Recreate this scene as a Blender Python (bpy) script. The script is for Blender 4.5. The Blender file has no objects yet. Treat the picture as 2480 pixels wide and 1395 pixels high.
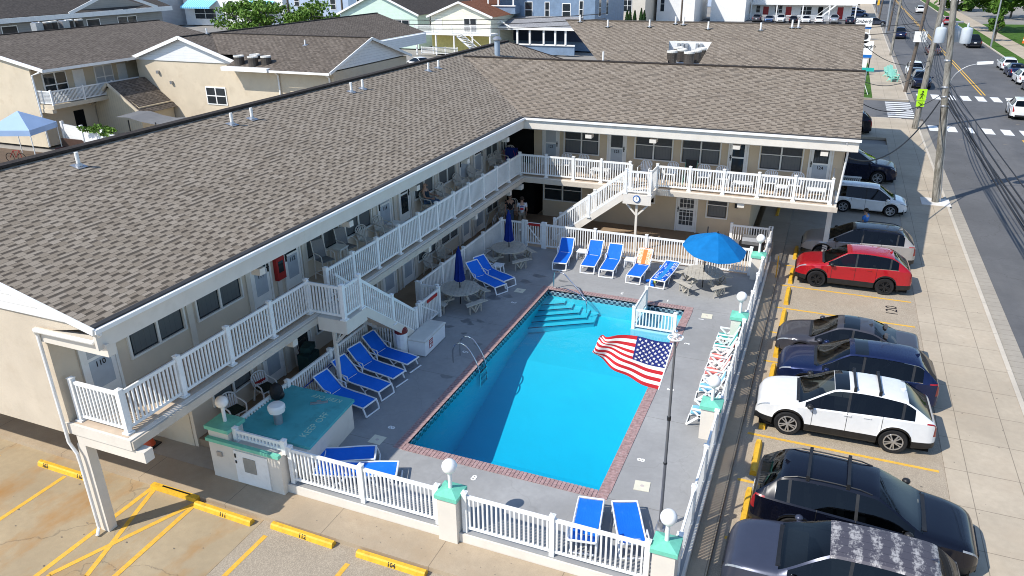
import bpy, math, random
from mathutils import Vector, Matrix
random.seed(7)
S = bpy.context.scene
COL = S.collection
PI = math.pi
R = math.radians

# ------------------------------------------------------------------ mesh builder
class MB:
    def __init__(self):
        self.v = []; self.f = []; self.m = []; self.uv = {}
    def add(self, vs, fs, mi=0):
        o = len(self.v)
        self.v += [tuple(p) for p in vs]
        for f in fs:
            self.f.append([o + i for i in f]); self.m.append(mi)
    def quad(self, a, b, c, d, mi=0, uv=None):
        if uv: self.uv[len(self.f)] = uv
        self.add([a, b, c, d], [(0, 1, 2, 3)], mi)
    def poly(self, pts, mi=0, uv=None):
        if uv: self.uv[len(self.f)] = uv
        self.add(pts, [tuple(range(len(pts)))], mi)
    def box(self, x0, y0, z0, x1, y1, z1, mi=0):
        if x1 < x0: x0, x1 = x1, x0
        if y1 < y0: y0, y1 = y1, y0
        if z1 < z0: z0, z1 = z1, z0
        self.add([(x0,y0,z0),(x1,y0,z0),(x1,y1,z0),(x0,y1,z0),(x0,y0,z1),(x1,y0,z1),(x1,y1,z1),(x0,y1,z1)],
                 [(0,3,2,1),(4,5,6,7),(0,1,5,4),(1,2,6,5),(2,3,7,6),(3,0,4,7)], mi)
    def cbox(self, cx, cy, cz, sx, sy, sz, mi=0, rz=0.0, rx=0.0, ry=0.0):
        M = Matrix.Translation((cx,cy,cz)) @ Matrix.Rotation(rz,4,'Z') @ Matrix.Rotation(ry,4,'Y') @ Matrix.Rotation(rx,4,'X')
        a, b, c = sx/2, sy/2, sz/2
        self.add([M @ Vector(p) for p in ((-a,-b,-c),(a,-b,-c),(a,b,-c),(-a,b,-c),(-a,-b,c),(a,-b,c),(a,b,c),(-a,b,c))],
                 [(0,3,2,1),(4,5,6,7),(0,1,5,4),(1,2,6,5),(2,3,7,6),(3,0,4,7)], mi)
    def beam(self, p0, p1, w, h, mi=0, up=(0,0,1)):
        p0 = Vector(p0); p1 = Vector(p1); d = (p1-p0).normalized(); up = Vector(up)
        s = d.cross(up)
        if s.length < 1e-4: s = d.cross(Vector((0,1,0)))
        s.normalize(); u = s.cross(d).normalized()
        s *= w/2; u *= h/2
        vs = [p0-s-u, p0+s-u, p0+s+u, p0-s+u, p1-s-u, p1+s-u, p1+s+u, p1-s+u]
        self.add(vs, [(0,3,2,1),(4,5,6,7),(0,1,5,4),(1,2,6,5),(2,3,7,6),(3,0,4,7)], mi)
    def cyl(self, p0, p1, r0, r1=None, n=10, mi=0, cap=True):
        if r1 is None: r1 = r0
        p0 = Vector(p0); p1 = Vector(p1); d = (p1-p0).normalized()
        a = d.orthogonal().normalized(); b = d.cross(a)
        vs = []
        for i in range(n):
            t = 2*PI*i/n; c = a*math.cos(t)+b*math.sin(t)
            vs.append(p0+c*r0)
        for i in range(n):
            t = 2*PI*i/n; c = a*math.cos(t)+b*math.sin(t)
            vs.append(p1+c*r1)
        fs = [(i,(i+1)%n,n+(i+1)%n,n+i) for i in range(n)]
        if cap: fs += [tuple(range(n-1,-1,-1)), tuple(range(n,2*n))]
        self.add(vs, fs, mi)
    def tube(self, pts, r, n=7, mi=0, closed=False):
        pts = [Vector(p) for p in pts]; k = len(pts); rings = []
        rr = r if hasattr(r,'__len__') else [r]*k
        prev = None
        for i in range(k):
            if closed: d = pts[(i+1)%k]-pts[i-1]
            else: d = (pts[min(i+1,k-1)]-pts[max(i-1,0)])
            d.normalize()
            if prev is None: a = d.orthogonal().normalized()
            else:
                a = prev - d*prev.dot(d)
                a = a.normalized() if a.length > 1e-5 else d.orthogonal().normalized()
            prev = a; b = d.cross(a)
            rings.append([pts[i]+(a*math.cos(2*PI*j/n)+b*math.sin(2*PI*j/n))*rr[i] for j in range(n)])
        vs = [p for q in rings for p in q]; fs = []
        for i in range(k if closed else k-1):
            i2 = (i+1)%k
            for j in range(n):
                fs.append((i*n+j, i*n+(j+1)%n, i2*n+(j+1)%n, i2*n+j))
        if not closed: fs += [tuple(range(n-1,-1,-1)), tuple((k-1)*n+j for j in range(n))]
        self.add(vs, fs, mi)
    def lathe(self, c, prof, n=16, mi=0, axis='Z'):
        vs = []; k = len(prof)
        for r, z in prof:
            for j in range(n):
                t = 2*PI*j/n; x, y = r*math.cos(t), r*math.sin(t)
                if axis == 'Z': p = (c[0]+x, c[1]+y, c[2]+z)
                elif axis == 'Y': p = (c[0]+x, c[1]+z, c[2]+y)
                else: p = (c[0]+z, c[1]+x, c[2]+y)
                vs.append(p)
        fs = [(i*n+j, i*n+(j+1)%n, (i+1)*n+(j+1)%n, (i+1)*n+j) for i in range(k-1) for j in range(n)]
        self.add(vs, fs, mi)
    def sphere(self, c, r, n=14, k=9, mi=0, sz=1.0):
        self.lathe(c, [(max(r*math.sin(PI*i/k),1e-4), -r*sz*math.cos(PI*i/k)) for i in range(k+1)], n, mi)
    def prism(self, pts, ext, mi=0):
        e = Vector(ext); n = len(pts)
        a = [Vector(p) for p in pts]; vs = a+[p+e for p in a]
        fs = [tuple(range(n-1,-1,-1)), tuple(range(n,2*n))]+[(i,(i+1)%n,n+(i+1)%n,n+i) for i in range(n)]
        self.add(vs, fs, mi)
    def build(self, name, mats, parent=None, smooth=False, world=False, fix=True, angle=38):
        me = bpy.data.meshes.new(name)
        me.from_pydata([tuple(p) for p in self.v], [], self.f)
        if not isinstance(mats, (list, tuple)): mats = [mats]
        for m in mats: me.materials.append(m)
        if len(mats) > 1: me.polygons.foreach_set('material_index', self.m)
        if self.uv:
            ul = me.uv_layers.new(name='UVMap')
            for fi, uvs in self.uv.items():
                ls = me.polygons[fi].loop_start
                for q, t in enumerate(uvs): ul.data[ls+q].uv = t
        if fix:
            import bmesh
            bm = bmesh.new(); bm.from_mesh(me)
            bmesh.ops.recalc_face_normals(bm, faces=bm.faces)
            bm.to_mesh(me); bm.free()
        if smooth:
            me.polygons.foreach_set('use_smooth', [True]*len(me.polygons))
            me.set_sharp_from_angle(angle=R(angle))
        me.update()
        o = bpy.data.objects.new(name, me); COL.objects.link(o)
        if parent is not None:
            o.parent = parent
            if world and parent.parent is None: o.location = -Vector(parent.location)
        return o

def tag(o, label=None, cat=None, group=None, kind=None):
    if label: o['label'] = label
    if cat: o['category'] = cat
    if group: o['group'] = group
    if kind: o['kind'] = kind
    return o
def empty(name, label, cat, loc=(0,0,0), rz=0.0, group=None):
    o = bpy.data.objects.new(name, None); COL.objects.link(o)
    o.empty_display_size = 0.2
    o.location = loc; o.rotation_euler = (0,0,rz)
    return tag(o, label, cat, group)
def copy_tree(o, parent=None):
    c = o.copy(); COL.objects.link(c)
    if parent is not None: c.parent = parent
    for ch in [q for q in bpy.data.objects if q.parent == o]: copy_tree(ch, c)
    return c
def children(o): return list(o.children)
def dup(root, loc, rz, label, group=None):
    c = root.copy(); COL.objects.link(c); c.location = loc; c.rotation_euler = (0,0,rz); c['label'] = label
    if group: c['group'] = group
    for ch in kids(root):
        d = ch.copy(); COL.objects.link(d); d.parent = c
        for g in kids(ch):
            e = g.copy(); COL.objects.link(e); e.parent = d
    return c
KIDS = {}
def kids(o):
    if o.name not in KIDS: KIDS[o.name] = list(o.children)
    return KIDS[o.name]
def text_mesh(txt, size, mat, name, parent=None, M=None, shear=0.0, depth=0.002, align='CENTER', bold=0.0):
    cu = bpy.data.curves.new('lettering', 'FONT'); cu.body = txt; cu.size = size; cu.align_x = align; cu.align_y = 'CENTER'
    cu.extrude = depth; cu.shear = shear; cu.offset = bold; cu.resolution_u = 3
    t = bpy.data.objects.new('lettering', cu); COL.objects.link(t)
    dg = bpy.context.evaluated_depsgraph_get()
    me = bpy.data.meshes.new_from_object(t.evaluated_get(dg))
    bpy.data.objects.remove(t); bpy.data.curves.remove(cu)
    me.materials.clear(); me.materials.append(mat)
    if M is not None: me.transform(M)
    o = bpy.data.objects.new(name, me); COL.objects.link(o)
    if parent is not None: o.parent = parent
    return o
def facing(loc, rz=0.0, rx=PI/2):
    return Matrix.Translation(loc) @ Matrix.Rotation(rz,4,'Z') @ Matrix.Rotation(rx,4,'X')

# ------------------------------------------------------------------ materials
def nmat(name):
    m = bpy.data.materials.new(name); m.use_nodes = True
    nt = m.node_tree; b = nt.nodes['Principled BSDF']
    return m, nt, b
def N(nt, t, **k):
    n = nt.nodes.new(t)
    for a, v in k.items(): setattr(n, a, v)
    return n
def mth(nt, op, a, b=None, c=None):
    n = nt.nodes.new('ShaderNodeMath'); n.operation = op
    for i, x in enumerate((a, b, c)):
        if x is None: continue
        if isinstance(x, (int, float)): n.inputs[i].default_value = x
        else: nt.links.new(x, n.inputs[i])
    return n.outputs[0]
def mix(nt, fac, a, b, mode='MIX'):
    n = nt.nodes.new('ShaderNodeMix'); n.data_type = 'RGBA'; n.blend_type = mode
    for i, x in ((0, fac), (6, a), (7, b)):
        if isinstance(x, (int, float)): n.inputs[i].default_value = x
        elif isinstance(x, tuple): n.inputs[i].default_value = x if len(x) == 4 else (*x, 1)
        else: nt.links.new(x, n.inputs[i])
    return n.outputs[2]
def ramp(nt, x, stops):
    n = nt.nodes.new('ShaderNodeValToRGB'); e = n.color_ramp.elements
    while len(e) < len(stops): e.new(0.5)
    for q, (p, c) in zip(e, stops):
        q.position = p; q.color = (c, c, c, 1) if isinstance(c, (int, float)) else (*c, 1)
    nt.links.new(x, n.inputs[0]); return n.outputs[0]
def noise(nt, scale, detail=3, coord='Object', rough=0.55, vec=None, stretch=None):
    if vec is None:
        tc = N(nt, 'ShaderNodeTexCoord'); vec = tc.outputs[coord]
    if stretch:
        mp = N(nt, 'ShaderNodeMapping'); mp.inputs['Scale'].default_value = stretch
        nt.links.new(vec, mp.inputs[0]); vec = mp.outputs[0]
    n = N(nt, 'ShaderNodeTexNoise'); n.inputs['Scale'].default_value = scale
    n.inputs['Detail'].default_value = detail; n.inputs['Roughness'].default_value = rough
    nt.links.new(vec, n.inputs['Vector']); return n.outputs['Fac']
def bump(nt, b, h, strength, dist=0.01):
    n = N(nt, 'ShaderNodeBump'); n.inputs['Strength'].default_value = strength; n.inputs['Distance'].default_value = dist
    nt.links.new(h, n.inputs['Height']); nt.links.new(n.outputs[0], b.inputs['Normal'])
def plain(name, col, rough=0.55, var=0.12, scale=3.0, spec=0.4, metal=0.0, bmp=0.0, bscale=40, coat=0.0, dirt=None):
    m, nt, b = nmat(name)
    lo = tuple(c*(1-var) for c in col); hi = tuple(min(c*(1+var*0.6), 0.95) for c in col)
    f = noise(nt, scale, 4)
    c = mix(nt, ramp(nt, f, [(0.3, 0.0), (0.7, 1.0)]), lo, hi)
    if dirt:
        g = noise(nt, dirt[1], 5, rough=0.7)
        c = mix(nt, ramp(nt, g, [(0.52, 0.0), (0.72, dirt[2])]), c, dirt[0])
    nt.links.new(c, b.inputs['Base Color'])
    b.inputs['Roughness'].default_value = rough; b.inputs['Specular IOR Level'].default_value = spec
    b.inputs['Metallic'].default_value = metal
    if coat: b.inputs['Coat Weight'].default_value = coat; b.inputs['Coat Roughness'].default_value = 0.04
    if bmp: bump(nt, b, noise(nt, bscale, 4), bmp)
    return m
def siding(name, col, pitch=0.2, var=0.08, axis='Z', line=0.55, rough=0.5):
    m, nt, b = nmat(name)
    tc = N(nt, 'ShaderNodeTexCoord'); sp = N(nt, 'ShaderNodeSeparateXYZ'); nt.links.new(tc.outputs['Object'], sp.inputs[0])
    fr = mth(nt, 'FRACT', mth(nt, 'DIVIDE', sp.outputs[axis], pitch))
    k = ramp(nt, fr, [(0.0, line), (0.10, 1.0)])
    base = mix(nt, ramp(nt, noise(nt, 1.3, 4), [(0.35, 0.0), (0.7, 1.0)]), tuple(c*(1-var) for c in col), col)
    nt.links.new(mix(nt, 1.0, base, k, 'MULTIPLY'), b.inputs['Base Color'])
    b.inputs['Roughness'].default_value = rough
    bump(nt, b, fr, 0.6, 0.015)
    return m
def shingles(name, cols, dark, row=0.165, tab=0.225, contrast=0.78):
    m, nt, b = nmat(name)
    uv = N(nt, 'ShaderNodeTexCoord').outputs['UV']; sp = N(nt, 'ShaderNodeSeparateXYZ'); nt.links.new(uv, sp.inputs[0])
    u, v = sp.outputs[0], sp.outputs[1]
    wob = noise(nt, 0.45, 2, vec=uv); v = mth(nt, 'ADD', v, mth(nt, 'MULTIPLY', mth(nt, 'SUBTRACT', wob, 0.5), 0.10))
    rv = mth(nt, 'DIVIDE', v, row); ri = mth(nt, 'FLOOR', rv); rf = mth(nt, 'FRACT', rv)
    wn = N(nt, 'ShaderNodeTexWhiteNoise', noise_dimensions='1D'); nt.links.new(ri, wn.inputs['W'])
    uu = mth(nt, 'ADD', mth(nt, 'DIVIDE', u, tab), mth(nt, 'ADD', mth(nt, 'MULTIPLY', ri, 0.73), mth(nt, 'MULTIPLY', wn.outputs['Value'], 0.55)))
    ui = mth(nt, 'FLOOR', uu); uf = mth(nt, 'FRACT', uu)
    cb = N(nt, 'ShaderNodeCombineXYZ'); nt.links.new(ui, cb.inputs[0]); nt.links.new(ri, cb.inputs[1])
    w2 = N(nt, 'ShaderNodeTexWhiteNoise', noise_dimensions='2D'); nt.links.new(cb.outputs[0], w2.inputs['Vector'])
    rnd = w2.outputs['Value']
    c = ramp(nt, rnd, [(0.0, cols[0]), (0.35, cols[1]), (0.7, cols[2]), (1.0, cols[3])])
    big = noise(nt, 0.35, 4, vec=uv)
    c = mix(nt, ramp(nt, big, [(0.3, 0.0), (0.7, 0.35)]), c, cols[0])
    # tab shadow painted in with the laminates' printed dark band + butt edge of each course
    par = mth(nt, 'GREATER_THAN', mth(nt, 'FRACT', mth(nt, 'MULTIPLY', ui, 0.5)), 0.25)
    on = mth(nt, 'GREATER_THAN', mth(nt, 'ADD', mth(nt, 'MULTIPLY', par, 0.62), mth(nt, 'MULTIPLY', rnd, 0.6)), 0.56)
    band = mth(nt, 'LESS_THAN', rf, 0.42)
    ed = mth(nt, 'MULTIPLY', mth(nt, 'MULTIPLY', band, on), contrast)
    c = mix(nt, ed, c, dark)
    but = mth(nt, 'MULTIPLY', mth(nt, 'GREATER_THAN', rf, 0.88), 0.5)
    c = mix(nt, but, c, dark)
    side = mth(nt, 'MULTIPLY', mth(nt, 'LESS_THAN', uf, 0.05), 0.25)
    c = mix(nt, side, c, dark)
    gr = noise(nt, 60, 3, vec=uv)
    c = mix(nt, ramp(nt, gr, [(0.35, 0.0), (0.65, 0.35)]), c, (0.05, 0.045, 0.04))
    nt.links.new(c, b.inputs['Base Color']); b.inputs['Roughness'].default_value = 0.95; b.inputs['Specular IOR Level'].default_value = 0.15
    hgt = mth(nt, 'ADD', mth(nt, 'SUBTRACT', 1.0, rf), mth(nt, 'MULTIPLY', gr, 0.4))
    bump(nt, b, hgt, 0.45, 0.012)
    return m
def concrete(name, col, joint=None, jx=(0,0), stain=None, rough=0.85, fine=0.12, jw=0.02, crack=0.0, speck=None):
    """joint=(dx,dy) joint spacing in object metres (None = none)"""
    m, nt, b = nmat(name)
    tc = N(nt, 'ShaderNodeTexCoord'); ob = tc.outputs['Object']
    f1 = noise(nt, 0.35, 5, vec=ob, rough=0.6); f2 = noise(nt, 6.0, 4, vec=ob); f3 = noise(nt, 70.0, 2, vec=ob)
    lo = tuple(c*0.80 for c in col); hi = tuple(min(c*1.12, 0.9) for c in col)
    c = mix(nt, ramp(nt, f1, [(0.3, 0.0), (0.7, 1.0)]), lo, hi)
    c = mix(nt, ramp(nt, f2, [(0.35, 0.28), (0.65, 0.0)]), c, tuple(q*0.72 for q in col))
    c = mix(nt, ramp(nt, f3, [(0.30, fine*2), (0.55, 0.0)]), c, tuple(q*0.5 for q in col))
    if speck:
        vo = N(nt, 'ShaderNodeTexVoronoi'); vo.inputs['Scale'].default_value = speck[0]; nt.links.new(ob, vo.inputs['Vector'])
        sx = N(nt, 'ShaderNodeSeparateColor'); nt.links.new(vo.outputs['Color'], sx.inputs[0])
        c = mix(nt, ramp(nt, sx.outputs[0], [(0.42, 0.0), (0.5, speck[2])]), c, speck[1])
        c = mix(nt, ramp(nt, sx.outputs[1], [(0.62, 0.0), (0.7, 0.35)]), c, tuple(min(q*1.5, .8) for q in col))
    if stain:
        g = noise(nt, stain[1], 6, vec=ob, rough=0.62, stretch=stain[3] if len(stain) > 3 else None)
        c = mix(nt, ramp(nt, g, [(0.50, 0.0), (0.66, stain[2])]), c, stain[0])
    if joint:
        sp = N(nt, 'ShaderNodeSeparateXYZ'); nt.links.new(ob, sp.inputs[0])
        for ax, d, off in ((0, joint[0], jx[0]), (1, joint[1], jx[1])):
            if not d: continue
            fr = mth(nt, 'FRACT', mth(nt, 'DIVIDE', mth(nt, 'ADD', sp.outputs[ax], 1000*d-off), d))
            k = mth(nt, 'LESS_THAN', fr, jw/d)
            c = mix(nt, mth(nt, 'MULTIPLY', k, 0.55), c, (0.08, 0.065, 0.05))
            ce = N(nt, 'ShaderNodeCombineXYZ')
    if crack:
        vo = N(nt, 'ShaderNodeTexVoronoi', feature='DISTANCE_TO_EDGE'); vo.inputs['Scale'].default_value = 0.28
        dn = N(nt, 'ShaderNodeTexNoise'); dn.inputs['Scale'].default_value = 1.4; dn.inputs['Detail'].default_value = 5; nt.links.new(ob, dn.inputs['Vector'])
        mx = N(nt, 'ShaderNodeVectorMath', operation='MULTIPLY_ADD'); nt.links.new(dn.outputs['Color'], mx.inputs[0]); mx.inputs[1].default_value = (1.2,1.2,0); nt.links.new(ob, mx.inputs[2])
        nt.links.new(mx.outputs[0], vo.inputs['Vector'])
        k = ramp(nt, vo.outputs['Distance'], [(0.0, crack), (0.006, 0.0)])
        c = mix(nt, k, c, (0.05, 0.045, 0.04))
    nt.links.new(c, b.inputs['Base Color']); b.inputs['Roughness'].default_value = rough; b.inputs['Specular IOR Level'].default_value = 0.25
    bump(nt, b, f3, 0.15, 0.006)
    return m
def emit_none(): pass
def paintcar(name, col, metal=0.0, rough=0.3, flake=0.0):
    m, nt, b = nmat(name)
    f = noise(nt, 5.0, 5)
    c = mix(nt, ramp(nt, f, [(0.3, 0.0), (0.75, 1.0)]), tuple(x*0.92 for x in col), col)
    nt.links.new(c, b.inputs['Base Color'])
    b.inputs['Metallic'].default_value = metal; b.inputs['Roughness'].default_value = rough
    b.inputs['Coat Weight'].default_value = 0.35 if max(col) < .2 else 0.9; b.inputs['Coat Roughness'].default_value = 0.03
    b.inputs['Specular IOR Level'].default_value = 0.3
    return m
def glassy(name, col=(0.012,0.016,0.02), rough=0.03, spec=0.6):
    m, nt, b = nmat(name)
    f = noise(nt, 2.0, 3)
    nt.links.new(mix(nt, f, tuple(c*0.6 for c in col), tuple(c*1.5 for c in col)), b.inputs['Base Color'])
    b.inputs['Roughness'].default_value = rough; b.inputs['Specular IOR Level'].default_value = spec
    return m

WHITE = plain('white_vinyl', (0.78,0.78,0.76), 0.4, 0.05, 2, dirt=((0.50,0.47,0.41), 5, 0.35))
PAINTW = plain('white_paint', (0.80,0.79,0.76), 0.5, 0.06, 2, dirt=((0.45,0.42,0.36), 3, 0.25))
CREAM = plain('cream_stucco', (0.55,0.475,0.375), 0.9, 0.10, 0.9, spec=0.2, bmp=0.5, bscale=55, dirt=((0.42,0.35,0.26), 1.6, 0.35))
CREAM2 = plain('pale_cream_trim', (0.66,0.61,0.535), 0.7, 0.06, 1.5, dirt=((0.45,0.40,0.32), 2.5, 0.22))
TAN = plain('tan_wall_paint', (0.60,0.49,0.35), 0.8, 0.07, 1.2, spec=0.2, bmp=0.25, bscale=60)
BLOCK = plain('tan_block_wall', (0.63,0.545,0.435), 0.85, 0.08, 1.2, spec=0.2, bmp=0.3)
NEIGH = plain('yellow_cream_stucco', (0.60,0.51,0.38), 0.9, 0.08, 0.7, spec=0.2, bmp=0.5, bscale=30, dirt=((0.45,0.36,0.25), 1.2, 0.4))
SIDW = siding('white_lap_siding', (0.78,0.78,0.77), 0.2)
SIDGREY = siding('grey_lap_siding', (0.27,0.27,0.26), 0.22)
SIDBLUE = siding('blue_shingle_siding', (0.19,0.27,0.38), 0.22, 0.2)
SIDGREEN = siding('mint_lap_siding', (0.60,0.75,0.64), 0.22)
SIDYEL = siding('pale_yellow_lap_siding', (0.80,0.78,0.62), 0.22)
SIDLB = siding('light_blue_lap_siding', (0.40,0.48,0.60), 0.22)
SIDBEI = siding('beige_lap_siding', (0.68,0.62,0.52), 0.22)
SHED = siding('cream_board_siding', (0.64,0.54,0.38), 0.25, axis='X')
TRIM = plain('pale_trim', (0.76,0.75,0.71), 0.45, 0.05, 3)
ROOF = shingles('brown_shingles', [(0.235,0.193,0.146),(0.305,0.255,0.197),(0.335,0.283,0.222),(0.38,0.325,0.26)], (0.028,0.022,0.018))
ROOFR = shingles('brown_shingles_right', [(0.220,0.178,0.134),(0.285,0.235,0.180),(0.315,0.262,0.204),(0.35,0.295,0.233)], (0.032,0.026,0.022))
ROOFN = shingles('weathered_brown_shingles', [(0.105,0.085,0.066),(0.155,0.127,0.102),(0.185,0.154,0.125),(0.22,0.184,0.152)], (0.035,0.029,0.026), contrast=0.6)
ROOFG = shingles('pale_grey_shingles', [(0.26,0.26,0.27),(0.32,0.32,0.33),(0.36,0.36,0.37),(0.41,0.41,0.42)], (0.16,0.16,0.16), contrast=0.3)
ROOFRED = shingles('red_brown_shingles', [(0.17,0.065,0.035),(0.22,0.085,0.045),(0.25,0.10,0.055),(0.28,0.12,0.07)], (0.08,0.035,0.02), contrast=0.4)
ROOFDK = shingles('dark_shingles', [(0.055,0.048,0.043),(0.075,0.064,0.056),(0.09,0.078,0.068),(0.11,0.095,0.083)], (0.025,0.022,0.02), contrast=0.4)
RIDGE = plain('dark_ridge_cap', (0.045,0.038,0.034), 0.9, 0.25, 6, spec=0.1)
GUTTER = plain('dark_drip_edge', (0.03,0.028,0.026), 0.6, 0.2, 5)
GLASS = glassy('window_glass', (0.02,0.026,0.030), 0.05, 0.5)
SCREEN = plain('grey_insect_screen', (0.060,0.064,0.068), 0.35, 0.2, 8, spec=0.3)
BLIND = siding('white_blind', (0.50,0.52,0.54), 0.06, line=0.6)
CURTAIN = siding('dim_curtain', (0.10,0.115,0.12), 0.17, axis='Y', line=0.5)
CURTAINX = siding('dim_curtain_across', (0.12,0.125,0.127), 0.15, axis='X', line=0.6)
BLACK = plain('black_plastic', (0.015,0.015,0.016), 0.45, 0.3, 8)
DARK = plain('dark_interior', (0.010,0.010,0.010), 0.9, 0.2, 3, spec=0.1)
RED = plain('red_paint', (0.35,0.02,0.02), 0.4, 0.1, 5)
YELLOW = plain('yellow_paint', (0.72,0.42,0.03), 0.55, 0.14, 7, dirt=((0.30,0.17,0.03), 9, 0.5))
LINE = plain('worn_yellow_line', (0.70,0.40,0.045), 0.8, 0.16, 9, dirt=((0.45,0.34,0.2), 12, 0.55))
LINEW = plain('white_road_paint', (0.72,0.72,0.70), 0.7, 0.12, 9, dirt=((0.3,0.3,0.3), 14, 0.35))
MARK = plain('white_deck_numerals', (0.80,0.80,0.78), 0.6, 0.1, 20)
INK = plain('black_ink', (0.012,0.012,0.014), 0.6, 0.2, 20)
TEAL = plain('sea_green_cap_paint', (0.16,0.52,0.38), 0.5, 0.12, 4, dirt=((0.08,0.3,0.25), 5, 0.4))
TEALROOF = plain('turquoise_roof_paint', (0.07,0.38,0.40), 0.55, 0.15, 1.2, dirt=((0.04,0.16,0.15), 2.2, 0.5))
STEEL = plain('stainless_steel', (0.62,0.63,0.65), 0.16, 0.08, 6, metal=1.0)
GALV = plain('galvanised_grey', (0.42,0.43,0.45), 0.42, 0.12, 5, metal=0.7)
POLEGREY = plain('grey_painted_pole', (0.13,0.13,0.135), 0.4, 0.1, 5, metal=0.2)
GLOBE = plain('white_globe_glass', (0.82,0.81,0.79), 0.15, 0.03, 3, spec=0.5)
def sling_mat():
    m, nt, b = nmat('royal_blue_sling')
    oi = N(nt, 'ShaderNodeObjectInfo'); f = noise(nt, 3.5, 4); g = noise(nt, 9, 3, stretch=(1,3,1))
    k = mth(nt, 'ADD', mth(nt, 'MULTIPLY', oi.outputs['Random'], 0.5), mth(nt, 'MULTIPLY', f, 0.5))
    c = mix(nt, k, (0.003,0.110,0.56), (0.014,0.185,0.74)); c = mix(nt, ramp(nt, f, [(0.58,0.0),(0.72,0.18)]), c, (0.10,0.25,0.70))
    nt.links.new(c, b.inputs['Base Color']); b.inputs['Roughness'].default_value = 0.65; b.inputs['Specular IOR Level'].default_value = 0.2
    bump(nt, b, g, 0.5, 0.02); return m
SLING = sling_mat()
UMBB = plain('navy_umbrella_cloth', (0.006,0.022,0.16), 0.8, 0.15, 4, spec=0.15)
UMBL = plain('azure_umbrella_cloth', (0.005,0.15,0.40), 0.75, 0.12, 4, spec=0.15)
PLAST = plain('white_resin', (0.76,0.77,0.78), 0.35, 0.06, 4)
PLASTG = plain('aged_beige_resin', (0.60,0.58,0.53), 0.4, 0.08, 4)
WOODG = siding('weathered_pale_boards', (0.45,0.42,0.36), 0.145, 0.15, axis='X', line=0.35, rough=0.8)
WOODG2 = plain('weathered_pale_timber', (0.43,0.40,0.34), 0.8, 0.15, 6, bmp=0.2)
RUBBER = plain('tyre_rubber', (0.018,0.018,0.019), 0.8, 0.2, 10, spec=0.2)
ALLOY = plain('alloy_rim', (0.50,0.51,0.53), 0.3, 0.1, 6, metal=0.8)
ALLOYB = plain('black_rim', (0.02,0.02,0.022), 0.35, 0.2, 6, metal=0.3)
def carglass(name, tint):
    m = bpy.data.materials.new(name); m.use_nodes = True; nt = m.node_tree; nt.nodes.clear()
    out = N(nt,'ShaderNodeOutputMaterial'); tr = N(nt,'ShaderNodeBsdfTransparent'); gl = N(nt,'ShaderNodeBsdfGlossy'); gl.inputs['Roughness'].default_value = 0.02
    f = noise(nt, 3.0, 3); nt.links.new(mix(nt, f, tuple(c*.9 for c in tint), tint), tr.inputs[0])
    fr = N(nt,'ShaderNodeFresnel'); fr.inputs[0].default_value = 1.5; mx = N(nt,'ShaderNodeMixShader')
    nt.links.new(fr.outputs[0], mx.inputs[0]); nt.links.new(tr.outputs[0], mx.inputs[1]); nt.links.new(gl.outputs[0], mx.inputs[2]); nt.links.new(mx.outputs[0], out.inputs['Surface'])
    return m
CARGLASS = carglass('tinted_car_glass', (0.13,0.15,0.16)); CARGLASSF = carglass('clear_car_windscreen', (0.42,0.47,0.48)); CARGLASSD = glassy('black_roof_glass', (0.006,0.009,0.013), 0.02, 0.45)
SEAT = plain('charcoal_seat_fabric', (0.075,0.075,0.08), .8, .2, 8); DASH = plain('dark_dashboard', (0.03,0.03,0.032), .6, .2, 8)
LAMPW = plain('headlight_lens', (0.25,0.27,0.29), 0.08, 0.25, 12, spec=0.8)
LAMPR = plain('tail_light_lens', (0.30,0.01,0.012), 0.12, 0.2, 8, spec=0.7)
CHROME = plain('chrome_trim', (0.75,0.76,0.78), 0.12, 0.05, 5, metal=1.0)
# ================================================================== setting
AGG = concrete('exposed_aggregate', (0.385,0.325,0.245), fine=0.16, speck=(62, (0.22,0.18,0.14), 0.36), stain=((0.30,0.24,0.17), 0.6, 0.4))
SANDC = concrete('sandy_concrete', (0.385,0.305,0.195), fine=0.08, stain=((0.34,0.175,0.05), 0.52, 0.85, (1.0,0.5,1.0)), crack=0.4)
WALKC = concrete('walk_concrete', (0.42,0.335,0.235), (3.0,0), fine=0.14, stain=((0.33,0.24,0.15), 0.8, 0.4))
SIDEC = concrete('sidewalk_concrete', (0.46,0.39,0.295), (1.25,1.65), jx=(0.05,0.3), fine=0.10, stain=((0.42,0.34,0.25), 0.9, 0.35), jw=0.022)

DECKC = concrete('grey_deck_paint', (0.325,0.325,0.32), (0,4.1), jx=(0,0.1), fine=0.06, stain=((0.21,0.21,0.21), 0.6, 0.35), jw=0.014, crack=0.12)
SHADEC = concrete('plain_drive_concrete', (0.40,0.36,0.30), (0,3.2), fine=0.08, stain=((0.28,0.24,0.19), 0.6, 0.4))
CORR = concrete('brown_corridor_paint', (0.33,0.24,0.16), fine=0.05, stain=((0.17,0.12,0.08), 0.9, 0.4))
TERR = concrete('tan_terrace_paint', (0.52,0.42,0.32), fine=0.05, stain=((0.40,0.30,0.21), 0.9, 0.3))
ASPH = concrete('street_asphalt', (0.125,0.125,0.127), fine=0.2, stain=((0.16,0.155,0.15), 0.25, 0.6, (1.0,0.15,1.0)), crack=0.45)
GROUND = concrete('town_ground', (0.30,0.28,0.25), fine=0.1, stain=((0.16,0.16,0.15), 0.05, 0.7))
KERBC = concrete('kerb_concrete', (0.56,0.50,0.41), (0,3.0), fine=0.1)
LAWN = None
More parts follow.
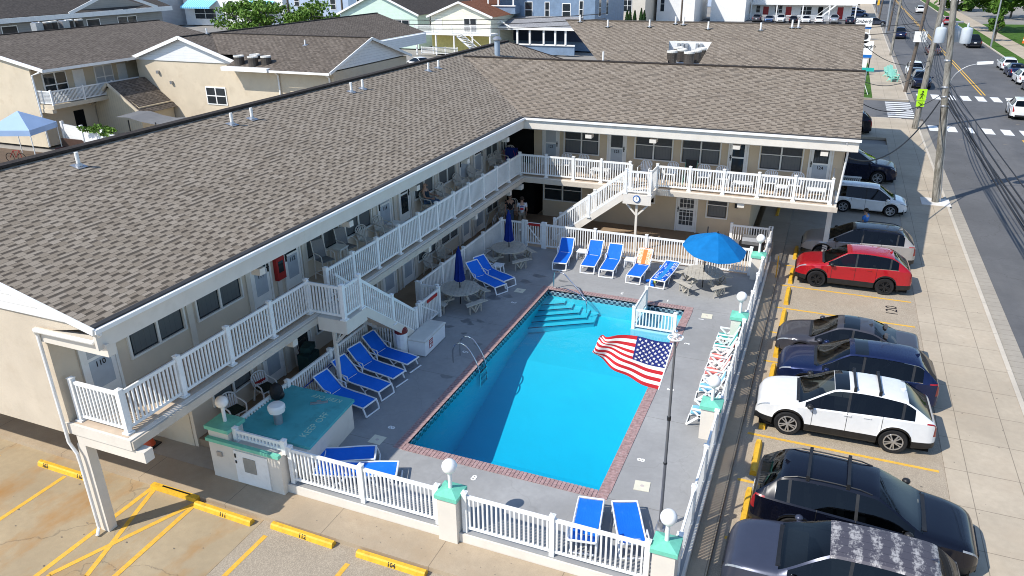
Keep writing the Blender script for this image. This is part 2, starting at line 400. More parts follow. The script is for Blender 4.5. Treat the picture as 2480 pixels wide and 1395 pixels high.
def lawn_mat():
    m, nt, b = nmat('lawn_green')
    f = noise(nt, 1.2, 5); g = noise(nt, 60, 3)
    c = mix(nt, ramp(nt, f, [(0.3,0.0),(0.7,1.0)]), (0.045,0.11,0.015), (0.09,0.18,0.03))
    c = mix(nt, ramp(nt, g, [(0.35,0.5),(0.6,0.0)]), c, (0.02,0.05,0.008))
    nt.links.new(c, b.inputs['Base Color']); b.inputs['Roughness'].default_value = 0.9; b.inputs['Specular IOR Level'].default_value = 0.1
    bump(nt, b, g, 0.8, 0.05)
    return m
LAWN = lawn_mat()
def sheet(name, x0, y0, x1, y1, z, mat, thick=0.0, kind='structure'):
    mb = MB()
    if thick: mb.box(x0, y0, z-thick, x1, y1, z)
    else: mb.quad((x0,y0,z),(x1,y0,z),(x1,y1,z),(x0,y1,z))
    o = mb.build(name, mat); o['kind'] = kind; return o
mb = MB()
for q in ((-1500,-400,1500,0),(-1500,0,0,12.4),(6.2,0,1500,12.4),(-1500,12.4,1500,2500)): mb.quad((q[0],q[1],-.6),(q[2],q[1],-.6),(q[2],q[3],-.6),(q[0],q[3],-.6))
o = mb.build('ground', GROUND, fix=False); o['kind'] = 'structure'
sheet('concrete_lot', -40, -40, -1.75, -3.50, -0.38, SANDC, 0.2)
sheet('pebble_lot', -1.742, -40, 9.05, -3.50, -0.38, AGG, 0.2)
sheet('parking_bays', 9.058, -40, 14.50, 19.6, -0.38, AGG, 0.2)
sheet('driveway', 9.058, 19.606, 14.50, 47.5, -0.38, SHADEC, 0.2)
sheet('raised_walk', -30, -3.50, 8.62, -2.48, -0.25, WALKC, 0.33)
sheet('side_walk_strip', 8.626, -3.50, 9.05, 19.4, -0.25, WALKC, 0.33)
sheet('carport_floor', -30, -2.474, -3.95, -1.7, -0.25, SHADEC, 0.33)
sheet('carport_floor', 7.6, 19.41, 9.05, 47.5, -0.30, SHADEC, 0.3)
sheet('sidewalk', 14.506, -40, 17.0, 50, -0.372, SIDEC, 0.2)
mb = MB(); mb.box(17.006,-40,-0.55,17.16,58.6,-0.36); o = mb.build('kerb', KERBC); o['kind'] = 'structure'
GUTT = concrete('gutter_concrete', (0.38,0.34,0.28), (0,0.45), fine=0.2)
sheet('gutter', 17.166, -40, 17.75, 58, -0.47, GUTT, 0.1)
sheet('street', 17.756, -60, 31.2, 700, -0.475, ASPH, 0.1)
sheet('cross_street', -160, 59.6, 17.75, 68.6, -0.48, ASPH, 0.1)
sheet('cross_street', 31.206, 59.6, 200, 68.6, -0.48, ASPH, 0.1)
sheet('corner_pavement', 9.0, 50.006, 17.0, 58.6, -0.372, SIDEC, 0.2)
mb = MB(); mb.box(9.0,58.606,-0.55,16.0,58.8,-0.36); o = mb.build('kerb', KERBC); o['kind'] = 'structure'
# block beyond the cross street
sheet('far_sidewalk', 13.9, 69.2, 17.0, 240, -0.37, SIDEC, 0.2)
sheet('far_verge', 12.0, 69.2, 13.894, 98, -0.37, LAWN, 0.2)
mb = MB(); mb.box(12.0,69.0,-0.55,17.0,69.194,-0.36); mb.box(17.006,69.0,-0.55,17.16,240,-0.36); o = mb.build('kerb', KERBC); o['kind'] = 'structure'
sheet('far_lot', -60, 110, 13.894, 174, -0.40, ASPH, 0.1)
sheet('far_lot_walk', -60, 150, 13.0, 160, -0.385, SIDEC)
sheet('back_yard', -54, 17.5, -36.5, 24.4, -0.585, concrete('brown_yard_earth', (0.12,0.085,0.06), fine=0.1, stain=((0.05,0.04,0.03),.8,.5)))
# right side of the street
mb = MB(); mb.box(31.206,-40,-0.55,31.4,59.0,-0.36); mb.box(31.206,69.0,-0.55,31.4,400,-0.36); o = mb.build('kerb', KERBC); o['kind'] = 'structure'
sheet('verge', 31.406, 69.0, 33.2, 300, -0.37, LAWN, 0.2)
sheet('right_sidewalk', 33.206, 69.0, 36.0, 300, -0.37, SIDEC, 0.2)
sheet('right_lawn', 36.006, 100, 90, 170, -0.37, LAWN, 0.2)
# ---------------------------------------------------------------- painted lines
ml = MB()
def stripe(mb, x0, y0, x1, y1, w, z, mi=0):
    d = Vector((x1-x0, y1-y0, 0)).normalized(); s = Vector((-d.y, d.x, 0))*w/2
    a, b = Vector((x0,y0,z)), Vector((x1,y1,z))
    mb.quad(a-s, b-s, b+s, a+s, mi)
ZL = -0.376
for y in (-5.0,-2.3,0.2,2.64,5.0,7.4,9.8,12.2,14.58,17.02,19.5): stripe(ml, 9.25, y, 14.35, y, 0.11, ZL)
stripe(ml, -5.45, -12, -5.45, -3.52, 0.14, ZL); stripe(ml, -8.13, -12, -8.13, -4.1, 0.13, ZL); stripe(ml, -10.8, -12, -10.8, -4.1, 0.11, ZL)
stripe(ml, -5.35, -3.6, -4.35, -6.6, 0.13, ZL+.001); stripe(ml, -3.85, -3.6, -5.2, -6.9, 0.13, ZL+.002)
stripe(ml, -3.85, -3.55, -3.45, -12, 0.14, ZL+.003); stripe(ml, -4.35,-6.6,-5.35,-9.6,0.1,ZL+.001); stripe(ml, -5.2,-6.9,-3.7,-10,0.1,ZL+.002)
stripe(ml, -1.33, -3.95, -1.36, -9, 0.13, ZL); stripe(ml, 1.12, -4.0, 1.1, -9, 0.13, ZL); stripe(ml, 3.5, -4.0, 3.5, -9, 0.10, ZL); stripe(ml, 6, -4, 6, -9, 0.1, ZL)
o = ml.build('parking_lines', LINE); o['kind'] = 'structure'
mc = MB()
for k in range(8): mc.quad((15.0,59.9+k*1.08,-0.474),(17.2,59.9+k*1.08,-0.474),(17.2,60.45+k*1.08,-0.474),(15.0,60.45+k*1.08,-0.474))
x = 19.0
for k in range(10):
    xx = 17.9+1.32*k
    mc.quad((xx,54.6,-0.469),(xx+0.72,54.6,-0.469),(xx+0.72,56.9,-0.469),(xx,56.9,-0.469))
    mc.quad((xx+.2,71.0,-0.469),(xx+0.95,71.0,-0.469),(xx+0.95,74.0,-0.469),(xx+.2,74.0,-0.469))
mc.quad((17.9,-40,-0.469),(17.98,-40,-0.469),(17.98,10,-0.469),(17.9,10,-0.469))
o = mc.build('crosswalk_bars', LINEW); o['kind'] = 'structure'
mc = MB()
for dx in (-0.16, 0.16):
    mc.quad((24.3+dx-.06,75,-0.469),(24.3+dx+.06,75,-0.469),(24.3+dx+.06,420,-0.469),(24.3+dx-.06,420,-0.469))
    mc.quad((24.3+dx-.06,-40,-0.469),(24.3+dx+.06,-40,-0.469),(24.3+dx+.06,53,-0.469),(24.3+dx-.06,53,-0.469))
o = mc.build('centre_lines', LINE); o['kind'] = 'structure'
# ---------------------------------------------------------------- pool
PW, PL, CP = 6.3, 12.48, 0.30
mb = MB()
X0, X1, Y0, Y1 = -3.95, 8.55, -2.42, 16.78
mb.quad((X0,Y0,0),(X1,Y0,0),(X1,0,0),(X0,0,0)); mb.quad((X0,PL,0),(X1,PL,0),(X1,Y1,0),(X0,Y1,0))
mb.quad((X0,0,0),(0,0,0),(0,PL,0),(X0,PL,0)); mb.quad((PW,0,0),(X1,0,0),(X1,PL,0),(PW,PL,0))
o = mb.build('pool_deck', DECKC, fix=False); o['kind'] = 'structure'
mb = MB(); mb.box(X0,Y0-0.05,-0.55,X1+0.07,Y0-0.002,-0.004); mb.box(X1+0.002,Y0+.002,-0.55,X1+0.07,19.4,-0.004)
o = mb.build('deck_edge_wall', CREAM2); o['kind'] = 'structure'
sheet('corridor_floor', -5.5, -1.7, -3.954, 21.5, 0.0, CORR, 0.3)
sheet('terrace_floor', -3.95, 16.784, 8.55, 21.5, -0.002, TERR, 0.3)
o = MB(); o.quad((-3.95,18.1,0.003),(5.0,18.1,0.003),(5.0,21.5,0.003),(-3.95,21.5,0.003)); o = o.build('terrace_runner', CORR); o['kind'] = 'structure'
# pool shell as one thing
pool = empty('swimming_pool', 'rectangular bright blue swimming pool with red brick rim in the grey deck', 'swimming pool', (0,0,0))
BASIN = plain('blue_pool_paint', (0.05,0.57,0.66), 0.6, 0.05, 0.5)
def tile_mat():
    m, nt, b = nmat('waterline_tiles')
    tc = N(nt,'ShaderNodeTexCoord'); ck = N(nt,'ShaderNodeTexChecker'); ck.inputs['Scale'].default_value = 9
    ck.inputs['Color1'].default_value = (0.02,0.035,0.07,1); ck.inputs['Color2'].default_value = (0.30,0.38,0.42,1)
    nt.links.new(tc.outputs['Object'], ck.inputs[0]); nt.links.new(ck.outputs[0], b.inputs['Base Color']); b.inputs['Roughness'].default_value = 0.2
    return m
TILE = tile_mat()
COPB = plain('red_coping_brick', (0.35,0.225,0.215), 0.8, 0.32, 9, dirt=((0.50,0.42,0.40), 14, 0.7))
MORT = plain('pale_mortar', (0.52,0.45,0.42), 0.9, 0.1, 10)
ix0, ix1, iy0, iy1 = CP, PW-CP, CP, PL-CP
ZW = -0.13
prof = [(iy0,-2.2),(3.2,-2.2),(8.0,-1.1),(iy1,-0.85)]
mb = MB()
for (ya,za),(yb,zb) in zip(prof, prof[1:]):
    mb.quad((ix0,ya,za),(ix1,ya,za),(ix1,yb,zb),(ix0,yb,zb))
    mb.quad((ix0,ya,za),(ix0,yb,zb),(ix0,yb,-.28),(ix0,ya,-.28)); mb.quad((ix1,ya,za),(ix1,yb,zb),(ix1,yb,-.28),(ix1,ya,-.28))
mb.quad((ix0,iy0,-2.2),(ix1,iy0,-2.2),(ix1,iy0,-.28),(ix0,iy0,-.28)); mb.quad((ix0,iy1,-.85),(ix1,iy1,-.85),(ix1,iy1,-.28),(ix0,iy1,-.28))
mb.build('basin', BASIN, pool, fix=False)
mb = MB()
for a, b in (((ix0,iy0),(ix1,iy0)),((ix1,iy0),(ix1,iy1)),((ix1,iy1),(ix0,iy1)),((ix0,iy1),(ix0,iy0))):
    mb.quad((*a,-.28),(*b,-.28),(*b,-.015),(*a,-.015))
mb.build('waterline_tiles', TILE, pool, fix=False)
mb = MB()
for a in (0,PW-CP): mb.box(a,0,-.06,a+CP,PL,0.002)
for a in (0,PL-CP): mb.box(CP,a,-.06,PW-CP,a+CP,0.002)
cp = mb.build('coping', MORT, pool)
mb = MB(); n = int((PL-2*CP)/0.108)
for k in range(n):
    y = CP+(k+.5)*(PL-2*CP)/n
    for xx in (0.0, PW-CP): mb.box(xx+.004+random.uniform(0,.006), y-.047, 0, xx+CP+.012, y+.047, .018)
n = int((PW-2*CP)/0.108)
for k in range(n):
    xx = CP+(k+.5)*(PW-2*CP)/n
    for y in (0.0, PL-CP): mb.box(xx-.047, y-.01, 0, xx+.047, y+CP+.01, .018)
for xx in (0,PW-CP):
    for y in (0,PL-CP):
        for k in range(2): mb.box(xx+.01, y+.01+k*.15, 0, xx+CP-.01, y+.14+k*.15, .018)
mb.build('coping_bricks', COPB, pool)
# corner steps (underwater) with dark nosing strips
STEPM = plain('pale_step_paint', (0.07,0.57,0.67), 0.6, 0.05, 2)
NOSE = plain('navy_step_edge', (0.01,0.03,0.08), 0.4, 0.1, 8)
for i, kk in enumerate((1.0,0.84,0.68,0.52,0.36)):
    zt = -0.74+0.09*i
    A = Vector((ix0,iy1-2.35*kk,0)); B = Vector((ix0+2.3*kk,iy1-0.95*kk,0)); Cc = Vector((ix0+2.2*kk,iy1,0)); D = Vector((ix0,iy1,0))
    mb = MB(); mb.prism([(p.x,p.y,-0.95) for p in (A,B,Cc,D)], (0,0,zt+0.95)); st = mb.build('pool_step', STEPM, pool)
    mb = MB(); a = A+Vector((0,.0,zt+.008)); b = B+Vector((0,0,zt+.008)); mb.beam(a, b, 0.05, 0.012); mb.build('step_edge', NOSE, st)
# wading corner walls
mb = MB(); mb.box(4.38,10.0,-1.0,4.55,iy1,-0.10); mb.box(4.551,10.0,-1.0,ix1,10.17,-0.10); mb.box(4.551,10.171,-1.0,ix1,iy1,-0.42)
mb.build('wading_wall', plain('pale_blue_wading_paint', (0.30,0.58,0.66), 0.6, 0.05, 2), pool)
def water_mat():
    m = bpy.data.materials.new('pool_water'); m.use_nodes = True; nt = m.node_tree; nt.nodes.clear()
    out = N(nt,'ShaderNodeOutputMaterial'); tr = N(nt,'ShaderNodeBsdfTransparent'); tr.inputs[0].default_value = (0.90,0.98,1.0,1)
    gl = N(nt,'ShaderNodeBsdfGlossy'); gl.inputs['Roughness'].default_value = 0.06
    fr = N(nt,'ShaderNodeFresnel'); fr.inputs[0].default_value = 1.33
    mx = N(nt,'ShaderNodeMixShader'); nt.links.new(fr.outputs[0], mx.inputs[0]); nt.links.new(tr.outputs[0], mx.inputs[1]); nt.links.new(gl.outputs[0], mx.inputs[2])
    tc = N(nt,'ShaderNodeTexCoord'); nz = noise(nt, 2.2, 3, vec=tc.outputs['Object'])
    bp = N(nt,'ShaderNodeBump'); bp.inputs['Strength'].default_value = 0.25; bp.inputs['Distance'].default_value = 0.05; nt.links.new(nz, bp.inputs['Height'])
    nt.links.new(bp.outputs[0], gl.inputs['Normal']); nt.links.new(bp.outputs[0], fr.inputs['Normal'])
    nt.links.new(mx.outputs[0], out.inputs['Surface'])
    va = N(nt,'ShaderNodeVolumeAbsorption'); va.inputs['Color'].default_value = (0.12,0.86,0.97,1); va.inputs['Density'].default_value = 0.40
    nt.links.new(va.outputs[0], out.inputs['Volume'])
    return m
mb = MB(); mb.box(ix0-.02,iy0-.02,-2.8,ix1+.02,iy1+.02,ZW)
w = mb.build('pool_water', water_mat()); w['kind'] = 'structure'
# deck numerals, skimmer lids
MKS = [('8',-0.55,0.85,-PI/2,.3),('5',-0.55,5.9,-PI/2,.3),('3',-0.55,10.4,-PI/2,.3),('8',2.75,-0.42,0,.3),('8',6.72,2.0,PI/2,.3),('5',6.72,6.0,PI/2,.3),('3',3.3,12.85,PI,.26),('3',6.62,9.35,PI/2,.26),('1',6.75,11.55,PI/2,.26),('1',5.2,12.8,PI,.26)]
dn = empty('depth_markers', 'white painted depth numerals around the pool rim', 'markings', (0,0,0.0))
for t, x, y, rz, s in MKS: text_mesh(t, s, MARK, 'depth_numeral', dn, Matrix.Translation((x,y,0.006)) @ Matrix.Rotation(rz,4,'Z'), depth=0.001, bold=0.008)
LID = plain('cream_skimmer_plastic', (0.66,0.63,0.50), 0.5, 0.06, 6)
for i, (x, y, rz, l) in enumerate(((-0.6,0.15,0,'by the near shaded end of the pool'),(7.0,0.9,0.1,'near the sunny right corner of the pool'),(-0.75,11.6,0,'beside the shaded picnic table'),(6.9,11.9,0.05,'by the wading corner'))):
    r = empty('skimmer_cover', 'square cream skimmer cover set in the deck '+l, 'skimmer cover', (x,y,0.0), rz, 'skimmer covers')
    mb = MB(); mb.box(-.2,-.2,0.002,.2,.2,.014); mb.build('lid', LID, r)
    mb = MB(); mb.cyl((0,0,.014),(0,0,.017),.05,n=12); mb.build('lid_ring', MORT, r)
# oil drips and tyre scuffs on the bays and the lot, each a flat dark spot of its own shape
OIL = plain('dark_oil_stain', (0.16,0.135,0.105), 0.6, 0.3, 12)
mb = MB(); rs = random.Random(4)
def blot(x, y, r, z):
    n = 11; ph = rs.uniform(0,6)
    mb.poly([(x+r*(1+.35*math.sin(3*2*PI*k/n+ph)+rs.uniform(-.2,.2))*math.cos(2*PI*k/n), y+.7*r*(1+.3*math.cos(2*2*PI*k/n+ph)+rs.uniform(-.2,.2))*math.sin(2*PI*k/n), z) for k in range(n)])
for k in range(46): blot(rs.uniform(10.2,14.2), rs.choice((1.4,3.8,6.2,8.6,11,13.4,15.8,18.2))+rs.uniform(-.5,.5), rs.uniform(.015,.07), -.3775)
for k in range(40): blot(rs.uniform(-9,-2), rs.uniform(-8,-3.9), rs.uniform(.01,.04), -.3775)
for k in range(30): blot(rs.uniform(-1.5,5), rs.uniform(-3.3,-2.6), rs.uniform(.008,.02), -.2475)
for k in range(60): blot(rs.uniform(14.7,16.9), rs.uniform(-2,30), rs.uniform(.008,.028), -.3695)
for k in range(30): blot(rs.uniform(18.2,30), rs.uniform(5,60), rs.uniform(.05,.25), -.4735)
o = mb.build('ground_stains', OIL, fix=False); o['kind'] = 'structure'
WET = plain('damp_deck_patch', (0.17,0.175,0.18), 0.35, 0.15, 3)
mb = MB()
for x, y, r in ((-1.6,8.2,.22),(-1.35,8.0,.14),(-1.1,8.35,.18),(-1.5,10.6,.3),(-1.0,10.9,.2),(-.9,12.6,.25),(-2.0,7.5,.18),(-.35,6.6,.16),(-.4,4.1,.2),(-1.2,7.2,.12),(.6,13.2,.2),(-.6,13.4,.28)): blot(x, y, r, .0025)
o = mb.build('damp_patches', WET, fix=False); o['kind'] = 'structure'
# ================================================================== railings and fences
def panel(mb, a, b, h, gap=0.115, pw=0.042, bot=0.09, top=0.09, off=0.07):
    """picket panel between base points a and b (post to post), vertical pickets, slope allowed"""
    a = Vector(a); b = Vector(b); L = (Vector((b.x,b.y,0))-Vector((a.x,a.y,0))).length
    up = Vector((0,0,1)); d = (b-a)
    a2 = a+d*(off/L)*0.5; b2 = b-d*(off/L)*0.5
    mb.beam(a2+up*(h-top/2), b2+up*(h-top/2), 0.055, top)
    mb.beam(a2+up*(bot+.035), b2+up*(bot+.035), 0.045, 0.07)
    n = max(2, int(round(L/gap)))
    flat = Vector((d.x,d.y,0)).normalized(); s = Vector((-flat.y,flat.x,0))
    ang = math.atan2(flat.y, flat.x)
    for i in range(1, n):
        p = a+d*(i/n)
        mb.cbox(p.x, p.y, p.z+bot+.05+(h-top-bot-.04)/2, pw, 0.036, h-top-bot-.05, rz=ang)
def post(mb, p, h, w=0.12, cap=True):
    x, y, z = p
    mb.box(x-w/2,y-w/2,z,x+w/2,y+w/2,z+h)
    if cap:
        mb.box(x-w/2-.012,y-w/2-.012,z+h,x+w/2+.012,y+w/2+.012,z+h+.02)
        mb.add([(x-w/2,y-w/2,z+h+.02),(x+w/2,y-w/2,z+h+.02),(x+w/2,y+w/2,z+h+.02),(x-w/2,y+w/2,z+h+.02),(x,y,z+h+.05)],[(0,1,4),(1,2,4),(2,3,4),(3,0,4)])
def fence(name, label, cat, pts, h, group, skip=(), parent=None, posts=None, foot=False):
    root = parent or empty(name, label, cat, pts[0], 0, group)
    for i, p in enumerate(pts):
        if posts is not None and i not in posts: continue
        mb = MB(); post(mb, p, h+.06)
        if foot: mb.box(p[0]-.10,p[1]-.10,p[2]-.004,p[0]+.10,p[1]+.10,p[2]+.04)
        mb.build('post', WHITE, root, world=True)
    for i in range(len(pts)-1):
        if i in skip: continue
        mb = MB(); panel(mb, pts[i], pts[i+1], h); mb.build('picket_panel', WHITE, root, world=True)
    return root
def lin(a, b, n): return [tuple(a[k]+(b[k]-a[k])*i/n for k in range(3)) for i in range(n+1)]
FG = 'white picket fences round the pool deck'
YN = -2.33
fence('picket_fence', 'white picket fence between the pump house and the middle globe lamp pillar', 'fence', [(-1.62,YN,0),(0.55,YN,0),(2.70,YN,0)], 1.08, FG)
fence('picket_fence', 'white picket fence at the bottom edge, between the two near globe lamp pillars', 'fence', [(3.44,YN,0),(5.65,YN,0),(7.85,YN,0)], 1.08, FG)
XR = 8.44
fence('picket_fence', 'white side picket fence facing the dark SUVs, nearest stretch', 'fence', lin((XR,-1.83,0),(XR,3.51,0),3), 1.05, FG)
fence('picket_fence', 'white side picket fence behind the row of pastel beach chairs', 'fence', lin((XR,4.25,0),(XR,9.71,0),3), 1.05, FG)
fence('picket_fence', 'white side picket fence facing the red car', 'fence', lin((XR,10.45,0),(XR,16.12,0),3), 1.05, FG)
fence('picket_fence', 'white side picket fence beside the covered barbecue', 'fence', lin((XR,16.9,0),(XR,20.3,0),2), 1.05, FG)
fence('picket_fence', 'white picket screen behind the covered barbecue', 'fence', [(6.62,20.3,0),(8.36,20.3,0)], 1.05, FG)
FY = 16.72
fence('picket_fence', 'long white picket fence behind the sunny blue loungers', 'fence', [(-1.5,FY,0),(0.95,FY,0),(3.35,FY,0),(5.65,FY,0),(7.9,FY,0)], 1.22, FG)
fence('picket_fence', 'short white picket fence left of the far gate', 'fence', [(-3.75,FY,0),(-2.62,FY,0)], 1.22, FG)
XL = -3.75
fence('picket_fence', 'white picket fence in shade behind the folded navy umbrellas', 'fence', lin((XL,8.35,0),(XL,16.6,0),4), 1.2, FG)
fence('picket_fence', 'white picket fence in shade behind the four blue loungers', 'fence', [(XL,-1.95,0),(XL,0.35,0),(XL,2.5,0),(XL,4.6,0)], 1.15, FG)
fence('picket_fence', 'short white picket fence under the near stair landing beside the white storage chest', 'fence', [(XL+.12,5.0,0),(-2.75,5.0,0),(-2.75,6.6,0)], 1.15, FG)
# gates
def gate(label, p0, p1, h, swing=None):
    r = empty('pool_gate', label, 'gate', p0, 0, 'white picket gates to the pool')
    mb = MB(); panel(mb, (p0[0],p0[1],p0[2]+.08), (p1[0],p1[1],p1[2]+.08), h-.08); mb.build('gate_leaf', WHITE, r, world=True)
    a = Vector(p0); b = Vector(p1)
    mb = MB(); mb.beam(a+Vector((0,0,h-.15))+(b-a)*.06, b+Vector((0,0,.2))-(b-a)*.06, .03, .05, up=(0,0,1)); mb.build('brace', WHITE, r, world=True)
    mb = MB()
    for p in (p0, p1): post(mb, p, h+.06)
    mb.build('gate_posts', WHITE, r, world=True)
    return r, a, b
g1, a, b = gate('white picket gate with diagonal brace at the far end of the pool deck', (-2.48,FY,0), (-1.62,FY,0), 1.22)
mb = MB(); mb.box(-2.35,FY-.045,1.08,-1.75,FY-.03,1.2); mb.build('red_notice', RED, g1, world=True)
g2, a, b = gate('white picket gate with red notice beside the white storage chest', (-2.75,6.75,0), (-2.75,8.2,0), 1.18)
mb = MB(); mb.box(-2.70,7.2,.98,-2.685,8.0,1.1); mb.build('red_notice', RED, g2, world=True)
fence('picket_fence', 'short white picket return closing the deck by the shaded round table', 'fence', [(-3.62,8.35,0),(-2.88,8.35,0)], 1.18, FG)

# pillars with sea green caps and globe lamps
def pillar(label, x, y, top=1.12, w=0.50):
    r = empty('lamp_pillar', label, 'pillar', (x,y,-.25), 0, 'globe lamp pillars around the pool')
    mb = MB(); mb.box(-w/2,-w/2,-.12,w/2,w/2,top+.25-.12); mb.build('pillar_shaft', CREAM2, r)
    z = top+.25-.118; c = w/2+.05
    mb = MB(); mb.box(-c,-c,z,c,c,z+.10); mb.add([(-c,-c,z+.102),(c,-c,z+.102),(c,c,z+.102),(-c,c,z+.102),(-.08,-.08,z+.19),(.08,-.08,z+.19),(.08,.08,z+.19),(-.08,.08,z+.19)],[(0,1,5,4),(1,2,6,5),(2,3,7,6),(3,0,4,7),(4,5,6,7)])
    mb.build('pillar_cap', TEAL, r)
    mb = MB(); mb.cyl((0,0,z+.15),(0,0,z+.62),.05,n=12); mb.lathe((0,0,z+.60),[(.055,0),(.08,.03),(.06,.06)],12); mb.build('lamp_stem', WHITE, r, smooth=True)
    mb = MB(); mb.sphere((0,0,z+.80),.185,20,12); mb.build('lamp_globe', GLOBE, r, smooth=True, angle=80)
pillar('cream pillar with sea green cap and white globe lamp in the middle of the near fence', 3.07, -2.33)
pillar('cream pillar with sea green cap and globe lamp at the near right corner of the pool deck', 8.22, -2.2)
pillar('cream pillar with sea green cap and globe lamp beside the light blue beach chair', 8.24, 3.88)
pillar('cream pillar with sea green cap and globe lamp behind the wading corner of the pool', 8.24, 10.08)
pillar('cream pillar with sea green cap and globe lamp below the covered barbecue', 8.24, 16.5)

# pump house
ph = empty('pump_house', 'low cream pump house with turquoise KEEP OFF roof in the near left pool corner', 'pump house', (-2.7,-1.0,-.25))
mb = MB(); mb.box(-4.1,-2.62,-.25,-1.75,-2.1,.93); mb.box(-3.72,-2.098,-.25,-1.55,0.42,.90); mb.build('wall', CREAM2, ph, world=True)
mb = MB(); mb.prism([(-3.76,-2.0,.902),(-1.25,-2.0,.902),(-1.48,.47,.902),(-3.76,.47,.902)],(0,0,.085))
mb.build('roof', TEALROOF, ph, world=True)
mb = MB(); mb.prism([(-1.551,-2.09,-.02),(-1.30,-2.09,-.02),(-1.552,.40,-.02)],(0,0,.92)); mb.build('side_wall', CREAM2, ph, world=True)
mb = MB(); mb.box(-4.12,-2.70,.93,-1.72,-2.58,1.03); mb.build('green_ledge', TEAL, ph, world=True)
mb = MB(); mb.box(-4.1,-2.57,.932,-3.42,-2.0,1.25); mb.build('end_pier', CREAM2, ph, world=True)
mb = MB(); mb.box(-4.16,-2.63,1.252,-3.36,-1.94,1.36); mb.build('pier_cap', TEAL, ph, world=True)
mb = MB(); mb.box(-3.25,-2.655,-.2,-2.15,-2.622,.82); d = mb.build('door', PAINTW, ph, world=True)
mb = MB(); mb.box(-2.95,-2.668,.2,-2.55,-2.656,.66); mb.build('vent_grille', siding('louvre_grey',(0.35,0.34,0.31),.03), d)
mb = MB(); mb.box(-3.22,-2.675,.6,-3.18,-2.656,.72); mb.box(-3.22,-2.675,.42,-3.18,-2.656,.5); mb.build('latch', BLACK, d)
mb = MB(); mb.box(-3.85,-2.66,.48,-3.68,-2.622,.62); mb.build('socket_box', GALV, ph, world=True)
Lt = Matrix.Translation
PAINTK = plain('faded_stencil_paint', (0.38,0.60,0.46), 0.7, 0.2, 9)
text_mesh('KEEP OFF', .30, PAINTK, 'roof_lettering', ph, Lt((-1.75+2.7,-1.05+1.0,.989+.25)) @ Matrix.Rotation(PI/2+.06,4,'Z'), depth=.001)
text_mesh('KEEP OFF', .24, PAINTK, 'roof_lettering', ph, Lt((-2.25+2.7,.22+1.0,.989+.25)) @ Matrix.Rotation(PI,4,'Z'), depth=.001)
fence('picket_fence', 'low white picket rail on the ledge above the pump house door', 'fence', [(-3.3,-2.4,.93),(-1.72,-2.4,.93)], .36, FG)
vp = empty('roof_vent', 'fat grey mushroom vent on the turquoise pump house roof', 'vent', (-2.75,-1.35,.985))
mb = MB(); mb.cyl((0,0,0),(0,0,.42),.12,n=16); mb.build('vent_pipe', GALV, vp, smooth=True)
mb = MB(); mb.lathe((0,0,.36),[(.13,0),(.22,.03),(.22,.10),(.24,.11),(.24,.19),(.20,.24),(.001,.27)],20); mb.build('vent_hood', TRIM, vp, smooth=True)
lp = empty('lamp_post', 'white globe lamp on the sea green cap of the pump house pier', 'lamp', (-3.76,-2.25,1.362))
mb = MB(); mb.cyl((0,0,0),(0,0,.45),.05,n=12); mb.build('lamp_stem', WHITE, lp, smooth=True)
mb = MB(); mb.sphere((0,0,.60),.175,20,12); mb.build('lamp_globe', GLOBE, lp, smooth=True, angle=80)
bl = empty('skimmer_pole_cleat', 'flat grey cleat lying on the turquoise pump house roof', 'cleat', (-2.3,-.1,.99), .6)
mb = MB(); mb.box(-.25,-.03,0,.25,.03,.05); mb.box(-.06,-.04,.051,.06,.04,.09); mb.build('cleat', GALV, bl)

# ================================================================== the motel
MOT = empty('motel', 'L-shaped two storey cream motel with brown shingle roofs and white balcony rails', 'motel', (-5.5,21.5,-.3))
def mp(mb, name, mats, parent=MOT, **k): return mb.build(name, mats, parent, world=True, **k)
EX, EZ = -3.38, 5.75; RX, RZ = -10.7, 7.64; YE0, YE1 = -5.6, 18.75; YB = 33.7
EYR = 18.75; RY, RRZ = 26.45, 7.5; XE = 11.5
XB = -18.0
sl = (RZ-EZ)/(EX-RX)
JX = EX-(RRZ-EZ)/sl      # where the right ridge meets the left slope
def slopeuv(p, origin, du, dv): q = Vector(p)-Vector(origin); return (q.dot(Vector(du)), q.dot(Vector(dv)))
def roofface(mb, pts, origin, du, dv):
    du = Vector(du).normalized(); dv = Vector(dv).normalized()
    mb.poly(pts, 0, [slopeuv(p, origin, du, dv) for p in pts])
# left wing, east slope: split by the valley
mb = MB()
dvL = (RX-EX, 0, RZ-EZ)
ptsE = [(EX,YE0,EZ),(EX,EYR,EZ),(JX,RY,RRZ),(JX,RY+.01,RRZ),(-6.2,YB-5.6,EZ+(EX+6.2)*sl),(RX,YB,RZ),(RX,YE0,RZ)]
ptsE = [(EX,YE0,EZ),(EX,EYR,EZ),(JX,RY,RRZ),(EX,RY+7.6,EZ),(RX,YB+.4,RZ),(RX,YE0,RZ)]
roofface(mb, ptsE, (EX,0,EZ), (0,1,0), dvL)
roofface(mb, [(RX,YE0,RZ),(RX,YB+.4,RZ),(XB,YB+.4,EZ),(XB,YE0,EZ)], (XB,0,EZ), (0,1,0), (RX-XB,0,RZ-EZ))
rl = mp(mb, 'roof', ROOF, fix=False)
mb = MB()
dvR = (0, RY-EYR, RRZ-EZ)
roofface(mb, [(EX,EYR,EZ),(XE,EYR,EZ),(XE,RY,RRZ),(JX,RY,RRZ)], (0,EYR,EZ), (1,0,0), dvR)
roofface(mb, [(JX,RY,RRZ),(XE,RY,RRZ),(XE,RY+5,EZ+.3),(JX+4,RY+5,EZ+.3)], (0,RY+5,EZ+.3), (1,0,0), (0,-5,RRZ-EZ-.3))
rr = mp(mb, 'roof', ROOFR, fix=False)
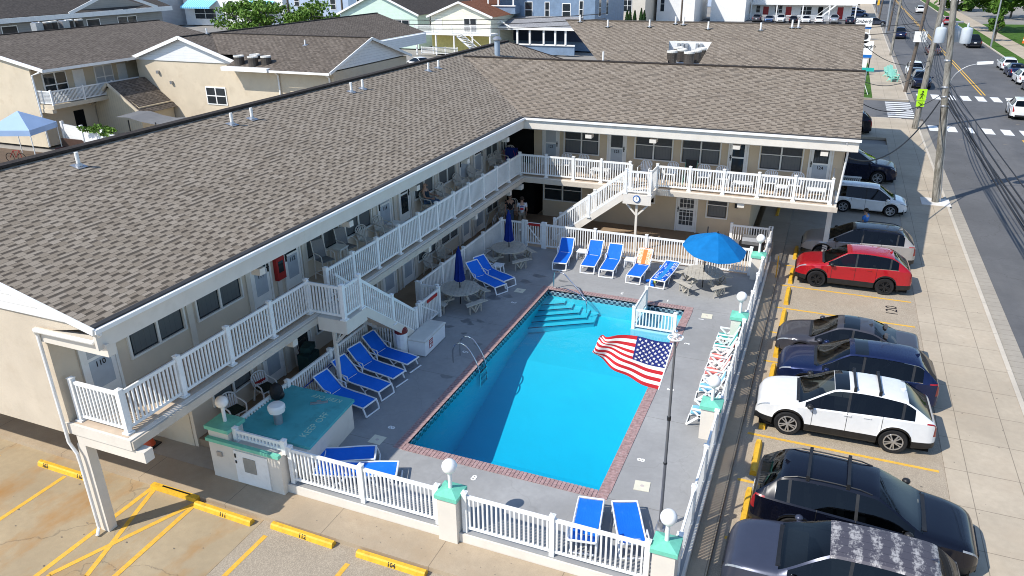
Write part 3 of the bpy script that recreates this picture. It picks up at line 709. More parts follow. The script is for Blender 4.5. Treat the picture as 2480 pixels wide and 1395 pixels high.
# underside decks so that no light leaks
mb = MB(); e = .10
mb.poly([(p[0],p[1],p[2]-e) for p in ptsE]); mb.poly([(RX,YE0,RZ-e),(RX,YB+.4,RZ-e),(XB,YB+.4,EZ-e),(XB,YE0,EZ-e)])
mb.poly([(EX,EYR,EZ-e),(XE,EYR,EZ-e),(XE,RY,RRZ-e),(JX,RY,RRZ-e)]); mb.poly([(JX,RY,RRZ-e),(XE,RY,RRZ-e),(XE,RY+5,EZ+.3-e),(JX+4,RY+5,EZ+.3-e)])
mp(mb, 'roof_deck', CREAM2, fix=False)
# ridge caps, drip edge, gutter, fascia
mb = MB(); mb.beam((RX,YE0,RZ+.03),(RX,YB+.4,RZ+.03),.34,.07); mb.beam((RX,YB+.4,RZ+.0),(EX,RY+7.6,EZ+.0),.2,.05); mp(mb,'ridge_cap',RIDGE,rl)
mb = MB(); mb.beam((JX-.1,RY,RRZ+.02),(XE,RY,RRZ+.02),.26,.06); mp(mb,'ridge_cap',RIDGE,rr)
mb = MB(); mb.box(EX-.14,YE0,EZ-.02,EX+.015,YE1,EZ+.035); mb.box(EX,EYR-.015,EZ-.02,XE,EYR+.10,EZ+.03); mp(mb,'drip_edge',GUTTER)
mb = MB(); mb.box(EX+.018,YE0-.02,EZ-.10,EX+.11,YE1-.13,EZ-.005); mb.box(EX+.018,EYR-.11,EZ-.10,XE+.05,EYR-.018,EZ-.005); mp(mb,'gutter',PAINTW)
mb = MB(); mb.box(EX-.06,YE0+.02,EZ-.52,EX+.012,YE1+.06,EZ-.06); mb.box(EX+.013,EYR+.002,EZ-.52,XE-.02,EYR+.07,EZ-.06); mp(mb,'fascia_beam',CREAM2)
mb = MB(); mb.box(-5.5,-5.3,EZ-.56,EX-.061,21.5,EZ-.521); mb.box(EX-.06,EYR+.071,EZ-.56,XE-.02,21.5,EZ-.521); mp(mb,'soffit',CREAM2)
# walls
WX, WY = -5.5, 21.5
mb = MB()
mb.box(-17.4,-5.3,2.45,WX,-5.18,5.2)                               # gable end, upper storey
mb.add([(-17.4,-5.3,5.2),(WX,-5.3,5.2),(EX-.05,-5.3,5.62),(RX,-5.3,RZ-.12),(-17.6,-5.3,5.62)],[(0,1,2,3,4)])
mb.box(-17.4,-5.179,2.45,-5.62,-1.9,2.55)                          # floor over the carport
mp(mb,'gable_wall',CREAM)
mb = MB(); mb.add([(EX+.02,-5.36,5.60),(RX,-5.36,RZ-.08),(-17.95,-5.36,5.70),(-17.6,-5.36,5.62),(RX-.0,-5.36,5.62)],[(0,1,2,3,4)]); mp(mb,'gable_siding',SIDW)
mb = MB(); mb.beam((EX+.05,YE0-.02,EZ-.05),(RX,YE0-.02,RZ-.05),.06,.15); mb.beam((XB,YE0-.02,EZ-.05),(RX,YE0-.02,RZ-.05),.06,.15); mp(mb,'rake_board',PAINTW)
mb = MB(); mb.box(WX,-5.38,4.98,EX,-5.16,5.28); mb.box(WX+.0,-5.46,5.24,EX+.1,-5.381,5.34); mp(mb,'end_beam',CREAM2)
mb = MB()
mb.box(-5.62,-5.18,2.80,WX,WY,5.12)                                  # long upper wall
mb.box(-5.62,-1.75,-.3,WX,WY,2.5)                                    # long lower wall
mb.box(-17.4,-1.75,-.3,-5.621,-1.6,2.44)
mp(mb,'long_wall',BLOCK)
mb = MB(); mb.box(-17.2,-1.77,-.25,-5.63,-1.752,2.44); mp(mb,'carport_wall',NEIGH)
mb = MB()
mb.box(-3.9,WY,2.80,11.0,WY+.12,5.12); mb.box(-3.4,WY,-.3,7.3,WY+.12,2.5); mb.box(7.18,WY+.121,-.3,7.3,31,2.5)
mb.box(10.95,WY+.121,2.80,11.07,31.5,5.12)
mb.add([(11.01,WY,5.1),(11.01,31.5,5.1),(11.01,RY,RRZ-.12)],[(0,1,2)])
mb.box(-17.4,31.4,-.3,11.0,31.5,5.1); mb.box(-17.5,-5.2,2.45,-17.4,33.5,5.6)
mp(mb,'wing_wall',TAN)
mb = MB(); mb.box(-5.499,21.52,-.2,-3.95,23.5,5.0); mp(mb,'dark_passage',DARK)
# floor slabs
mb = MB(); mb.box(WX,-5.35,2.52,EX-.06,19.0,2.80); mb.box(WX,19.001,2.52,EX-.06,WY,2.80); mb.box(EX-.059,18.86,2.52,11.0,WY,2.80); mb.box(-5.6,21.61,2.52,11,31.3,2.79)
mp(mb,'balcony_slab',CREAM2)
mb = MB(); mb.box(EX-.058,-5.33,2.56,EX+.0,18.80,2.77); mb.box(EX+.001,18.79,2.56,11.06,18.858,2.77)
mp(mb,'slab_edge',plain('greige_edge_board',(0.52,0.46,0.38),0.7,0.08,2,dirt=((0.3,0.26,0.22),3,.3)))
mb = MB(); mb.box(WX+.02,-5.28,2.802,EX-.2,19,2.806); mb.box(EX-.19,18.95,2.802,10.9,WY-.02,2.806); mp(mb,'balcony_floor_paint',TERR)
mb = MB(); mb.box(-5.3,-5.30,2.22,-3.15,-5.05,2.515); mp(mb,'cantilever_beam',CREAM2)
mb = MB()
for y in (-.3,4.0,8.4,12.7,17.0): mb.box(-3.75,y-.11,4.93,EX-.07,y+.11,5.12)
for y in (.6,4.6,9.0,13.3,17.2): mb.box(-3.75,y-.11,2.30,EX-.07,y+.11,2.515)
for x in (-.15,2.9,6.6,10.2): mb.box(x-.15,18.83,4.95,x+.15,19.2,5.12)
mb.box(-3.75,18.2,2.3,-3.3,18.5,2.515); mb.box(6.9,18.9,2.32,7.2,19.3,2.515)
mp(mb,'beam_ends',CREAM2)
# pilasters between bays
mb = MB()
for y in (-1.15,1.25,2.62,4.0,6.25,8.4,9.95,11.35,13.45,15.6,17.15,18.65,20.45):
    mb.box(WX,y-.10,2.81,WX+.05,y+.10,5.08)
for y in (1.1,2.5,3.9,8.5,9.9,11.3,13.4,15.6,17.1): mb.box(WX,y-.10,0.01,WX+.05,y+.10,2.5)
mp(mb,'pilasters',CREAM2)
mb = MB(); mb.box(WX,-5.3,2.81,WX+.10,-4.72,5.1); mp(mb,'end_pilaster',CREAM)
# posts
mb = MB(); mb.box(-5.36,-5.30,-.38,-5.08,-5.06,2.22); mp(mb,'carport_post',CREAM2)
mb = MB(); mb.box(10.72,20.6,-.38,10.94,20.82,2.3); mb.box(10.66,20.54,2.3,11.0,20.88,2.518); mb.box(10.66,20.54,-.38,11.0,20.88,.05); mp(mb,'carport_post',CREAM2)
mb = MB(); mb.tube([(-5.45,-5.42,5.3),(-5.45,-5.42,2.75),(-5.45,-5.42,2.3),(-5.30,-5.40,2.0),(-5.28,-5.40,1.7),(-5.28,-5.40,-.2),(-5.2,-5.55,-.34)],.042,8); mb.tube([(EX+.05,-5.5,5.62),(-3.6,-5.48,5.34),(-5.4,-5.48,5.32),(-5.45,-5.42,5.2)],.055,8); mp(mb,'downspout',PAINTW,smooth=True)
mb = MB(); mb.tube([(XE-.5,18.72,5.6),(11.1,19.0,5.2),(11.1,19.2,4.9),(10.98,19.2,2.9)],.045,8); mp(mb,'downspout',PAINTW,smooth=True)
# ---- openings: wall frames
def L(mb, u0, u1, z0, z1, d0, d1, mi=0): mb.box(WX+d0,u0,z0,WX+d1,u1,z1,mi)
def Rw(mb, u0, u1, z0, z1, d0, d1, mi=0): mb.box(u0,WY-d1,z0,u1,WY-d0,z1,mi)
def opening_window(F, u0, u1, z0, z1, glassmat, curt=None, sash=0.30, lights=2, bars=False):
    w = MB(); t = .055
    F(w,u0,u1,z0-t,z0,0,.07); F(w,u0,u1,z1,z1+t,0,.06); F(w,u0-t,u0,z0-t,z1+t,0,.065); F(w,u1,u1+t,z0-t,z1+t,0,.065)
    for i in range(1,lights):
        m = u0+(u1-u0)*i/lights; F(w,m-.035,m+.035,z0,z1,0.001,.06)
    zs = z1-(z1-z0)*sash; F(w,u0,u1,zs-.018,zs+.018,0.002,.05)
    o = mp(w,'window',TRIM)
    for i in range(lights):
        a = u0+(u1-u0)*i/lights; b = u0+(u1-u0)*(i+1)/lights
        p = MB(); F(p,a+.03,b-.03,z0+.002,z1-.002,.004,.012); mp(p,'pane',glassmat,o)
        if curt:
            p = MB(); F(p,a+.08,b-.08,z0+.05,zs-.05,.0125,.0145); mp(p,'curtain_seen_in_pane',curt,o)
    return o
def opening_door(F, u0, u1, z0, h=2.05, num=None, pane=BLIND, style=0, face='L', hinge=0, low=None):
    w = MB(); t = .07
    F(w,u0-t,u0,z0,z0+h+t,0,.06); F(w,u1,u1+t,z0,z0+h+t,0,.06); F(w,u0,u1,z0+h,z0+h+t,0,.055)
    o = mp(w,'door_frame',PAINTW)
    s = MB(); F(s,u0+.01,u1-.01,z0+.02,z0+h-.01,0.005,.035); d = mp(s,'door',PAINTW,MOT)
    m = .13; zt = z0+h-.14; zm = z0+h*.56
    p = MB(); F(p,u0+m,u1-m,zm+.06,zt,.036,.042); mp(p,'pane',pane,d)
    p = MB(); F(p,u0+m,u1-m,z0+.35,zm-.02,.036,.041); mp(p,'lower_pane',low or LOWP,d)
    if style == 1:
        p = MB()
        for i in range(1,4): F(p,u0+m+(u1-u0-2*m)*i/4-.012,u0+m+(u1-u0-2*m)*i/4+.012,z0+.36,zt,.0425,.05)
        for i in range(1,7): F(p,u0+m,u1-m,z0+.36+(zt-z0-.36)*i/7-.012,z0+.36+(zt-z0-.36)*i/7+.012,.043,.0495)
        mp(p,'muntins',PAINTW,d)
    uh = u0+.06 if hinge else u1-.06
    p = MB(); F(p,uh-.02,uh+.02,zm-.14,zm+.12,.036,.075); F(p,uh-.055,uh+.055,zm-.01,zm+.02,.036,.07); mp(p,'handle',BLACK,d)
    if num:
        um = (u0+u1)/2
        if face == 'L': M = facing((WX+.046,um,zm-.16),PI/2)
        else: M = facing((um,WY-.046,zm-.16),0)
        text_mesh(num,.20,INK,'door_number',d,M,bold=.004)
    return d
LOWP = plain('pale_blue_door_panel', (0.42,0.47,0.52), 0.2, 0.1, 3, spec=0.6)
ZF, ZFL = 2.81, 0.01
HW = (3.47,4.84)
# left wing, upper floor
for u0,u1 in ((-3.2,-1.4),(-.88,.9),(4.15,6.0),(6.45,8.15),(11.55,13.2),(13.75,15.4),(18.85,20.3),(20.75,21.4)): opening_window(L,u0,u1,*HW,GLASS,CURTAIN)
for u0,u1,n,pn,hg in ((-4.55,-3.68,'110',BLIND,0),(1.4,2.2,'111',GLASS,0),(2.98,3.75,'112',GLASS,1),(8.7,9.65,'114',BLIND,1),(10.3,11.1,None,GLASS,0),(15.85,16.85,None,BLIND,1),(17.45,18.4,None,GLASS,0)):
    opening_door(L,u0,u1,ZF,2.03,n,pn,face='L',hinge=hg,low=GLASS if n is None and pn is GLASS and u0 < 12 else None)
# left wing, lower floor
for u0,u1 in ((-.9,.75),(4.15,5.9),(6.3,8.1),(11.5,13.15),(13.7,15.4),(18.8,20.2)): opening_window(L,u0,u1,.68,2.05,GLASS,CURTAIN)
for u0,u1,n,pn,hg in ((1.35,2.2,None,LOWP,1),(2.95,3.75,None,GLASS,0),(8.65,9.55,None,LOWP,1),(10.2,11.05,None,LOWP,0),(15.9,16.75,None,BLIND,1),(17.4,18.4,None,LOWP,0)):
    opening_door(L,u0,u1,ZFL,2.03,n,pn,face='L',hinge=hg,low=GLASS if pn is GLASS else LOWP)
# right wing
for u0,u1 in ((-2.2,-.4),(1.5,3.32),(3.8,5.6),(7.45,9.3)): opening_window(Rw,u0,u1,3.55,4.86,SCREEN,CURTAINX,sash=.48)
for u0,u1,n,pn,hg,lw in ((-3.35,-2.55,'121',BLIND,0,None),(.12,.98,'123',SCREEN,0,None),(6.05,6.85,None,GLASS,1,GLASS),(9.65,10.55,'124',GLASS,1,None)):
    opening_door(Rw,u0,u1,ZF,2.03,n,pn,face='R',hinge=hg,low=lw)
opening_window(Rw,-3.3,-1.25,.95,2.1,GLASS,None,sash=.5)
opening_window(Rw,5.25,6.2,.92,2.15,SCREEN,CURTAINX,sash=.5,lights=1)
opening_window(Rw,1.7,2.6,1.35,1.75,DARK,None,lights=1)
opening_door(Rw,3.78,4.72,ZFL,2.05,'100',SCREEN,style=1,face='R',hinge=1,low=SCREEN)
mb = MB(); Rw(mb,6.55,6.72,1.5,1.72,0,.08); mp(mb,'wall_lantern',BLACK)
mb = MB(); mb.box(-3.25,-5.4,-.38,-3.25+.01,-5.39,-.37)
# balcony rails (parts of the motel)
def mrail(pts, h=1.08, skip=(), posts=None): fence('', '', '', pts, h, None, skip, MOT, posts, foot=True)
XRL = -3.72; ZB = 2.806; YRR = 19.08
mrail([(-5.2,-5.12,ZB),(XRL,-5.12,ZB)])
mrail(lin((XRL,-5.12,ZB),(XRL,1.75,ZB),4), posts=(1,2,3,4))
mrail([(XRL,1.75,ZB),(-2.45,1.75,ZB),(-2.45,2.65,ZB)], posts=(1,2))
mrail(lin((XRL,2.75,ZB),(XRL,YRR,ZB),11))
mrail(lin((XRL,YRR,ZB),(1.86,YRR,ZB),4), posts=(1,2,3,4))
mrail([(2.02,17.75,ZB),(3.15,17.75,ZB),(3.15,YRR,ZB)])
mrail(lin((3.15,YRR,ZB),(10.72,YRR,ZB),5), posts=(1,2,3,4,5))
mrail([(10.72,YRR,ZB),(10.72,21.3,ZB)], posts=())
# near stair: landing + flight going away from the camera
def stair(name_pts, x0, x1, along, start, end, z1, z0, nst):
    mb = MB()
    for k in range(nst):
        t0 = start+(end-start)*k/nst; t1 = start+(end-start)*(k+1)/nst; z = z1-(z1-z0)*(k+1)/nst
        if along == 'Y': mb.box(x0+.06,t0,z-.05,x1-.06,t1+.02*(1 if end>start else -1),z)
        else: mb.box(t0,x0+.06,z-.05,t1-.02,x1-.06,z)
    mp(mb,'stair_treads',TERR)
    mb = MB()
    for xx in (x0+.03, x1-.03):
        if along == 'Y': mb.beam((xx,start,z1-.15),(xx,end,z0-.15),.05,.28)
        else: mb.beam((start,xx,z1-.15),(end,xx,z0-.15),.05,.28)
    mp(mb,'stair_stringers',CREAM2)
mb = MB(); mb.box(EX+.002,1.68,2.60,-2.38,2.78,2.80); mb.box(EX+.002,1.66,2.36,-2.36,1.679,2.80); mb.box(-2.379,1.68,2.36,-2.35,2.78,2.798); mp(mb,'stair_landing',CREAM2)
stair(None,-3.45,-2.38,'Y',2.78,6.3,2.8,0.1,14)
mrail([(-2.45,2.65,ZB),(-2.45,4.4,1.46),(-2.45,5.9,.31)], h=1.02, posts=(1,2))
mrail([(-3.42,2.75,ZB),(-3.42,4.4,1.46),(-3.42,5.9,.31)], h=1.02, posts=(1,2))
mb = MB(); mb.box(-3.15,1.98,0,-3.05,2.08,2.35); mb.beam((-3.1,2.03,1.75),(-2.5,2.03,2.36),.06,.08); mb.beam((-3.1,2.03,1.75),(-3.1,2.7,2.36),.06,.08,up=(1,0,0)); mp(mb,'landing_post',CREAM2)
# far stair: landing + flight going left
mb = MB(); mb.box(1.95,17.68,2.60,3.22,18.785,2.80); mb.box(1.93,17.66,2.34,3.24,17.679,2.80); mp(mb,'stair_landing',CREAM2)
stair(None,17.72,18.7,'X',1.95,-1.5,2.8,0.1,14)
for yy in (17.75,18.68): mrail([(2.02,yy,ZB),(.3,yy,1.46),(-1.4,yy,.13)], h=1.02, posts=(1,2) if yy < 18 else (0,1,2))
mb = MB(); mb.box(2.5,17.85,0,2.6,17.95,2.34); mb.beam((2.55,17.9,1.75),(2.0,17.9,2.34),.06,.08); mb.beam((2.55,17.9,1.75),(3.12,17.9,2.34),.06,.08); mp(mb,'landing_post',CREAM2)
# clock on the landing
ck = empty('wall_clock', 'round white clock with blue rim on the far stair landing', 'clock', (2.58,17.62,2.62))
mb = MB(); mb.lathe((0,0,0),[(.001,-.02),(.15,-.02),(.17,.0),(.17,.035),(.001,.035)],20,axis='Y'); mb.build('clock_rim', plain('clock_blue',(0.02,0.10,0.30),.4), ck, smooth=True)
mb = MB(); mb.cyl((0,-.024,0),(0,-.022,0),.125,n=20); fcl = mb.build('clock_face', PAINTW, ck)
mb = MB(); mb.beam((0,-.027,0),(0,-.027,.10),.012,.004,up=(0,1,0)); mb.beam((0,-.027,0),(.05,-.027,-.03),.012,.004,up=(0,1,0)); mb.build('clock_hands', INK, fcl)
# plumbing vents on the roofs
def vent(label, x, y, z, slope=None, h=.42):
    r = empty('roof_vent_pipe', label, 'vent pipe', (x,y,z), 0, 'white vent pipes on the roofs')
    mb = MB(); mb.cyl((0,0,-.05),(0,0,h),.056,n=12); mb.build('pipe', PAINTW, r)
    mb = MB(); a = math.atan(slope[0]) if slope else 0; b = math.atan(slope[1]) if slope else 0
    mb.cbox(0,0,.02,.34,.34,.012,rx=b,ry=a); mb.lathe((0,0,0),[(.10,.02),(.08,.10)],12); mb.build('flashing', GALV, r)
nearv = [(-.23,'nearest vent pipe on the long roof, left of the first window bays'),(6.14,'left vent pipe of the pair opposite the tent'),(7.21,'right vent pipe of the pair opposite the tent'),(13.79,'left vent pipe of the middle pair on the long roof'),(14.71,'right vent pipe of the middle pair on the long roof'),(21.0,'left vent pipe of the pair nearest the roof valley'),(22.14,'right vent pipe of the pair nearest the roof valley')]
for y, l in nearv: vent('white '+l, -9.65, y, EZ+(EX+9.65)*sl*1.0, (sl,0))
st = empty('flue_pipe', 'tall blue grey capped flue standing at the junction of the two roof ridges', 'flue', (-9.3,29.3,7.05))
mb = MB(); mb.cyl((0,0,-.3),(0,0,1.15),.17,n=16); mb.build('pipe', plain('blue_grey_metal',(0.30,0.37,0.45),.5,.1,3), st, smooth=True)
mb = MB(); mb.lathe((0,0,1.1),[(.18,0),(.27,.05),(.27,.13),(.12,.24),(.001,.26)],16); mb.lathe((0,0,-.05),[(.30,0),(.2,.12)],14); mb.build('cap', GALV, st, smooth=True)
vent('small white vent pipe on the far slope behind the blue grey flue', -6.8, 29.6, 6.63)
cab = MB(); cab.box(-5.498,2.46,3.35,-5.36,2.86,4.1); tb = cab.build('fire_extinguisher_cabinet', RED)
tag(tb, 'red fire extinguisher cabinet on the wall left of door 112', 'cabinet')
cab = MB(); cab.box(-5.359,2.54,3.6,-5.355,2.78,3.98); cab.build('cabinet_window', GLASS, tb)
# ================================================================== furniture
def smooth_pts(pts, n=6):
    """Catmull-Rom through 3D points"""
    P = [Vector(p) for p in pts]; out = []
    for i in range(len(P)-1):
        p0 = P[max(i-1,0)]; p1 = P[i]; p2 = P[i+1]; p3 = P[min(i+2,len(P)-1)]
        for k in range(n):
            t = k/n
            out.append(0.5*((2*p1)+(p2-p0)*t+(2*p0-5*p1+4*p2-p3)*t*t+(3*p1-p0-3*p2+p3)*t*t*t))
    out.append(P[-1]); return out
# ---- sling lounger: foot at +x, head at -x
def lounger(label, loc, rz, back=38, style=0, group='blue sling sun loungers', mat=None):
    r = empty('sun_lounger', label, 'lounger', loc, rz, group)
    a = R(back); hx, hz = -.35, .36
    bx, bz = hx-.78*math.cos(a), hz+.78*math.sin(a)
    prof = smooth_pts([(.98,0,.33),(.6,0,.345),(.2,0,.335),(hx+.05,0,.36),(hx-.1,0,hz+.06*math.sin(a)+.01),(hx-.45*math.cos(a),0,hz+.45*math.sin(a)-.01),(bx,0,bz)],4)
    mb = MB(); w = .29; n = len(prof)
    vs = []; 
    for p in prof: vs += [(p.x,-w,p.z),(p.x,-w*.5,p.z-.012),(p.x,w*.5,p.z-.012),(p.x,w,p.z)]
    fs = [(i*4+j,i*4+j+1,i*4+j+5,i*4+j+4) for i in range(n-1) for j in range(3)]
    vs2 = [(x,y,z-.012) for x,y,z in vs]
    mb.add(vs, fs); mb.add(vs2, [tuple(reversed(f)) for f in fs])
    mb.build('sling', mat or SLING, r, smooth=True, fix=False)
    mb = MB()
    for s in (-1,1):
        mb.tube([(1.02,s*.315,.33),(.5,s*.32,.345),(0,s*.32,.335),(hx,s*.32,.355)],.024,6)
        mb.tube([(hx,s*.32,.355),(hx-.4*math.cos(a),s*.32,.355+.4*math.sin(a)),(bx,s*.31,bz)],.024,6)
    mb.tube([(1.02,-.315,.33),(1.02,.315,.33)],.028,6); mb.tube([(bx,-.31,bz),(bx,.31,bz)],.026,6)
    mb.tube([(hx,-.32,.34),(hx,.32,.34)],.02,6)
    mb.build('frame', PLAST, r, smooth=True)
    for s in (-1,1):
        mb = MB(); mb.tube([(1.0,s*.31,.33),(1.06,s*.31,.18),(1.1,s*.30,.02)] if style==0 else [(.8,s*.31,.33),(.95,s*.31,.03)],.028,6); mb.build('leg', PLAST, r, smooth=True)
        mb = MB(); mb.tube([(-.3,s*.31,.33),(-.48,s*.31,.16),(-.62,s*.30,.02)],.028,6); mb.build('leg', PLAST, r, smooth=True)
    mb = MB()
    mb.tube([(1.1,-.30,.03),(1.1,.30,.03)],.026,6); mb.tube([(-.62,-.30,.03),(-.62,.30,.03)],.026,6)
    mb.tube([(.45,-.33,.20),(.45,.33,.20)],.02,6)
    for s in (-1,1): mb.tube([(.25,s*.315,.33),(.42,s*.315,.16),(.5,s*.315,.02)],.022,6)
    mb.build('cross_bars', PLAST, r, smooth=True)
    if back > 15:
        mb = MB()
        for s in (-1,1):
            mb.tube([(bx+.35*math.cos(a),s*.31,bz-.35*math.sin(a)),(hx-.28,s*.30,.20)],.014,6)
            mb.tube([(hx+.12,s*.34,.37),(hx+.10,s*.35,.53),(hx-.16,s*.35,.55),(hx-.30*math.cos(a)-.02,s*.33,hz+.28*math.sin(a))],.02,6)
        mb.build('back_support', PLAST, r, smooth=True)
    return r
# shaded row by the near stair (heads at the fence)
lounger('blue lounger in the shade touching the turquoise pump house roof', (-2.55,1.45,0), R(-8), 40)
lounger('second blue lounger from the pump house, in the shade', (-2.6,2.45,0), R(-9), 42)
lounger('blue lounger with raised foot bar beside the landing post', (-2.6,3.35,0), R(-10), 42, 1)
lounger('blue lounger nearest the white storage chest', (-2.65,4.32,0), R(-9), 42, 1)
lounger('blue lounger in the shade nearest the folded navy umbrella table', (-2.3,11.55,0), R(-27), 40)
lounger('blue lounger in the shade behind another, next to a white side table', (-2.25,12.25,0), R(-24), 40)
# near fence
lounger('half shaded blue lounger lying beside the pump house wall', (-.95,-1.25,0), R(28), 8)
lounger('sunlit blue lounger behind the near fence, foot turned to the pool', (-.05,-1.6,0), R(24), 6, 1)
lounger('left blue lounger with raised back, behind the fence near the flagpole', (6.2,-1.45,0), R(100), 30, 1)
lounger('right blue lounger with raised back, beside the flagpole', (7.2,-1.2,0), R(112), 34, 1)
# sunny far row (heads to the fence)
lounger('empty blue lounger nearest the far gate in the sunny row', (-.1,15.35,0), R(-82), 38)
lounger('empty blue lounger second in the sunny row, sunlit patches on its back', (1.22,15.45,0), R(-85), 40)
lounger('empty blue lounger third in the sunny row, left of a white side table', (2.15,15.3,0), R(-87), 40)
l4 = lounger('blue lounger with an orange patterned towel over its back', (3.5,15.05,0), R(-92), 42)
lounger('flat blue lounger with a printed towel, nearest the open umbrella', (4.62,14.95,0), R(-96), 6)
# towels
def towel_mat(name, base, c2, c3, sc):
    m, nt, b = nmat(name)
    tc = N(nt,'ShaderNodeTexCoord'); sp = N(nt,'ShaderNodeSeparateXYZ'); nt.links.new(tc.outputs['Object'], sp.inputs[0])
    wv = N(nt,'ShaderNodeTexVoronoi'); wv.inputs['Scale'].default_value = sc; nt.links.new(tc.outputs['Object'], wv.inputs['Vector'])
    k = ramp(nt, wv.outputs['Distance'], [(0.28,0.0),(0.34,1.0),(0.46,1.0),(0.52,0.0)])
    bar = mth(nt,'LESS_THAN', mth(nt,'ABSOLUTE', sp.outputs[1]), 0.09)
    k2 = mth(nt,'MULTIPLY', k, mth(nt,'SUBTRACT',1.0,bar))
    c = mix(nt, bar, base, c2); c = mix(nt, k2, c, c3)
    nt.links.new(c, b.inputs['Base Color']); b.inputs['Roughness'].default_value = 0.95; b.inputs['Specular IOR Level'].default_value = 0.05
    return m
def towel(label, loc, rz, back, mat, t0, t1, w=.31, hang=0):
    a = R(back); hx, hz = -.35, .36
    prof = smooth_pts([(.98,0,.33),(.6,0,.345),(.2,0,.335),(hx+.05,0,.36),(hx-.1,0,hz+.06*math.sin(a)+.01),(hx-.45*math.cos(a),0,hz+.45*math.sin(a)-.01),(hx-.78*math.cos(a),0,hz+.78*math.sin(a))],6)
    n = len(prof); sel = prof[int(t0*n):int(t1*n)]
    if hang: sel = sel+[Vector((sel[-1].x-.05,0,sel[-1].z+.02)),Vector((sel[-1].x-.09,0,sel[-1].z-.15)),Vector((sel[-1].x-.08,0,sel[-1].z-.4))]
    mb = MB(); vs = []; K = 7
    for i, p in enumerate(sel):
        for j in range(K):
            y = -w+2*w*j/(K-1); vs.append((p.x, y, p.z+.012+.008*math.sin(i*1.7+j*2.1)-(.03 if j in (0,K-1) else 0)))
    mb.add(vs, [(i*K+j,i*K+j+1,i*K+K+j+1,i*K+K+j) for i in range(len(sel)-1) for j in range(K-1)])
    o = mb.build('towel', mat, smooth=True); o.location = loc; o.rotation_euler = (0,0,rz)
    sm = o.modifiers.new('thickness','SOLIDIFY'); sm.thickness = .008
    return tag(o, label, 'towel')
towel('orange and cream patterned towel hanging over the fourth sunny lounger', (3.5,15.05,.008), R(-92), 42, towel_mat('orange_towel',(0.75,0.55,0.40),(0.75,0.20,0.06),(0.72,0.33,0.16),9), .55, 1.0, .33, 1)
towel('blue towel with white print spread on the flat lounger by the umbrella', (4.62,14.95,.008), R(-96), 6, towel_mat('printed_towel',(0.01,0.09,0.50),(0.03,0.22,0.55),(0.55,0.62,0.62),6), .04, .92, .29)
# pool noodles / boards on the deck
nd = MB(); nd.tube(smooth_pts([(3.95,14.35,.06),(4.25,14.7,.06),(4.32,15.3,.07),(4.28,15.7,.3)],5),.06,8); o = nd.build('pool_noodle', SLING, smooth=True); tag(o,'blue pool noodle leaning along the towel draped lounger','pool noodle')
nd = MB(); nd.tube(smooth_pts([(4.32,13.9,.06),(4.2,14.3,.07),(4.24,14.7,.10)],5),.07,8); o = nd.build('pool_noodle', SLING, smooth=True); tag(o,'short blue pool noodle curved at the foot of the flat lounger','pool noodle')
nd = MB(); nd.tube(smooth_pts([(4.30,14.35,.05),(4.25,14.9,.06),(4.3,15.4,.10)],5),.055,8); o = nd.build('pool_noodle', plain('lime_foam',(0.55,0.65,0.12),.8), smooth=True); tag(o,'lime green pool noodle beside the flat lounger','pool noodle')
# ---- round picnic tables
def picnic(label, loc, rz=0.0):
    r = empty('picnic_table', label, 'picnic table', loc, rz, 'round picnic tables on the pool deck')
    mb = MB(); n = 24; Rr = .80
    for k in range(10):
        x0 = -Rr+2*Rr*k/10+.004; x1 = -Rr+2*Rr*(k+1)/10-.004
        pts = []
        for i in range(5): x = x0+(x1-x0)*i/4; pts.append((x, -math.sqrt(max(Rr*Rr-x*x,0.002))))
        for i in range(5): x = x1-(x1-x0)*i/4; pts.append((x, math.sqrt(max(Rr*Rr-x*x,0.002))))
        mb.prism([(x,y,.72) for x,y in pts],(0,0,.035))
    mb.build('table_top', WOODG2, r)
    for q in range(4):
        a = PI/4+q*PI/2; c, s = math.cos(a), math.sin(a)
        mb = MB()
        for rad0, rad1 in ((.93,1.055),(1.06,1.19)):
            pts = []
            for i in range(3): t = a+(-.42+.42*i); pts.append((rad0*math.cos(t)/max(math.cos(t-a),.8)*.97, rad0*math.sin(t)/max(math.cos(t-a),.8)*.97, .42))
            for i in range(3): t = a+(.42-.42*i); pts.append((rad1*math.cos(t)/max(math.cos(t-a),.8)*.97, rad1*math.sin(t)/max(math.cos(t-a),.8)*.97, .42))
            mb.prism(pts,(0,0,.035))
        mb.build('bench', WOODG2, r)
        mb = MB(); mb.beam((c*.25,s*.25,.70),(c*.95,s*.95,.03),.09,.045); mb.beam((c*1.05,s*1.05,.41),(c*.92,s*.92,0.02),.09,.045); mb.beam((c*.3,s*.3,.36),(c*1.1,s*1.1,.38),.045,.09)
        for e in (-1,1):
            tx, ty = -s*e*.27, c*e*.27
            mb.beam((c*1.0+tx,s*1.0+ty,.41),(c*1.0+tx,s*1.0+ty,0),.045,.07); mb.beam((c*1.0+tx,s*1.0+ty,.40),(c*1.0,s*1.0,.03),.03,.05)
        mb.build('leg', WOODG2, r)
    mb = MB(); mb.beam((-.6,0,.70),(.6,0,.70),.04,.07); mb.beam((0,-.6,.69),(0,.6,.69),.04,.06); mb.build('top_bearers', WOODG2, r)
    return r
picnic('round picnic table in shade with a folded navy umbrella, beside the white storage chest', (-2.45,9.45,0), .3)
picnic('round picnic table in shade with a folded navy umbrella, in the far left corner', (-2.4,14.4,0), .15)
picnic('round picnic table in the sun under the open azure umbrella', (6.28,14.55,0), .1)
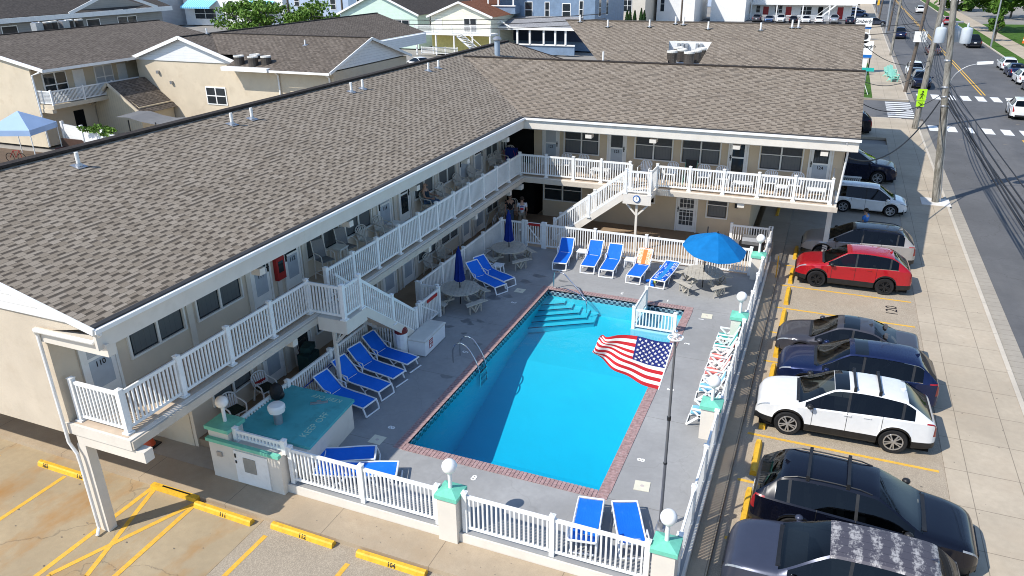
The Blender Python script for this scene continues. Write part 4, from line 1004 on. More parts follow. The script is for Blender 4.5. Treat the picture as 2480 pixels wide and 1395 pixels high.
def umbrella_closed(label, loc):
    r = empty('patio_umbrella', label, 'umbrella', loc, 0, 'folded navy umbrellas')
    mb = MB(); mb.cyl((0,0,.05),(0,0,2.45),.022,n=10); mb.build('pole', BLACK, r, smooth=True)
    mb = MB(); n = 16; prof = [(.02,2.42),(.075,2.3),(.12,1.9),(.15,1.5),(.19,1.15),(.20,1.05)]
    vs = []
    for q, z in prof:
        for j in range(n):
            f = 1+.18*(1 if j%2 else -1); vs.append((q*f*math.cos(2*PI*j/n), q*f*math.sin(2*PI*j/n), z+(.05 if j%2 and z<1.1 else 0)))
    mb.add(vs, [(i*n+j,i*n+(j+1)%n,(i+1)*n+(j+1)%n,(i+1)*n+j) for i in range(len(prof)-1) for j in range(n)])
    mb.build('folded_canopy', UMBB, r, smooth=True, angle=70)
    mb = MB(); mb.lathe((0,0,2.38),[(.04,0),(.03,.05),(.02,.12),(.001,.15)],10); mb.lathe((0,0,1.36),[(.176,0),(.18,.04)],14); mb.build('strap', UMBB, r)
    return r
umbrella_closed('folded navy umbrella standing in the picnic table by the storage chest', (-2.45,9.45,0))
umbrella_closed('folded navy umbrella standing in the far left picnic table', (-2.4,14.4,0))
um = empty('patio_umbrella', 'open azure blue octagonal umbrella over the sunny picnic table', 'umbrella', (6.28,14.55,0), 0)
mb = MB(); mb.cyl((0,0,.05),(0,0,2.72),.024,n=10); mb.build('pole', BLACK, um, smooth=True)
mb = MB(); n = 8; rings = [(.02,2.70),(.42,2.52),(.88,2.27),(1.28,2.00)]
TL = Matrix.Translation((.12,-.05,-.06)) @ Matrix.Rotation(R(6),4,'X') @ Matrix.Rotation(R(7),4,'Y')
vs = []
for q, z in rings:
    for j in range(n*2):
        f = 1 if j%2==0 else .955
        vs.append(TL @ Vector((q*f*math.cos(2*PI*(j+.7)/(2*n)), q*f*math.sin(2*PI*(j+.7)/(2*n)), z+(.0 if j%2==0 else -.015*q))))
m2 = n*2
fs = [(i*m2+j,i*m2+(j+1)%m2,(i+1)*m2+(j+1)%m2,(i+1)*m2+j) for i in range(3) for j in range(m2)]
mb.add(vs, fs); cn = mb.build('canopy', UMBL, um, fix=False)
mo = cn.modifiers.new('cloth','SOLIDIFY'); mo.thickness = .006
mb = MB()
for j in range(n):
    a = 2*PI*(2*j+.7)/(2*n)
    mb.tube([TL @ Vector((.05*math.cos(a),.05*math.sin(a),2.68)), TL @ Vector((1.26*math.cos(a),1.26*math.sin(a),1.98))],.008,5)
mb.build('ribs', GALV, um)
mb = MB(); mb.lathe((.45,-.33,2.62),[(.05,0),(.03,.05),(.001,.07)],10); mb.build('finial', BLACK, um)
# ---- monobloc chairs
def monobloc(label, loc, rz, mat, group, high=0, cat='chair', name='plastic_chair', fan=False):
    r = empty(name, label, cat, loc, rz, group)       # faces +x
    h = .44+high
    mb = MB(); mb.add([(-.22,-.23,h-.03),(.23,-.25,h),(.23,.25,h),(-.22,.23,h-.03),(-.22,-.23,h-.06),(.23,-.25,h-.03),(.23,.25,h-.03),(-.22,.23,h-.06)],[(0,1,2,3),(7,6,5,4),(0,4,5,1),(1,5,6,2),(2,6,7,3),(3,7,4,0)]); mb.build('seat', mat, r)
    mb = MB(); K = 7
    top = .92+high
    for j in range(K):
        t = -1+2*j/(K-1); y0 = t*.17; y1 = t*.25; zt = top-.10*t*t
        mb.beam((-.21-.0*abs(t),y0,h-.03),(-.34+.05*abs(t),y1,zt-.03),.042,.016,up=(1,0,0))
    arch = [(-.21,-.23,h),(-.27,-.27,h+.22),(-.33,-.24,top-.10),(-.35,-.12,top-.02),(-.355,0,top),(-.35,.12,top-.02),(-.33,.24,top-.10),(-.27,.27,h+.22),(-.21,.23,h)]
    mb.tube(smooth_pts(arch,3),.022,6); mb.build('backrest', mat, r, smooth=True)
    for s in (-1,1):
        mb = MB(); mb.tube(smooth_pts([(-.29,s*.26,h+.26),(-.1,s*.29,h+.235),(.15,s*.29,h+.21),(.21,s*.28,h+.15),(.22,s*.26,h-.02)],3),.024,6); mb.build('armrest', mat, r, smooth=True)
        for x0, x1 in ((.21,.27),(-.22,-.31)):
            mb = MB(); mb.beam((x0,s*.24,h-.02),(x1,s*.27,0),.05,.035); mb.build('leg', mat, r)
    return r
CG1 = 'resin armchairs along the left upper balcony'; CG2 = 'white resin armchairs on the right upper balcony'; CG3 = 'resin armchairs on the lower walkway'
ZU = 2.806
pc = monobloc('beige resin armchair outside the second window past door 112', (-5.05,7.15,ZU), R(-15), PLASTG, CG1)
dup(pc, (-5.05,8.35,ZU), R(-10), 'beige resin armchair just left of door 114')
dup(pc, (-5.05,12.0,ZU), R(5), 'beige resin armchair with the seated man')
dup(pc, (-5.0,13.35,ZU), R(-20), 'beige resin armchair just right of the seated man')
dup(pc, (-5.0,15.1,ZU), R(-12), 'beige resin armchair two places right of the seated man')
dup(pc, (-5.0,16.6,ZU), R(-15), 'beige resin armchair in front of the white door past the seated man')
dup(pc, (-5.0,19.0,ZU), R(-15), 'beige resin armchair left of the blue towel rack on the upper balcony')
dup(pc, (-5.0,19.75,ZU), R(-15), 'beige resin armchair touching the blue towel rack on its left')
dup(pc, (-4.9,21.0,ZU), R(-40), 'beige resin armchair in the dark corner behind the towel rack')
# lower walkway
pw = monobloc('white resin armchair on the lower walkway beside the pump house lamp', (-5.0,-.65,0.0), R(-15), PLAST, CG3)
dup(pw, (-5.0,.75,0.0), R(-15), 'white resin armchair with red cushion, lower walkway left of the first door')
dup(pc, (-5.0,11.9,0.0), R(-15), 'beige resin armchair at the lower walkway table, left one', CG3)
dup(pc, (-5.0,13.1,0.0), R(-15), 'beige resin armchair at the lower walkway table, right one', CG3)
dup(pc, (-4.9,19.9,0.0), R(-30), 'beige resin armchair behind the man in the dark shirt', CG3)
dup(pc, (-4.7,20.7,0.0), R(-50), 'beige resin armchair in the dark corner of the lower walkway', CG3)
for y, l in ((-.65,'dark patterned cushion on the armchair beside the pump house lamp'),(.75,'dark cushion on the second lower walkway armchair')):
    mb = MB(); mb.box(-.2,-.22,.45,.22,.22,.51); o = mb.build('seat_cushion', plain('dark_leaf_fabric',(0.02,0.03,0.02),.9,.5,20)); o.location = (-5.0,y,0); o.rotation_euler = (0,0,R(-15)); tag(o,l,'cushion',None)
mb = MB(); mb.box(-.30,-.22,.52,-.24,.2,.64); o = mb.build('back_cushion', RED); o.location = (-5.0,.75,0); o.rotation_euler = (0,0,R(-15)); tag(o,'red cushion against the back of the second lower walkway armchair','cushion')
# right balcony: white fan back chairs
wc = monobloc('white fan back armchair beside the far stair head', (2.3,20.2,ZU), R(-95), PLAST, CG2)
for x, l in ((3.55,'white fan back armchair just right of the stair head rail'),(5.1,'white fan back armchair right of the green framed folding chair'),(5.95,'white fan back armchair with red item below, left of the glass door'),(-1.75,'white armchair under the window between doors 121 and 123'),(-.9,'white armchair with a colourful towel left of door 123'),(8.1,'white armchair under the window left of door 124'),(9.2,'white armchair beside door 124')):
    dup(wc, (x,20.3,ZU), R(-90+random.uniform(-12,12)), l)
def resin_table(label, loc, w, d, h, group, mat=PLAST, name='side_table'):
    r = empty(name, label, 'table', loc, 0, group)
    mb = MB(); mb.box(-w/2,-d/2,h-.035,w/2,d/2,h); mb.box(-w/2+.03,-d/2+.03,h-.08,w/2-.03,d/2-.03,h-.036); mb.build('table_top', mat, r)
    for a in (-1,1):
        for b in (-1,1):
            mb = MB(); mb.beam((a*(w/2-.05),b*(d/2-.05),h-.08),(a*(w/2-.02),b*(d/2-.02),0),.05,.05); mb.build('leg', mat, r)
    return r
TG = 'white resin side tables'
resin_table('white side table between the first two sunny loungers', (.6,16.0,0), .5,.45,.42, TG)
resin_table('white side table between the third and the towel draped lounger', (2.9,15.75,0), .5,.45,.42, TG)
resin_table('small white side table behind the two shaded loungers', (-2.35,13.05,0), .42,.42,.42, TG)
resin_table('low white table on the right balcony left of door 123', (.15,20.0,ZU), .9,.5,.42, TG)
resin_table('low white table on the right balcony below the glass door', (6.95,19.9,ZU), .9,.5,.42, TG)
resin_table('low white table on the right balcony in front of door 124', (10.1,19.9,ZU), .8,.5,.42, TG)
resin_table('low white table on the right balcony under the last window', (8.65,19.9,ZU), .5,.5,.42, TG)
resin_table('low white table on the upper balcony in front of door 114', (-4.95,9.15,ZU), .6,.6,.45, TG)
# tall bistro chairs by door 112
def bistro(label, loc, rz):
    r = empty('bar_chair', label, 'bar chair', loc, rz, 'tall grey patio chairs')
    FR = PLASTG; h = .72
    mb = MB(); mb.box(-.22,-.23,h-.02,.24,.23,h+.01); mb.build('seat', plain('grey_mesh_fabric',(0.17,0.17,0.17),.8,.1,20), r)
    mb = MB(); mb.add([(-.22,-.22,h),(-.22,.22,h),(-.34,.22,h+.62),(-.34,-.22,h+.62),(-.24,-.22,h),(-.24,.22,h),(-.36,.22,h+.62),(-.36,-.22,h+.62)],[(0,1,2,3),(7,6,5,4),(0,4,5,1),(1,5,6,2),(2,6,7,3),(3,7,4,0)]); mb.build('backrest', plain('grey_sling_fabric',(0.20,0.20,0.20),.8,.1,20), r)
    for s in (-1,1):
        mb = MB(); mb.tube([(-.35,s*.24,h+.64),(-.22,s*.24,h),(-.28,s*.25,0)],.018,6); mb.build('leg', FR, r, smooth=True)
        mb = MB(); mb.tube([(-.26,s*.25,h+.24),(.1,s*.27,h+.25),(.22,s*.26,h+.2),(.24,s*.25,h-.1),(.28,s*.25,0)],.018,6); mb.build('leg', FR, r, smooth=True)
    mb = MB(); mb.tube([(.26,-.25,.25),(.26,.25,.25)],.014,5); mb.tube([(-.26,-.25,.25),(-.26,.25,.25)],.014,5)
    for s in (-1,1): mb.tube([(-.26,s*.25,.25),(.26,s*.25,.25)],.014,5)
    mb.build('foot_rail', FR, r)
    return r
b1 = bistro('tall grey patio chair nearest door 112', (-4.85,4.25,ZU), R(-20))
bistro('tall grey patio chair under the window right of door 112', (-4.85,5.6,ZU), R(-15))
resin_table('tall bistro table between the two tall grey patio chairs', (-4.75,4.95,ZU), .5,.5,.95, 'bistro tables', PLASTG, 'bistro_table')
# pastel beach chairs along the right fence (face the pool = -x)
def beach_chair(label, y, col, ry=0):
    r = empty('beach_chair', label, 'beach chair', (7.95,y,0), PI+ry, 'pastel beach chairs along the side fence')   # local +x = towards pool
    mb = MB()
    pr = smooth_pts([(.33,0,.40),(.2,0,.42),(-.05,0,.36),(-.18,0,.40),(-.30,0,.70),(-.40,0,.98)],4); vs = []
    for p in pr: vs += [(p.x,-.24,p.z),(p.x,.24,p.z)]
    fs = [(2*i,2*i+1,2*i+3,2*i+2) for i in range(len(pr)-1)]; mb.add(vs, fs); mb.add([(x,y_,z-.02) for x,y_,z in vs], [tuple(reversed(f)) for f in fs])
    mb.build('seat', col, r, smooth=True, fix=False)
    for s in (-1,1):
        mb = MB(); mb.cbox(.02,s*.29,.60,.58,.07,.03); mb.build('armrest', WHITE, r)
        mb = MB(); mb.beam((.42,s*.27,.02),(-.18,s*.27,.60),.035,.06); mb.build('leg', WHITE, r)
        mb = MB(); mb.beam((-.32,s*.27,.02),(.28,s*.27,.58),.035,.06); mb.build('leg', WHITE, r)
        mb = MB(); mb.beam((-.12,s*.26,.36),(-.41,s*.26,1.0),.035,.05); mb.build('back_rail', WHITE, r)
    mb = MB(); mb.beam((.42,-.27,.03),(.42,.27,.03),.03,.05); mb.beam((.33,-.25,.385),(.33,.25,.385),.04,.03); mb.build('cross_bar', WHITE, r)
AQ = plain('light_blue_sling', (0.20,0.48,0.62), .7,.1,4); SG = plain('sea_green_sling', (0.02,0.36,0.32), .7,.1,4); SM = plain('salmon_sling', (0.72,0.20,0.17), .7,.1,4)
beach_chair('light blue beach chair nearest the near globe pillar, at the front of the pastel row', 4.45, AQ)
beach_chair('light blue beach chair beside the salmon ones', 5.85, AQ, .05)
beach_chair('salmon beach chair next to the light blue ones', 6.95, SM)
beach_chair('salmon beach chair next to the sea green ones', 7.95, SM, -.06)
beach_chair('sea green beach chair next to the salmon ones', 8.75, SG, .05)
beach_chair('sea green beach chair at the far end of the pastel row', 9.6, SG)
# storage chest, bin with red bag
ch = empty('storage_chest', 'white lidded storage chest with red notice beside the stair foot', 'chest', (-2.02,5.85,0), .03)
mb = MB(); mb.prism([(-.33,-.80,.03),(.33,-.80,.03),(.33,.80,.03),(-.33,.80,.03)],(0,0,.53)); mb.build('chest_body', PLAST, ch)
mb = MB(); mb.box(-.36,-.84,.565,.36,.84,.61); mb.add([(-.36,-.84,.612),(.36,-.84,.612),(.36,.84,.612),(-.36,.84,.612),(-.30,-.78,.64),(.30,-.78,.64),(.30,.78,.64),(-.30,.78,.64)],[(0,1,5,4),(1,2,6,5),(2,3,7,6),(3,0,4,7),(4,5,6,7)]); mb.build('lid', PLASTG, ch)
mb = MB(); mb.box(.331,-.48,.18,.336,-.20,.50); nt_ = mb.build('notice', RED, ch)
mb = MB()
for z in (.43,.36): mb.box(.337,-.45,z,.339,-.23,z+.03)
mb.box(.337,-.44,.21,.339,-.36,.31); mb.box(.337,-.32,.21,.339,-.25,.31); mb.build('notice_lines', MARK, nt_)
bn = empty('litter_bin', 'white slatted litter bin with a dark red bag beside the storage chest', 'bin', (-2.52,4.95,0))
mb = MB(); mb.lathe((0,0,0),[(.20,0),(.22,.9),(.20,.9),(.18,.02)],10); mb.build('bin_body', WHITE, bn)
mb = MB(); vs = []; 
mb.lathe((0,0,.85),[(.20,0),(.24,.05),(.22,.16),(.15,.24),(.10,.20),(.001,.22)],11); bg = mb.build('bin_bag', plain('dark_red_plastic',(0.16,0.01,0.01),.35,.2,9), bn)
# pool ladders, hand rail, wading rail
def ladder(label, x, y):
    r = empty('pool_ladder', label, 'pool ladder', (x,y,0))
    for s in (-.27,.27):
        mb = MB(); mb.tube(smooth_pts([(-.62,s,0),(-.62,s,.45),(-.50,s,.72),(-.28,s,.80),(-.05,s,.66),(.22,s,.25),(.36,s,-.2),(.38,s,-.75)],5),.025,8); mb.build('rail', STEEL, r, smooth=True)
    mb = MB()
    for z in (-.25,-.5,-.72): mb.box(.34,-.26,z,.42,.26,z+.03)
    mb.build('treads', STEEL, r)
ladder('stainless steel pool ladder on the shaded left rim', .02, 5.35)
hr = empty('hand_rail', 'stainless steel hand rail over the corner steps of the pool', 'hand rail', (.45,12.2,0))
mb = MB(); mb.tube(smooth_pts([(.05,.12,0),(.05,.12,.55),(.12,.10,.78),(.5,-.02,.80),(.8,-.12,.62),(1.55,-.5,.12),(1.72,-.6,-.2),(1.72,-.62,-.5)],5),.026,8)
mb.tube(smooth_pts([(.05,.12,.06),(.6,-.05,.16),(1.3,-.36,.12),(1.6,-.52,-.02)],4),.02,7); mb.build('rail', STEEL, hr, smooth=True)
fence('wading_rail', 'white picket rail fencing off the shallow wading corner of the pool', 'rail', [(4.46,12.1,-.10),(4.46,10.08,-.10),(6.0,10.08,-.10)], .82, 'pool rails')
# barbecue
bq = empty('barbecue', 'covered black barbecue with grey hood behind the right fence', 'barbecue', (7.75,18.6,0), 0)
mb = MB(); mb.box(-.55,-.28,.08,.55,.28,.82); mb.build('cabinet', BLACK, bq)
mb = MB(); mb.prism([(-.42,-.30,.821),(-.42,.30,.821),(-.42,.27,1.05),(-.42,.05,1.18),(-.42,-.18,1.12),(-.42,-.30,.98)],(.84,0,0)); mb.build('hood', plain('dull_grey_metal',(0.22,0.22,0.22),.4,.2,4,metal=.5), bq)
mb = MB(); mb.box(-.85,-.26,.78,-.56,.26,.82); mb.box(.56,-.26,.78,.85,.26,.82); mb.build('side_shelves', GALV, bq)
# clutter on balconies
tr = empty('towel_rack', 'rack of blue and red towels on the upper balcony near the corner', 'drying rack', (-4.75,20.35,ZU), 0)
mb = MB()
for s in (-.28,.28):
    mb.tube([(s,-.3,0),(s,.3,.95)],.012,5); mb.tube([(s,.3,0),(s,-.3,.95)],.012,5)
mb.build('frame', plain('pink_tube',(0.45,0.05,0.12),.5), tr)
mb = MB(); mb.box(-.3,.0,.25,.3,.03,1.0); mb.box(-.3,.2,.3,.3,.24,.98); mb.build('hanging_towels', plain('navy_towel',(0.01,0.03,0.18),.95,.2,6), tr)
for x in (4.45,):
    r = empty('folding_chair', 'green framed folding chair with black fabric on the right balcony', 'folding chair', (x,20.3,ZU), R(-90))
    mb = MB()
    for s in (-.27,.27): mb.tube([(.25,s,0),(-.2,s,.75),(-.3,s,1.08)],.014,5); mb.tube([(-.25,s,0),(.25,s,.45)],.014,5)
    mb.build('frame', plain('mint_tube',(0.1,0.35,0.25),.5), r)
    mb = MB(); mb.box(-.22,-.26,.42,.24,.26,.45); mb.cbox(-.27,0,.85,.04,.54,.5,ry=.0); mb.build('fabric', BLACK, r)
for (x,y,z,rz,l) in ((-4.75,17.6,0,0.3,'tangle of folded lawn chairs leaning on the lower wall behind the far fence'),(-4.8,18.9,0,.1,'folded lawn chairs stacked on the lower walkway near the corner')):
    r = empty('folded_lawn_chair', l, 'folding chair', (x,y,z), rz, 'folded lawn chairs')
    mb = MB()
    for k in range(2):
        o_ = k*.28
        mb.tube([(-.3+o_,-.3,0),(-.1+o_,.35,.95)],.014,5); mb.tube([(-.3+o_,.3,0),(-.1+o_,-.35,.95)],.014,5); mb.tube([(-.1+o_,-.35,.95),(-.1+o_,.35,.95)],.014,5); mb.tube([(-.2+o_,-.02,.45),(-.25+o_,.3,.3)],.014,5); mb.tube([(-.15+o_,-.3,.55),(-.05+o_,.3,.6)],.014,5)
    mb.build('frame', GALV, r)
    mb = MB(); mb.cbox(-.2,0,.5,.03,.4,.5,ry=.2); mb.build('webbing', PLASTG, r)
bp = empty('backpack', 'black backpack hung on the rail above the turquoise roof', 'backpack', (-3.58,-.35,.98))
mb = MB(); mb.sphere((0,0,.26),.2,12,8,sz=1.4); mb.build('bag', plain('black_nylon',(0.012,0.012,0.014),.7,.4,12), bp, smooth=True)
mb = MB(); mb.sphere((.13,.02,.18),.11,10,6,sz=1.2); mb.tube([(-.1,-.08,.5),(-.14,-.06,.2),(-.06,-.1,.05)],.02,5); mb.build('pocket', BLACK, bp, smooth=True)
lc = empty('folded_beach_cart', 'dark green folded beach cart standing outside the lower walkway door', 'beach cart', (-4.85,2.75,0.0))
mb = MB(); mb.box(-.2,-.3,.1,.25,.3,.75); mb.cbox(0,.05,.9,.35,.5,.2,rz=.3); mb.build('bag', plain('dark_green_canvas',(0.015,0.05,0.05),.8,.4,6), lc)
mb = MB()
for s in (-.3,.3): mb.lathe((.1,s,.14),[(.14,-.02),(.14,.02)],12,axis='Y')
mb.tube([(-.1,-.25,.7),(-.2,-.25,1.15),(-.2,.25,1.15),(-.1,.25,.7)],.014,5); mb.build('wheels', BLACK, lc)
cn_ = empty('traffic_cone_base', 'orange cone base on a black mat under the carport', 'traffic cone', (-6.9,-2.25,-.25))
mb = MB(); mb.box(-.24,-.24,0,.24,.24,.05); mb.build('base_mat', BLACK, cn_)
mb = MB(); mb.lathe((0,0,.05),[(.19,0),(.14,.16),(.10,.35),(.05,.6),(.03,.62)],14); mb.build('cone', plain('orange_red_plastic',(0.6,0.09,0.03),.5), cn_, smooth=True)
sk = MB(); sk.cyl((-3.68,-1.0,.62),(-3.68,3.6,.62),.018,n=6); sk.cyl((-3.66,-.2,.55),(-3.66,2.8,.78),.012,n=6); o = sk.build('skimmer_pole', plain('blue_tube',(0.02,0.05,0.3),.4)); tag(o,'long blue skimmer pole hung along the shaded fence behind the loungers','pool pole')
# wheel stops
def stop(label, loc, rz, num=None, both=None, h=.14):
    r = empty('wheel_stop', label, 'wheel stop', loc, rz, 'yellow concrete wheel stops')
    mb = MB(); hl = .93 if abs(rz) < 1 else .80; mb.prism([(-hl,-.10,0),(-hl,.10,0),(-hl,.075,h*.75),(-hl,.045,h),(-hl,-.045,h),(-hl,-.075,h*.75)],(2*hl,0,0)); mb.build('block', YELLOW, r)
    if num:
        for t, x in num: text_mesh(t, .15, INK, 'stop_number', r, Matrix.Translation((x,-.088,h*.55)) @ Matrix.Rotation(R(62),4,'X'), depth=.001, bold=.004)
    return r
stop('yellow wheel stop numbered 103 and 110 left of the carport post', (-8.35,-3.95,-.38), 0, [('103',-.62),('110',.72)])
stop('yellow wheel stop numbered 111 beside the hatched lines', (-2.85,-3.72,-.38), R(-1), [('111',.05)])
stop('yellow wheel stop numbered 112 below the pump house fence', (-.45,-3.62,-.38), R(-1), [('112',.05)])
stop('yellow wheel stop numbered 104 near the bottom edge', (2.1,-3.65,-.38), 0, [('104',.05)])
for y, l, n in ((1.4,'yellow wheel stop behind the black SUV with roof bars','107'),(3.75,'yellow wheel stop at the head of the empty bay beside the white SUV','105'),(6.15,'yellow wheel stop under the nose of the white SUV',None),(8.6,'yellow wheel stop at the nose of the blue SUV',None),(10.95,'yellow wheel stop at the nose of the grey sedan',None),(13.35,'yellow wheel stop at the head of the bay beside the grey sedan',None),(15.75,'yellow wheel stop at the head of empty bay 120',None),(18.1,'yellow wheel stop under the nose of the red car',None)):
    stop(l, (9.62,y,-.38), PI*1.5, [(n,.1)] if n else None, h=.16)
stop('yellow wheel stop in the shade before the grey SUV with black roof', (9.62,21.2,-.38), PI/2, None)
stop('yellow wheel stop deep in the carport shade before the white hatchback', (8.3,27.5,-.38), PI/2, None)
r = empty('drain_kerb', 'yellow painted kerb with a black drain slot by the carport post', 'drain', (-4.64,-3.5,-.38))
mb = MB(); mb.box(-.80,-.13,0.003,.80,.02,.135); mb.build('kerb_block', YELLOW, r)
mb = MB(); mb.box(-.45,-.06,.136,.52,-.01,.14); mb.build('slot', DARK, r)
n120 = text_mesh('120', .62, INK, 'bay_number', None, Matrix.Translation((13.6,15.9,-.374)) @ Matrix.Rotation(PI/2,4,'Z'), depth=.001); tag(n120,'black 120 painted on the empty parking bay','marking')
hh = MB(); hh.cyl((9.0,17.5,-.25),(9.0,17.5,.75),.025,n=8); hh.cyl((9.0,17.5,.45),(9.0,17.8,.45),.02,n=8); o = hh.build('pipe_rail', plain('yellow_pipe',(0.6,0.3,0.02),.5)); tag(o,'thin yellow pipe rail post on the walk beside the red car','pipe rail')
# ================================================================== cars
def interp(tab, x):
    if x <= tab[0][0]: return tab[0][1]
    for (a, va), (b, vb) in zip(tab, tab[1:]):
        if x <= b:
            t = (x-a)/(b-a) if b > a else 1
            return va+(vb-va)*t
    return tab[-1][1]
def sinterp(tab, x):
    """monotone smooth-ish interpolation"""
    if x <= tab[0][0]: return tab[0][1]
    n = len(tab)
    for i in range(n-1):
        a, va = tab[i]; b, vb = tab[i+1]
        if x <= b:
            t = (x-a)/(b-a)
            ma = (tab[i+1][1]-tab[i-1][1])/(tab[i+1][0]-tab[i-1][0]) if i > 0 else (vb-va)/(b-a)
            mb_ = (tab[i+2][1]-va)/(tab[i+2][0]-a) if i < n-2 else (vb-va)/(b-a)
            d = (vb-va)/(b-a)
            if ma*d <= 0: ma = 0
            if mb_*d <= 0: mb_ = 0
            ma = max(min(ma, 3*abs(d)), -3*abs(d)); mb_ = max(min(mb_, 3*abs(d)), -3*abs(d))
            h = b-a; t2 = t*t; t3 = t2*t
            return (2*t3-3*t2+1)*va+(t3-2*t2+t)*h*ma+(-2*t3+3*t2)*vb+(t3-t2)*h*mb_
    return tab[-1][1]
# shape tables: x as fraction of half length (-1 tail .. 1 nose), z as fraction of height
SHAPES = {
 'suv':   dict(top=[(-1,.46),(-.985,.60),(-.955,.675),(-.76,.93),(-.66,.975),(-.30,1.0),(.02,.985),(.12,.965),(.50,.66),(.56,.645),(.80,.60),(.92,.55),(.975,.47),(1,.36)],
               belt=[(-1,.50),(-.96,.665),(-.6,.665),(.1,.635),(.55,.605),(.85,.555),(.96,.48),(1,.36)], ws=(.12,.52), rw=(-.955,-.76), side=(-.78,.44)),
 'coupe': dict(top=[(-1,.42),(-.98,.58),(-.955,.64),(-.90,.71),(-.66,.93),(-.50,.975),(-.2,1.0),(.04,.985),(.14,.96),(.50,.66),(.57,.645),(.82,.60),(.93,.54),(.98,.45),(1,.35)],
               belt=[(-1,.46),(-.96,.65),(-.6,.675),(.1,.64),(.55,.61),(.86,.555),(.96,.47),(1,.35)], ws=(.14,.52), rw=(-.93,-.66), side=(-.74,.46)),
 'sedan': dict(top=[(-1,.42),(-.98,.62),(-.93,.70),(-.72,.725),(-.66,.735),(-.34,.955),(-.22,.985),(-.05,1.0),(.08,.99),(.17,.955),(.50,.66),(.57,.64),(.82,.57),(.94,.50),(.985,.42),(1,.33)],
               belt=[(-1,.46),(-.95,.66),(-.6,.645),(.1,.61),(.55,.59),(.86,.52),(.96,.44),(1,.33)], ws=(.17,.52), rw=(-.66,-.34), side=(-.56,.46)),
 'hatch': dict(top=[(-1,.42),(-.985,.60),(-.955,.66),(-.85,.90),(-.74,.965),(-.4,1.0),(0,.99),(.14,.955),(.56,.64),(.62,.62),(.84,.56),(.94,.50),(.985,.42),(1,.32)],
               belt=[(-1,.46),(-.96,.63),(-.6,.61),(.1,.575),(.6,.55),(.86,.51),(.96,.44),(1,.32)], ws=(.14,.58), rw=(-.955,-.85), side=(-.78,.50)),
 'pickup':dict(top=[(-1,.40),(-.99,.58),(-.97,.615),(-.36,.62),(-.345,.64),(-.30,.96),(-.20,.99),(0,1.0),(.12,.97),(.40,.67),(.46,.655),(.82,.61),(.95,.57),(.985,.46),(1,.34)],
               belt=[(-1,.46),(-.97,.60),(-.4,.61),(.1,.605),(.45,.60),(.86,.56),(.97,.50),(1,.34)], ws=(.12,.42), rw=(-.345,-.30), side=(-.28,.36)),
 'mini':  dict(top=[(-1,.42),(-.99,.60),(-.975,.66),(-.88,.93),(-.80,.975),(-.4,1.0),(.15,.985),(.27,.955),(.64,.62),(.70,.60),(.88,.53),(.96,.46),(.99,.38),(1,.32)],
               belt=[(-1,.46),(-.96,.60),(-.6,.59),(.1,.56),(.65,.54),(.88,.49),(.97,.42),(1,.32)], ws=(.27,.66), rw=(-.975,-.88), side=(-.85,.56)),
}
